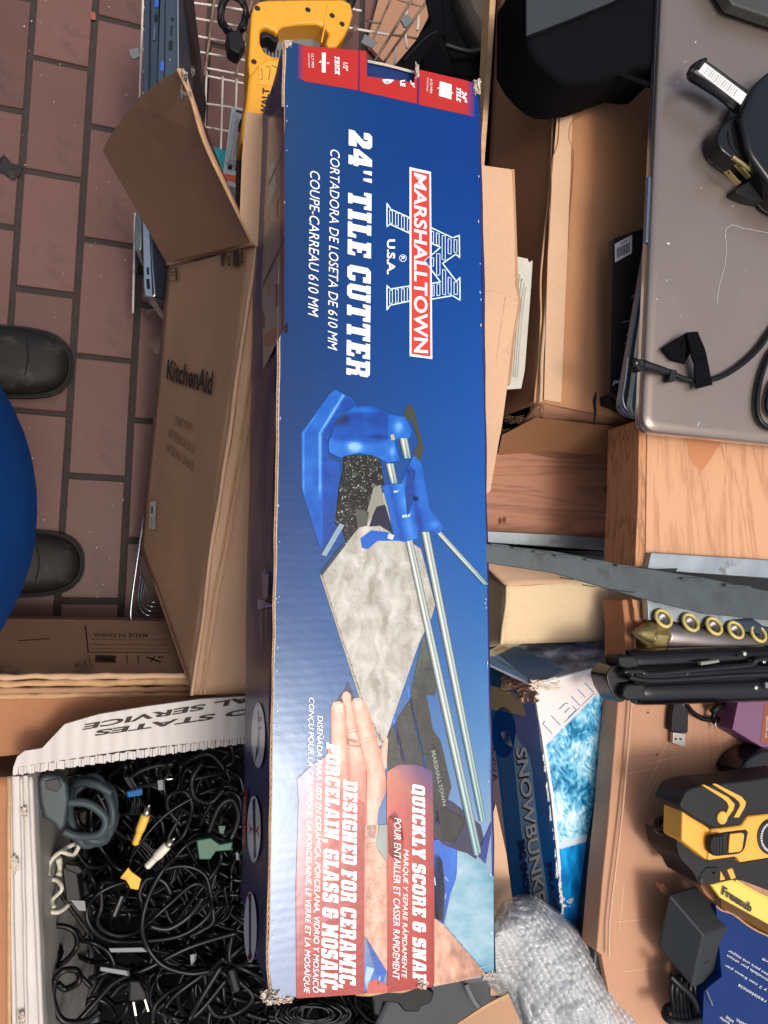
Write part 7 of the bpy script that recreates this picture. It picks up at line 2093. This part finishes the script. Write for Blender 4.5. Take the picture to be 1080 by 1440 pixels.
BD = Plane(dc, dc + Vector((1, 0, 0)), dc + Vector((0, 1, 0)))
make('badge_lettering', text_geo and join(*[(lambda c_, a_: (prism([dc + Vector((math.cos(a_) * .0145 + math.cos(a_ + 1.57) * sx * .0007 + math.cos(a_) * sy * .0012, math.sin(a_) * .0145 + math.sin(a_ + 1.57) * sx * .0007 + math.sin(a_) * sy * .0012, .0016)) for sx, sy in ((-1, -1), (1, -1), (1, 1), (-1, 1))], .0003)))(k, 1.7 + k * .155) for k in range(18)]), M['white_dull'], yt)['kind'] = 'stuff'
make('badge_mark', prism([dc + Vector((x, y, .0017)) for x, y in ((-.003, .001), (.001, .006), (.002, .002), (.006, .001), (.001, -.002), (-.001, -.006), (-.002, -.001))], .0003), M['white_dull'], yt)
sr = [P(*kl((x, y))[0], zy + z) for x, y, z in [(425, 650, .062), (345, 655, .062), (285, 655, .060), (215, 650, .056)]]
make('cord_boss', lathe([(.0125, 0), (.0120, .006), (.0095, .010), (.006, .010)], P(*kl((440, 655))[0], zy + .062), Vector((-1, 0, .05)), 22), M['yellow2'], yt, smooth=True)
make('strain_relief', tube(sr, [.010, .009, .0075, .0058], 12, 4), M['black_rubber'], yt, smooth=True)
for i in range(5):
    c = sr[0].lerp(sr[3], .12 + i * .17)
    make('relief_ring', lathe([(.0078 - i * .0004, -.0013), (.0098 - i * .0007, -.001), (.0098 - i * .0007, .001), (.0078 - i * .0004, .0013)], c, sr[3] - sr[0], 16), M['black_rubber'], yt, smooth=True)
make('cord', tube([P(*kl((x, y))[0], zy + z) for x, y, z in [(230, 655, .057), (180, 655, .050), (145, 625, .040), (150, 575, .030), (220, 545, .020), (330, 540, .015), (420, 560, .015)]], .0042, 10, 6), M['cable'], yt, smooth=True)
make('lower_guard', prism(ZZ(rounded(kl((300, 700), (352, 735), (570, 905), (815, 872), (850, 920), (1300, 850), (1300, 1120), (1150, 1180), (860, 1070), (800, 1060), (560, 1100), (500, 1100), (450, 1000), (330, 870)), [2, 0, 0, 0, 0, 0, 0, 2, 0, 0, 4, 3, 3, 6]), z1 - .012), .05), M['black_rubber'], yt, bevel=.0012)
for q in (((680, 985), (722, 1060), (678, 1072)), ((735, 978), (780, 965), (812, 1048), (770, 1060))):
    make('guard_stripe', prism(kz(z1 - .0110, *q), .002), M['yellow2'], yt, bevel=.0006)
for q in (((560, 960), (655, 955), (640, 1050), (560, 1080), (490, 1060)), ((600, 990), (640, 985), (636, 1020), (604, 1020))):
    make('guard_recess', prism(kz(z1 - .0108, *q), .002), M['black_pl'], yt, bevel=.001)
make('guard_hole', lathe([(.0030, -.0005), (.0030, .0006), (.0022, .0008)], P(*kl((524, 1068))[0], z1 - .0108), up, 14), M['port'], yt)
# ---- tan ear and yellow packet
solo('cardboard_ear', 'small bent tan cardboard ear with a hole above the black charger block', 'cardboard', prism(ZZ(kl((182, 1110), (196, 1096), (245, 1160), (232, 1195), (190, 1150)), zy + .03), .01), M['card_red'], bevel=.0006)
solo('cardboard_ear', 'rounded tan cardboard tab under the yellow lettered packet', 'cardboard', prism(ZZ(rounded(kl((500, 1100), (596, 1095), (668, 1190), (640, 1255), (560, 1200)), [6, 4, 10, 16, 8]), zy + .04), .01), M['card_red'], bevel=.0006)
kf = crop(900, 1230, 6)
fz = zy + .07
fp = thing('yellow_packet', 'yellow packet with dark amber side lettered Freesub below the yellow tool', 'packet', P(1050, 1275, zy))
fq = ZZ(kf((596, 84), (790, 36), (1066, 186), (1300, 330), (1300, 530), (1080, 420), (680, 200)), fz)
make('packet', prism(fq, .006), M['yellow_pack'], fp, bevel=.002)
make('packet_side', prism([P(*p, z) for p, z in zip(kf((680, 202), (1080, 420), (1300, 530), (1300, 640), (1080, 512), (680, 292)), (fz - .001, fz - .001, fz - .001, fz - .03, fz - .03, fz - .03))], .004), M['amber_side'], fp, bevel=.001)
FQ = Plane(fq[0], fq[1], fq[5])
text('lettering', 'Freesub', [kf((690, 170))[0], kf((935, 322))[0], kf((955, 252))[0], kf((706, 95))[0]], FQ, 14, fp, M['ink'], bold=.035)
make('packet_fold', tube([P(*kf((x, y))[0], fz + .001) for x, y in ((800, 44), (930, 120), (1066, 190), (1180, 240))], .0016, 6), M['yellow_pack'], fp, smooth=True)
# ---- royal blue box with white text
rb = thing('blue_box', 'royal blue box with rows of upside down white Spanish text in the lower right corner', 'box', P(1060, 1380, zy))
rz_ = zy + .045
rq = ZZ(kf((640, 262), (690, 300), (780, 330), (900, 420), (980, 470), (1080, 515), (1300, 620), (1300, 1500), (520, 1500), (540, 980), (690, 860)), rz_)
make('box_body', prism(rq, .04), M['blue_box'], rb, bevel=.001)
RBP = Plane(rq[2], rq[5], rq[8])
make('torn_edge', tube([P(*kf((x, y))[0], rz_ + .0005) for x, y in ((640, 262), (690, 300), (780, 330), (900, 420), (980, 470), (1080, 515), (1200, 570))], .0012, 6), M['card'], rb, smooth=True)
def up_txt(s, x0, y0, x1, y1, h=24):
    # rotated half a turn: starts at lower right, runs to upper left
    a, b = kf((x1, y1))[0], kf((x0, y0))[0]
    n_ = Vector((-(y1 - y0), x1 - x0)).normalized() * h / 6
    text('lettering', s, [(a[0] - n_.x * .2, a[1] - n_.y * .2), (b[0] - n_.x * .2, b[1] - n_.y * .2), (b[0] + n_.x, b[1] + n_.y), (a[0] + n_.x, a[1] + n_.y)], RBP, 2, rb, M['white_dull'])
up_txt('sujetacion para una mayor', 752, 630, 1200, 905)
up_txt('carga 1 tonelada por union', 742, 672, 1230, 970)
up_txt('simples y 2 con freno per', 722, 752, 1230, 1065)
up_txt('de alta resistencia', 832, 925, 1230, 1165)
up_txt('Incluye', 1035, 700, 1230, 800)
up_txt('quality', 680, 1195, 760, 1250)
up_txt('unit', 730, 1190, 790, 1240)
up_txt('bolts.', 810, 1215, 900, 1265)
# ---- black charger block and its cord
bk = thing('charger_block', 'matt black charger block standing on edge with its cord bundled below, lower right', 'charger', P(980, 1320, zy))
O_ = P(*kf((540, 512))[0], zy + .072)
X_, Y_, Z_ = P(*kf((240, 160))[0], zy + .052), P(*kf((775, 430))[0], zy + .040), P(*kf((440, 965))[0], zy + .045)
ux, uy, uz = X_ - O_, Y_ - O_, Z_ - O_
v8 = [O_, P(*kf((480, 84))[0], zy + .030), P(*kf((145, 602))[0], zy + .028), P(*kf((690, 862))[0], zy + .018)]
back = v8[1] + (v8[2] - X_)
make('housing', ([O_, X_, Y_, Z_, v8[1], v8[2], v8[3], back + Vector((0, 0, -.03))], [[0, 1, 4, 2], [0, 3, 5, 1], [0, 2, 6, 3], [7, 4, 1, 5], [7, 6, 2, 4], [7, 5, 3, 6]]), mat('matt_black_plastic', L(36, 40, 42), rough=.6, nz=.08, bump=.12, bsc=700), bk, bevel=.003, seg=3)
P3 = Plane(O_, Y_, Z_)
make('groove', tube([P3.hit(*p, .0003) for p in kf((540, 745), (600, 712), (700, 680))], .0012, 6), M['port'], bk)
for i in range(7):
    o = i * 30
    make('cord', tube([P(*kf((x, y))[0], zy + z) for x, y, z in [(285 + o, 850, .03), (262 + o * 1.1 + 10 * math.sin(i), 960, .032 + .003 * (i % 2)), (270 + o * 1.15, 1080, .03), (290 + o * 1.1, 1190, .028), (320 + o, 1290, .02)]], .0033, 8, 5), M['cable'], bk, smooth=True)
make('cord', tube([P(*kf((x, y))[0], zy + z) for x, y, z in [(250, 850, .042), (330, 930, .045), (420, 1010, .045), (470, 1100, .042), (490, 1200, .035)]], .0034, 8, 5), M['cable'], bk, smooth=True)
make('cord_tie', tube([P(*kf((375 + 165 * math.cos(t), 1170 + 85 * math.sin(t)))[0], zy + .033 + .012 * math.sin(t)) for t in [k * math.pi / 6 for k in range(12)]], .0044, 8, 4, closed=True), M['black_rubber'], bk, smooth=True)
solo('thin_wire', 'thin grey wire end beside the charger block on the blue box', 'wire', tube([P(*kf((x, y))[0], rz_ + .003) for x, y in ((560, 975), (585, 1040), (612, 1100))], .0009, 6, 3), M['grey_pl'])

# ---- bubble wrap
def bubble_wrap():
    V, Fc = [], []
    ol_top = [(682, 1335), (690, 1310), (702, 1290), (716, 1273), (735, 1265), (758, 1266), (785, 1282), (812, 1303), (840, 1330), (870, 1362), (905, 1402), (925, 1430), (945, 1470)]
    ol_bot = [(676, 1372), (680, 1378), (684, 1385), (692, 1392), (700, 1398), (708, 1403), (716, 1420), (722, 1440), (728, 1460), (735, 1480), (745, 1500), (760, 1520), (780, 1540)]
    def interp(o, t):
        f = t * (len(o) - 1)
        i = min(int(f), len(o) - 2)
        f -= i
        return o[i][0] * (1 - f) + o[i + 1][0] * f, o[i][1] * (1 - f) + o[i + 1][1] * f
    nu, nv = 300, 190
    for j in range(nv + 1):
        for i in range(nu + 1):
            u, v = i / nu, j / nv
            a, b = interp(ol_top, u), interp(ol_bot, u)
            x, y = a[0] * (1 - v) + b[0] * v, a[1] * (1 - v) + b[1] * v
            h = .55 + .075 * (max(0, math.sin(math.pi * min(1, v * 1.0) ** .7))) ** .55
            p = P(x, y, h)
            q = p * 1.0
            p = P(x, y, h + .018 * noise.noise(q * 18) + .009 * abs(noise.noise(q * 40)))
            # bubbles on a staggered lattice
            s = .0072
            gy = p.y / (s * .87)
            row = round(gy)
            gx = p.x / s + (.5 if row % 2 else 0)
            dx, dy = (gx - round(gx)) * s, (gy - row) * s * .87
            d = math.hypot(dx, dy) / (s * .46)
            if d < 1:
                p = p + Vector((0, 0, .0034 * math.sqrt(1 - d * d) * max(.1, .6 + .9 * noise.noise(Vector((round(gx) * 1.7, row * 1.3, 0))))))
            V.append(p)
    for j in range(nv):
        for i in range(nu):
            a = j * (nu + 1) + i
            Fc.append([a, a + 1, a + nu + 2, a + nu + 1])
    return V, Fc
bw = thing('bubble_wrap', 'crumpled clear bubble wrap bundle between the blue carton and the tan tray', 'bubble wrap', P(790, 1400, .5))
make('outer_sheet', bubble_wrap(), M['bubble'], bw, smooth=True)
g = bubble_wrap()
g = ([v + Vector((.002, .001, -.012 + .008 * noise.noise(v * 40))) for v in g[0][::1]], g[1])
make('inner_sheet', g, M['bubble'], bw, smooth=True)
g = grid_slab(ZZ([(690, 1330), (760, 1275), (930, 1440), (760, 1530)], .545), .02, 16, 16, .03, 14, 2)
make('wrapped_item', g, mat('pale_grey_fill', L(136, 138, 136), rough=.8, nz=.3), bw, smooth=True)
# ---- corner of brown card at the bottom
cq_ = thing('card_corner', 'brown cardboard corner poking up at the bottom edge beside the bubble wrap', 'cardboard', P(690, 1430, .5))
make('card', prism(ZZ([(640, 1446), (680, 1418), (716, 1399), (736, 1446), (745, 1480), (600, 1480)], .64), .004), M['card'], cq_, bevel=.0006)
make('card_edge', tube(ZZ([(638, 1444), (680, 1416), (715, 1398)], .641), .0016, 6), M['card_edge'], cq_)

# ================================================================ the seller standing at the left edge
ps = thing('person', 'person in a blue top and black shoes standing at the left edge', 'person', (-.30, .18, 0))
yc, X0 = .10, 0
bm_ = P(50, 712, .8)
cyy = bm_.y
def body_geo():
    """one continuous body: skin modifier over a skeleton"""
    me = bpy.data.meshes.new('body')
    xb = bm_.x - .17
    J = [((xb, cyy, .86), .11), ((xb - .01, cyy, 1.05), .11), ((xb - .02, cyy, 1.28), .125), ((xb + .0, cyy, 1.42), .05), ((xb + .02, cyy, 1.50), .075), ((xb + .03, cyy, 1.58), .085), ((xb + .02, cyy, 1.64), .06)]
    E_ = [(i, i + 1) for i in range(6)]
    for s in (-1, 1):
        hip = len(J)
        fy = .345 if s > 0 else .035
        J += [((xb, cyy + s * .09, .78), .085), ((xb + .0, cyy + s * .12, .46), .055), ((xb - .05, fy, .12), .03), ((xb - .05, fy, .055), .024)]
        E_ += [(0, hip), (hip, hip + 1), (hip + 1, hip + 2), (hip + 2, hip + 3)]
        sh_ = len(J)
        J += [((xb - .03, cyy + s * .17, 1.34), .055), ((xb - .08, cyy + s * .24, 1.08), .042), ((xb - .05, cyy + s * .24, .86), .03), ((xb - .03, cyy + s * .24, .80), .028)]
        E_ += [(2, sh_), (sh_, sh_ + 1), (sh_ + 1, sh_ + 2), (sh_ + 2, sh_ + 3)]
        for k in range(5):
            f = len(J)
            bx_ = xb - .03 + (k - 2) * .017
            l_ = (.05, .075, .08, .075, .06)[k]
            J += [((bx_ + (.012 if k == 4 else 0), cyy + s * .24, .755), .009), ((bx_ + (.02 if k == 4 else .004), cyy + s * (.24 - .012), .755 - l_), .007)]
            E_ += [(sh_ + 3, f), (f, f + 1)]
    base = Vector(ps.location)
    me.from_pydata([Vector(j[0]) - base for j in J], E_, [])
    o = bpy.data.objects.new('body', me)
    S.collection.objects.link(o)
    o.parent = ps
    me.materials.append(M['skin'])
    o.modifiers.new('skin', 'SKIN')
    for i, j in enumerate(J):
        me.skin_vertices[0].data[i].radius = (j[1], j[1])
    me.skin_vertices[0].data[0].use_root = True
    s = o.modifiers.new('sub', 'SUBSURF')
    s.levels = s.render_levels = 2
    return xb
xb = body_geo()
def loft(secs, n=28):
    """(centre, half x, half y) rings joined into a closed sleeve"""
    V, Fc = [], []
    for c, rx, ry in secs:
        for j in range(n):
            a = 2 * math.pi * j / n
            q = Vector(c) + Vector((rx * math.cos(a), ry * math.sin(a), 0))
            k = 1 + .026 * noise.noise(q * 16) + .022 * noise.noise(Vector((q.x * 20, q.y * 20, q.z * 60)))
            V.append(Vector(c) + Vector((rx * math.cos(a), ry * math.sin(a), 0)) * k)
    for i in range(len(secs) - 1):
        for j in range(n):
            a, b = i * n + j, i * n + (j + 1) % n
            Fc.append([a, b, b + n, a + n])
    return V, Fc
make('shirt', loft([((xb + .005, cyy, .70), .150, .165), ((xb + .004, cyy, .74), .165, .172), ((xb + .003, cyy, .80), .168, .175), ((xb - .005, cyy, .90), .165, .172), ((xb - .03, cyy, 1.02), .150, .165), ((xb - .05, cyy, 1.16), .125, .17), ((xb - .06, cyy, 1.28), .115, .19), ((xb - .05, cyy, 1.36), .085, .15), ((xb - .03, cyy, 1.41), .055, .07)]), M['blue_shirt'], ps, smooth=True, sub=1)
for s in (-1, 1):
    fy = .345 if s > 0 else .035
    make('sleeve', tube([(xb - .04, cyy + s * .13, 1.35), (xb - .05, cyy + s * .2, 1.28), (xb - .08, cyy + s * .24, 1.1)], [.07, .068, .058], 16), M['blue_shirt'], ps, smooth=True)
    make('trouser_leg', tube([(xb, cyy + s * .08, .86), (xb - .01, cyy + s * .10, .7), (xb - .02, cyy + s * .12, .46), (xb - .05, fy, .20), (xb - .06, fy, .07)], [.10, .10, .078, .066, .062], 18), M['trousers'], ps, smooth=True)
make('hair', lathe([(.0, .0), (.07, .01), (.095, .05), (.098, .09), (.08, .12), (.03, .14)][1:], Vector((xb + .01, cyy, 1.575)), Vector((-.25, 0, 1)), 24), M['hair'], ps, smooth=True)
# face
for s in (-1, 1):
    make('eye', lathe([(.002, -.006), (.009, -.003), (.011, .002), (.008, .007), (.002, .009)], Vector((xb + .108, cyy + s * .032, 1.575)), Vector((1, 0, 0)), 14), M['white_pl'], ps, smooth=True)
    make('ear', lathe([(.004, -.006), (.022, -.003), (.026, .003), (.012, .006)], Vector((xb + .03, cyy + s * .088, 1.565)), Vector((0, s, 0)), 14), M['skin'], ps, smooth=True)
make('nose', tube([(xb + .108, cyy, 1.58), (xb + .125, cyy, 1.56), (xb + .132, cyy, 1.545), (xb + .112, cyy, 1.54)], [.006, .010, .013, .008], 10), M['skin'], ps, smooth=True)
make('mouth', tube([(xb + .102, cyy - .025, 1.518), (xb + .11, cyy, 1.516), (xb + .102, cyy + .025, 1.518)], [.003, .006, .003], 8), mat('lips', L(160, 96, 84), rough=.5), ps, smooth=True)
# shoes: sections along x, toe at right
def shoe(cx, cy, ln, hw, name='shoe'):
    V, Fc = [], []
    n = 20
    prof = [(-.98, .62, .075), (-.9, .8, .085), (-.6, .84, .085), (-.3, .86, .075), (0, .95, .062), (.3, 1.0, .056), (.55, .98, .050), (.75, .9, .046), (.88, .74, .042), (.96, .5, .036), (1.0, .2, .026)]
    for t, wd_, h in prof:
        for j in range(n):
            a = math.pi * j / (n - 1)
            sx = math.copysign(abs(math.cos(a)) ** .6, math.cos(a))
            V.append(Vector((cx + t * ln / 2, cy + hw * wd_ * sx, .012 + (h - .012) * abs(math.sin(a)) ** .75)))
    for i in range(len(prof) - 1):
        for j in range(n - 1):
            a = i * n + j
            Fc.append([a, a + n, a + n + 1, a + 1])
    Fc.append(list(range(n)))
    Fc.append([(len(prof) - 1) * n + j for j in range(n)][::-1])
    up_ = make(name, (V, Fc), M['leather'], ps, smooth=True, sub=1)
    out = []
    for t, wd_, h in prof:
        out.append((cx + t * (ln / 2 + .004), cy + hw * (wd_ * 1.05 + .02)))
    lower = [(x, 2 * cy - y) for x, y in out][::-1]
    make('sole', prism([Vector((x, y, .016)) for x, y in out + lower], .015), M['sole'], up_, bevel=.002)
    make('welt', tube([Vector((x, y, .017)) for x, y in out + lower], .0022, 6, 3, closed=True), M['leather'], up_, smooth=True)
    make('toe_seam', tube([Vector((cx + ln * .22 + .0 * k, cy + hw * .75 * math.cos(a), .018 + .04 * math.sin(a))) + Vector((.02 * math.sin(a), 0, .001)) for k, a in enumerate([.25, .8, 1.57, 2.3, 2.9])], .0012, 6), M['sole'], up_, smooth=True)
a, b = P(97, 516, .02), P(113, 792, .02)
shoe(a.x - .14, a.y + .003, .28, .056)
shoe(b.x - .14, b.y, .28, .050)
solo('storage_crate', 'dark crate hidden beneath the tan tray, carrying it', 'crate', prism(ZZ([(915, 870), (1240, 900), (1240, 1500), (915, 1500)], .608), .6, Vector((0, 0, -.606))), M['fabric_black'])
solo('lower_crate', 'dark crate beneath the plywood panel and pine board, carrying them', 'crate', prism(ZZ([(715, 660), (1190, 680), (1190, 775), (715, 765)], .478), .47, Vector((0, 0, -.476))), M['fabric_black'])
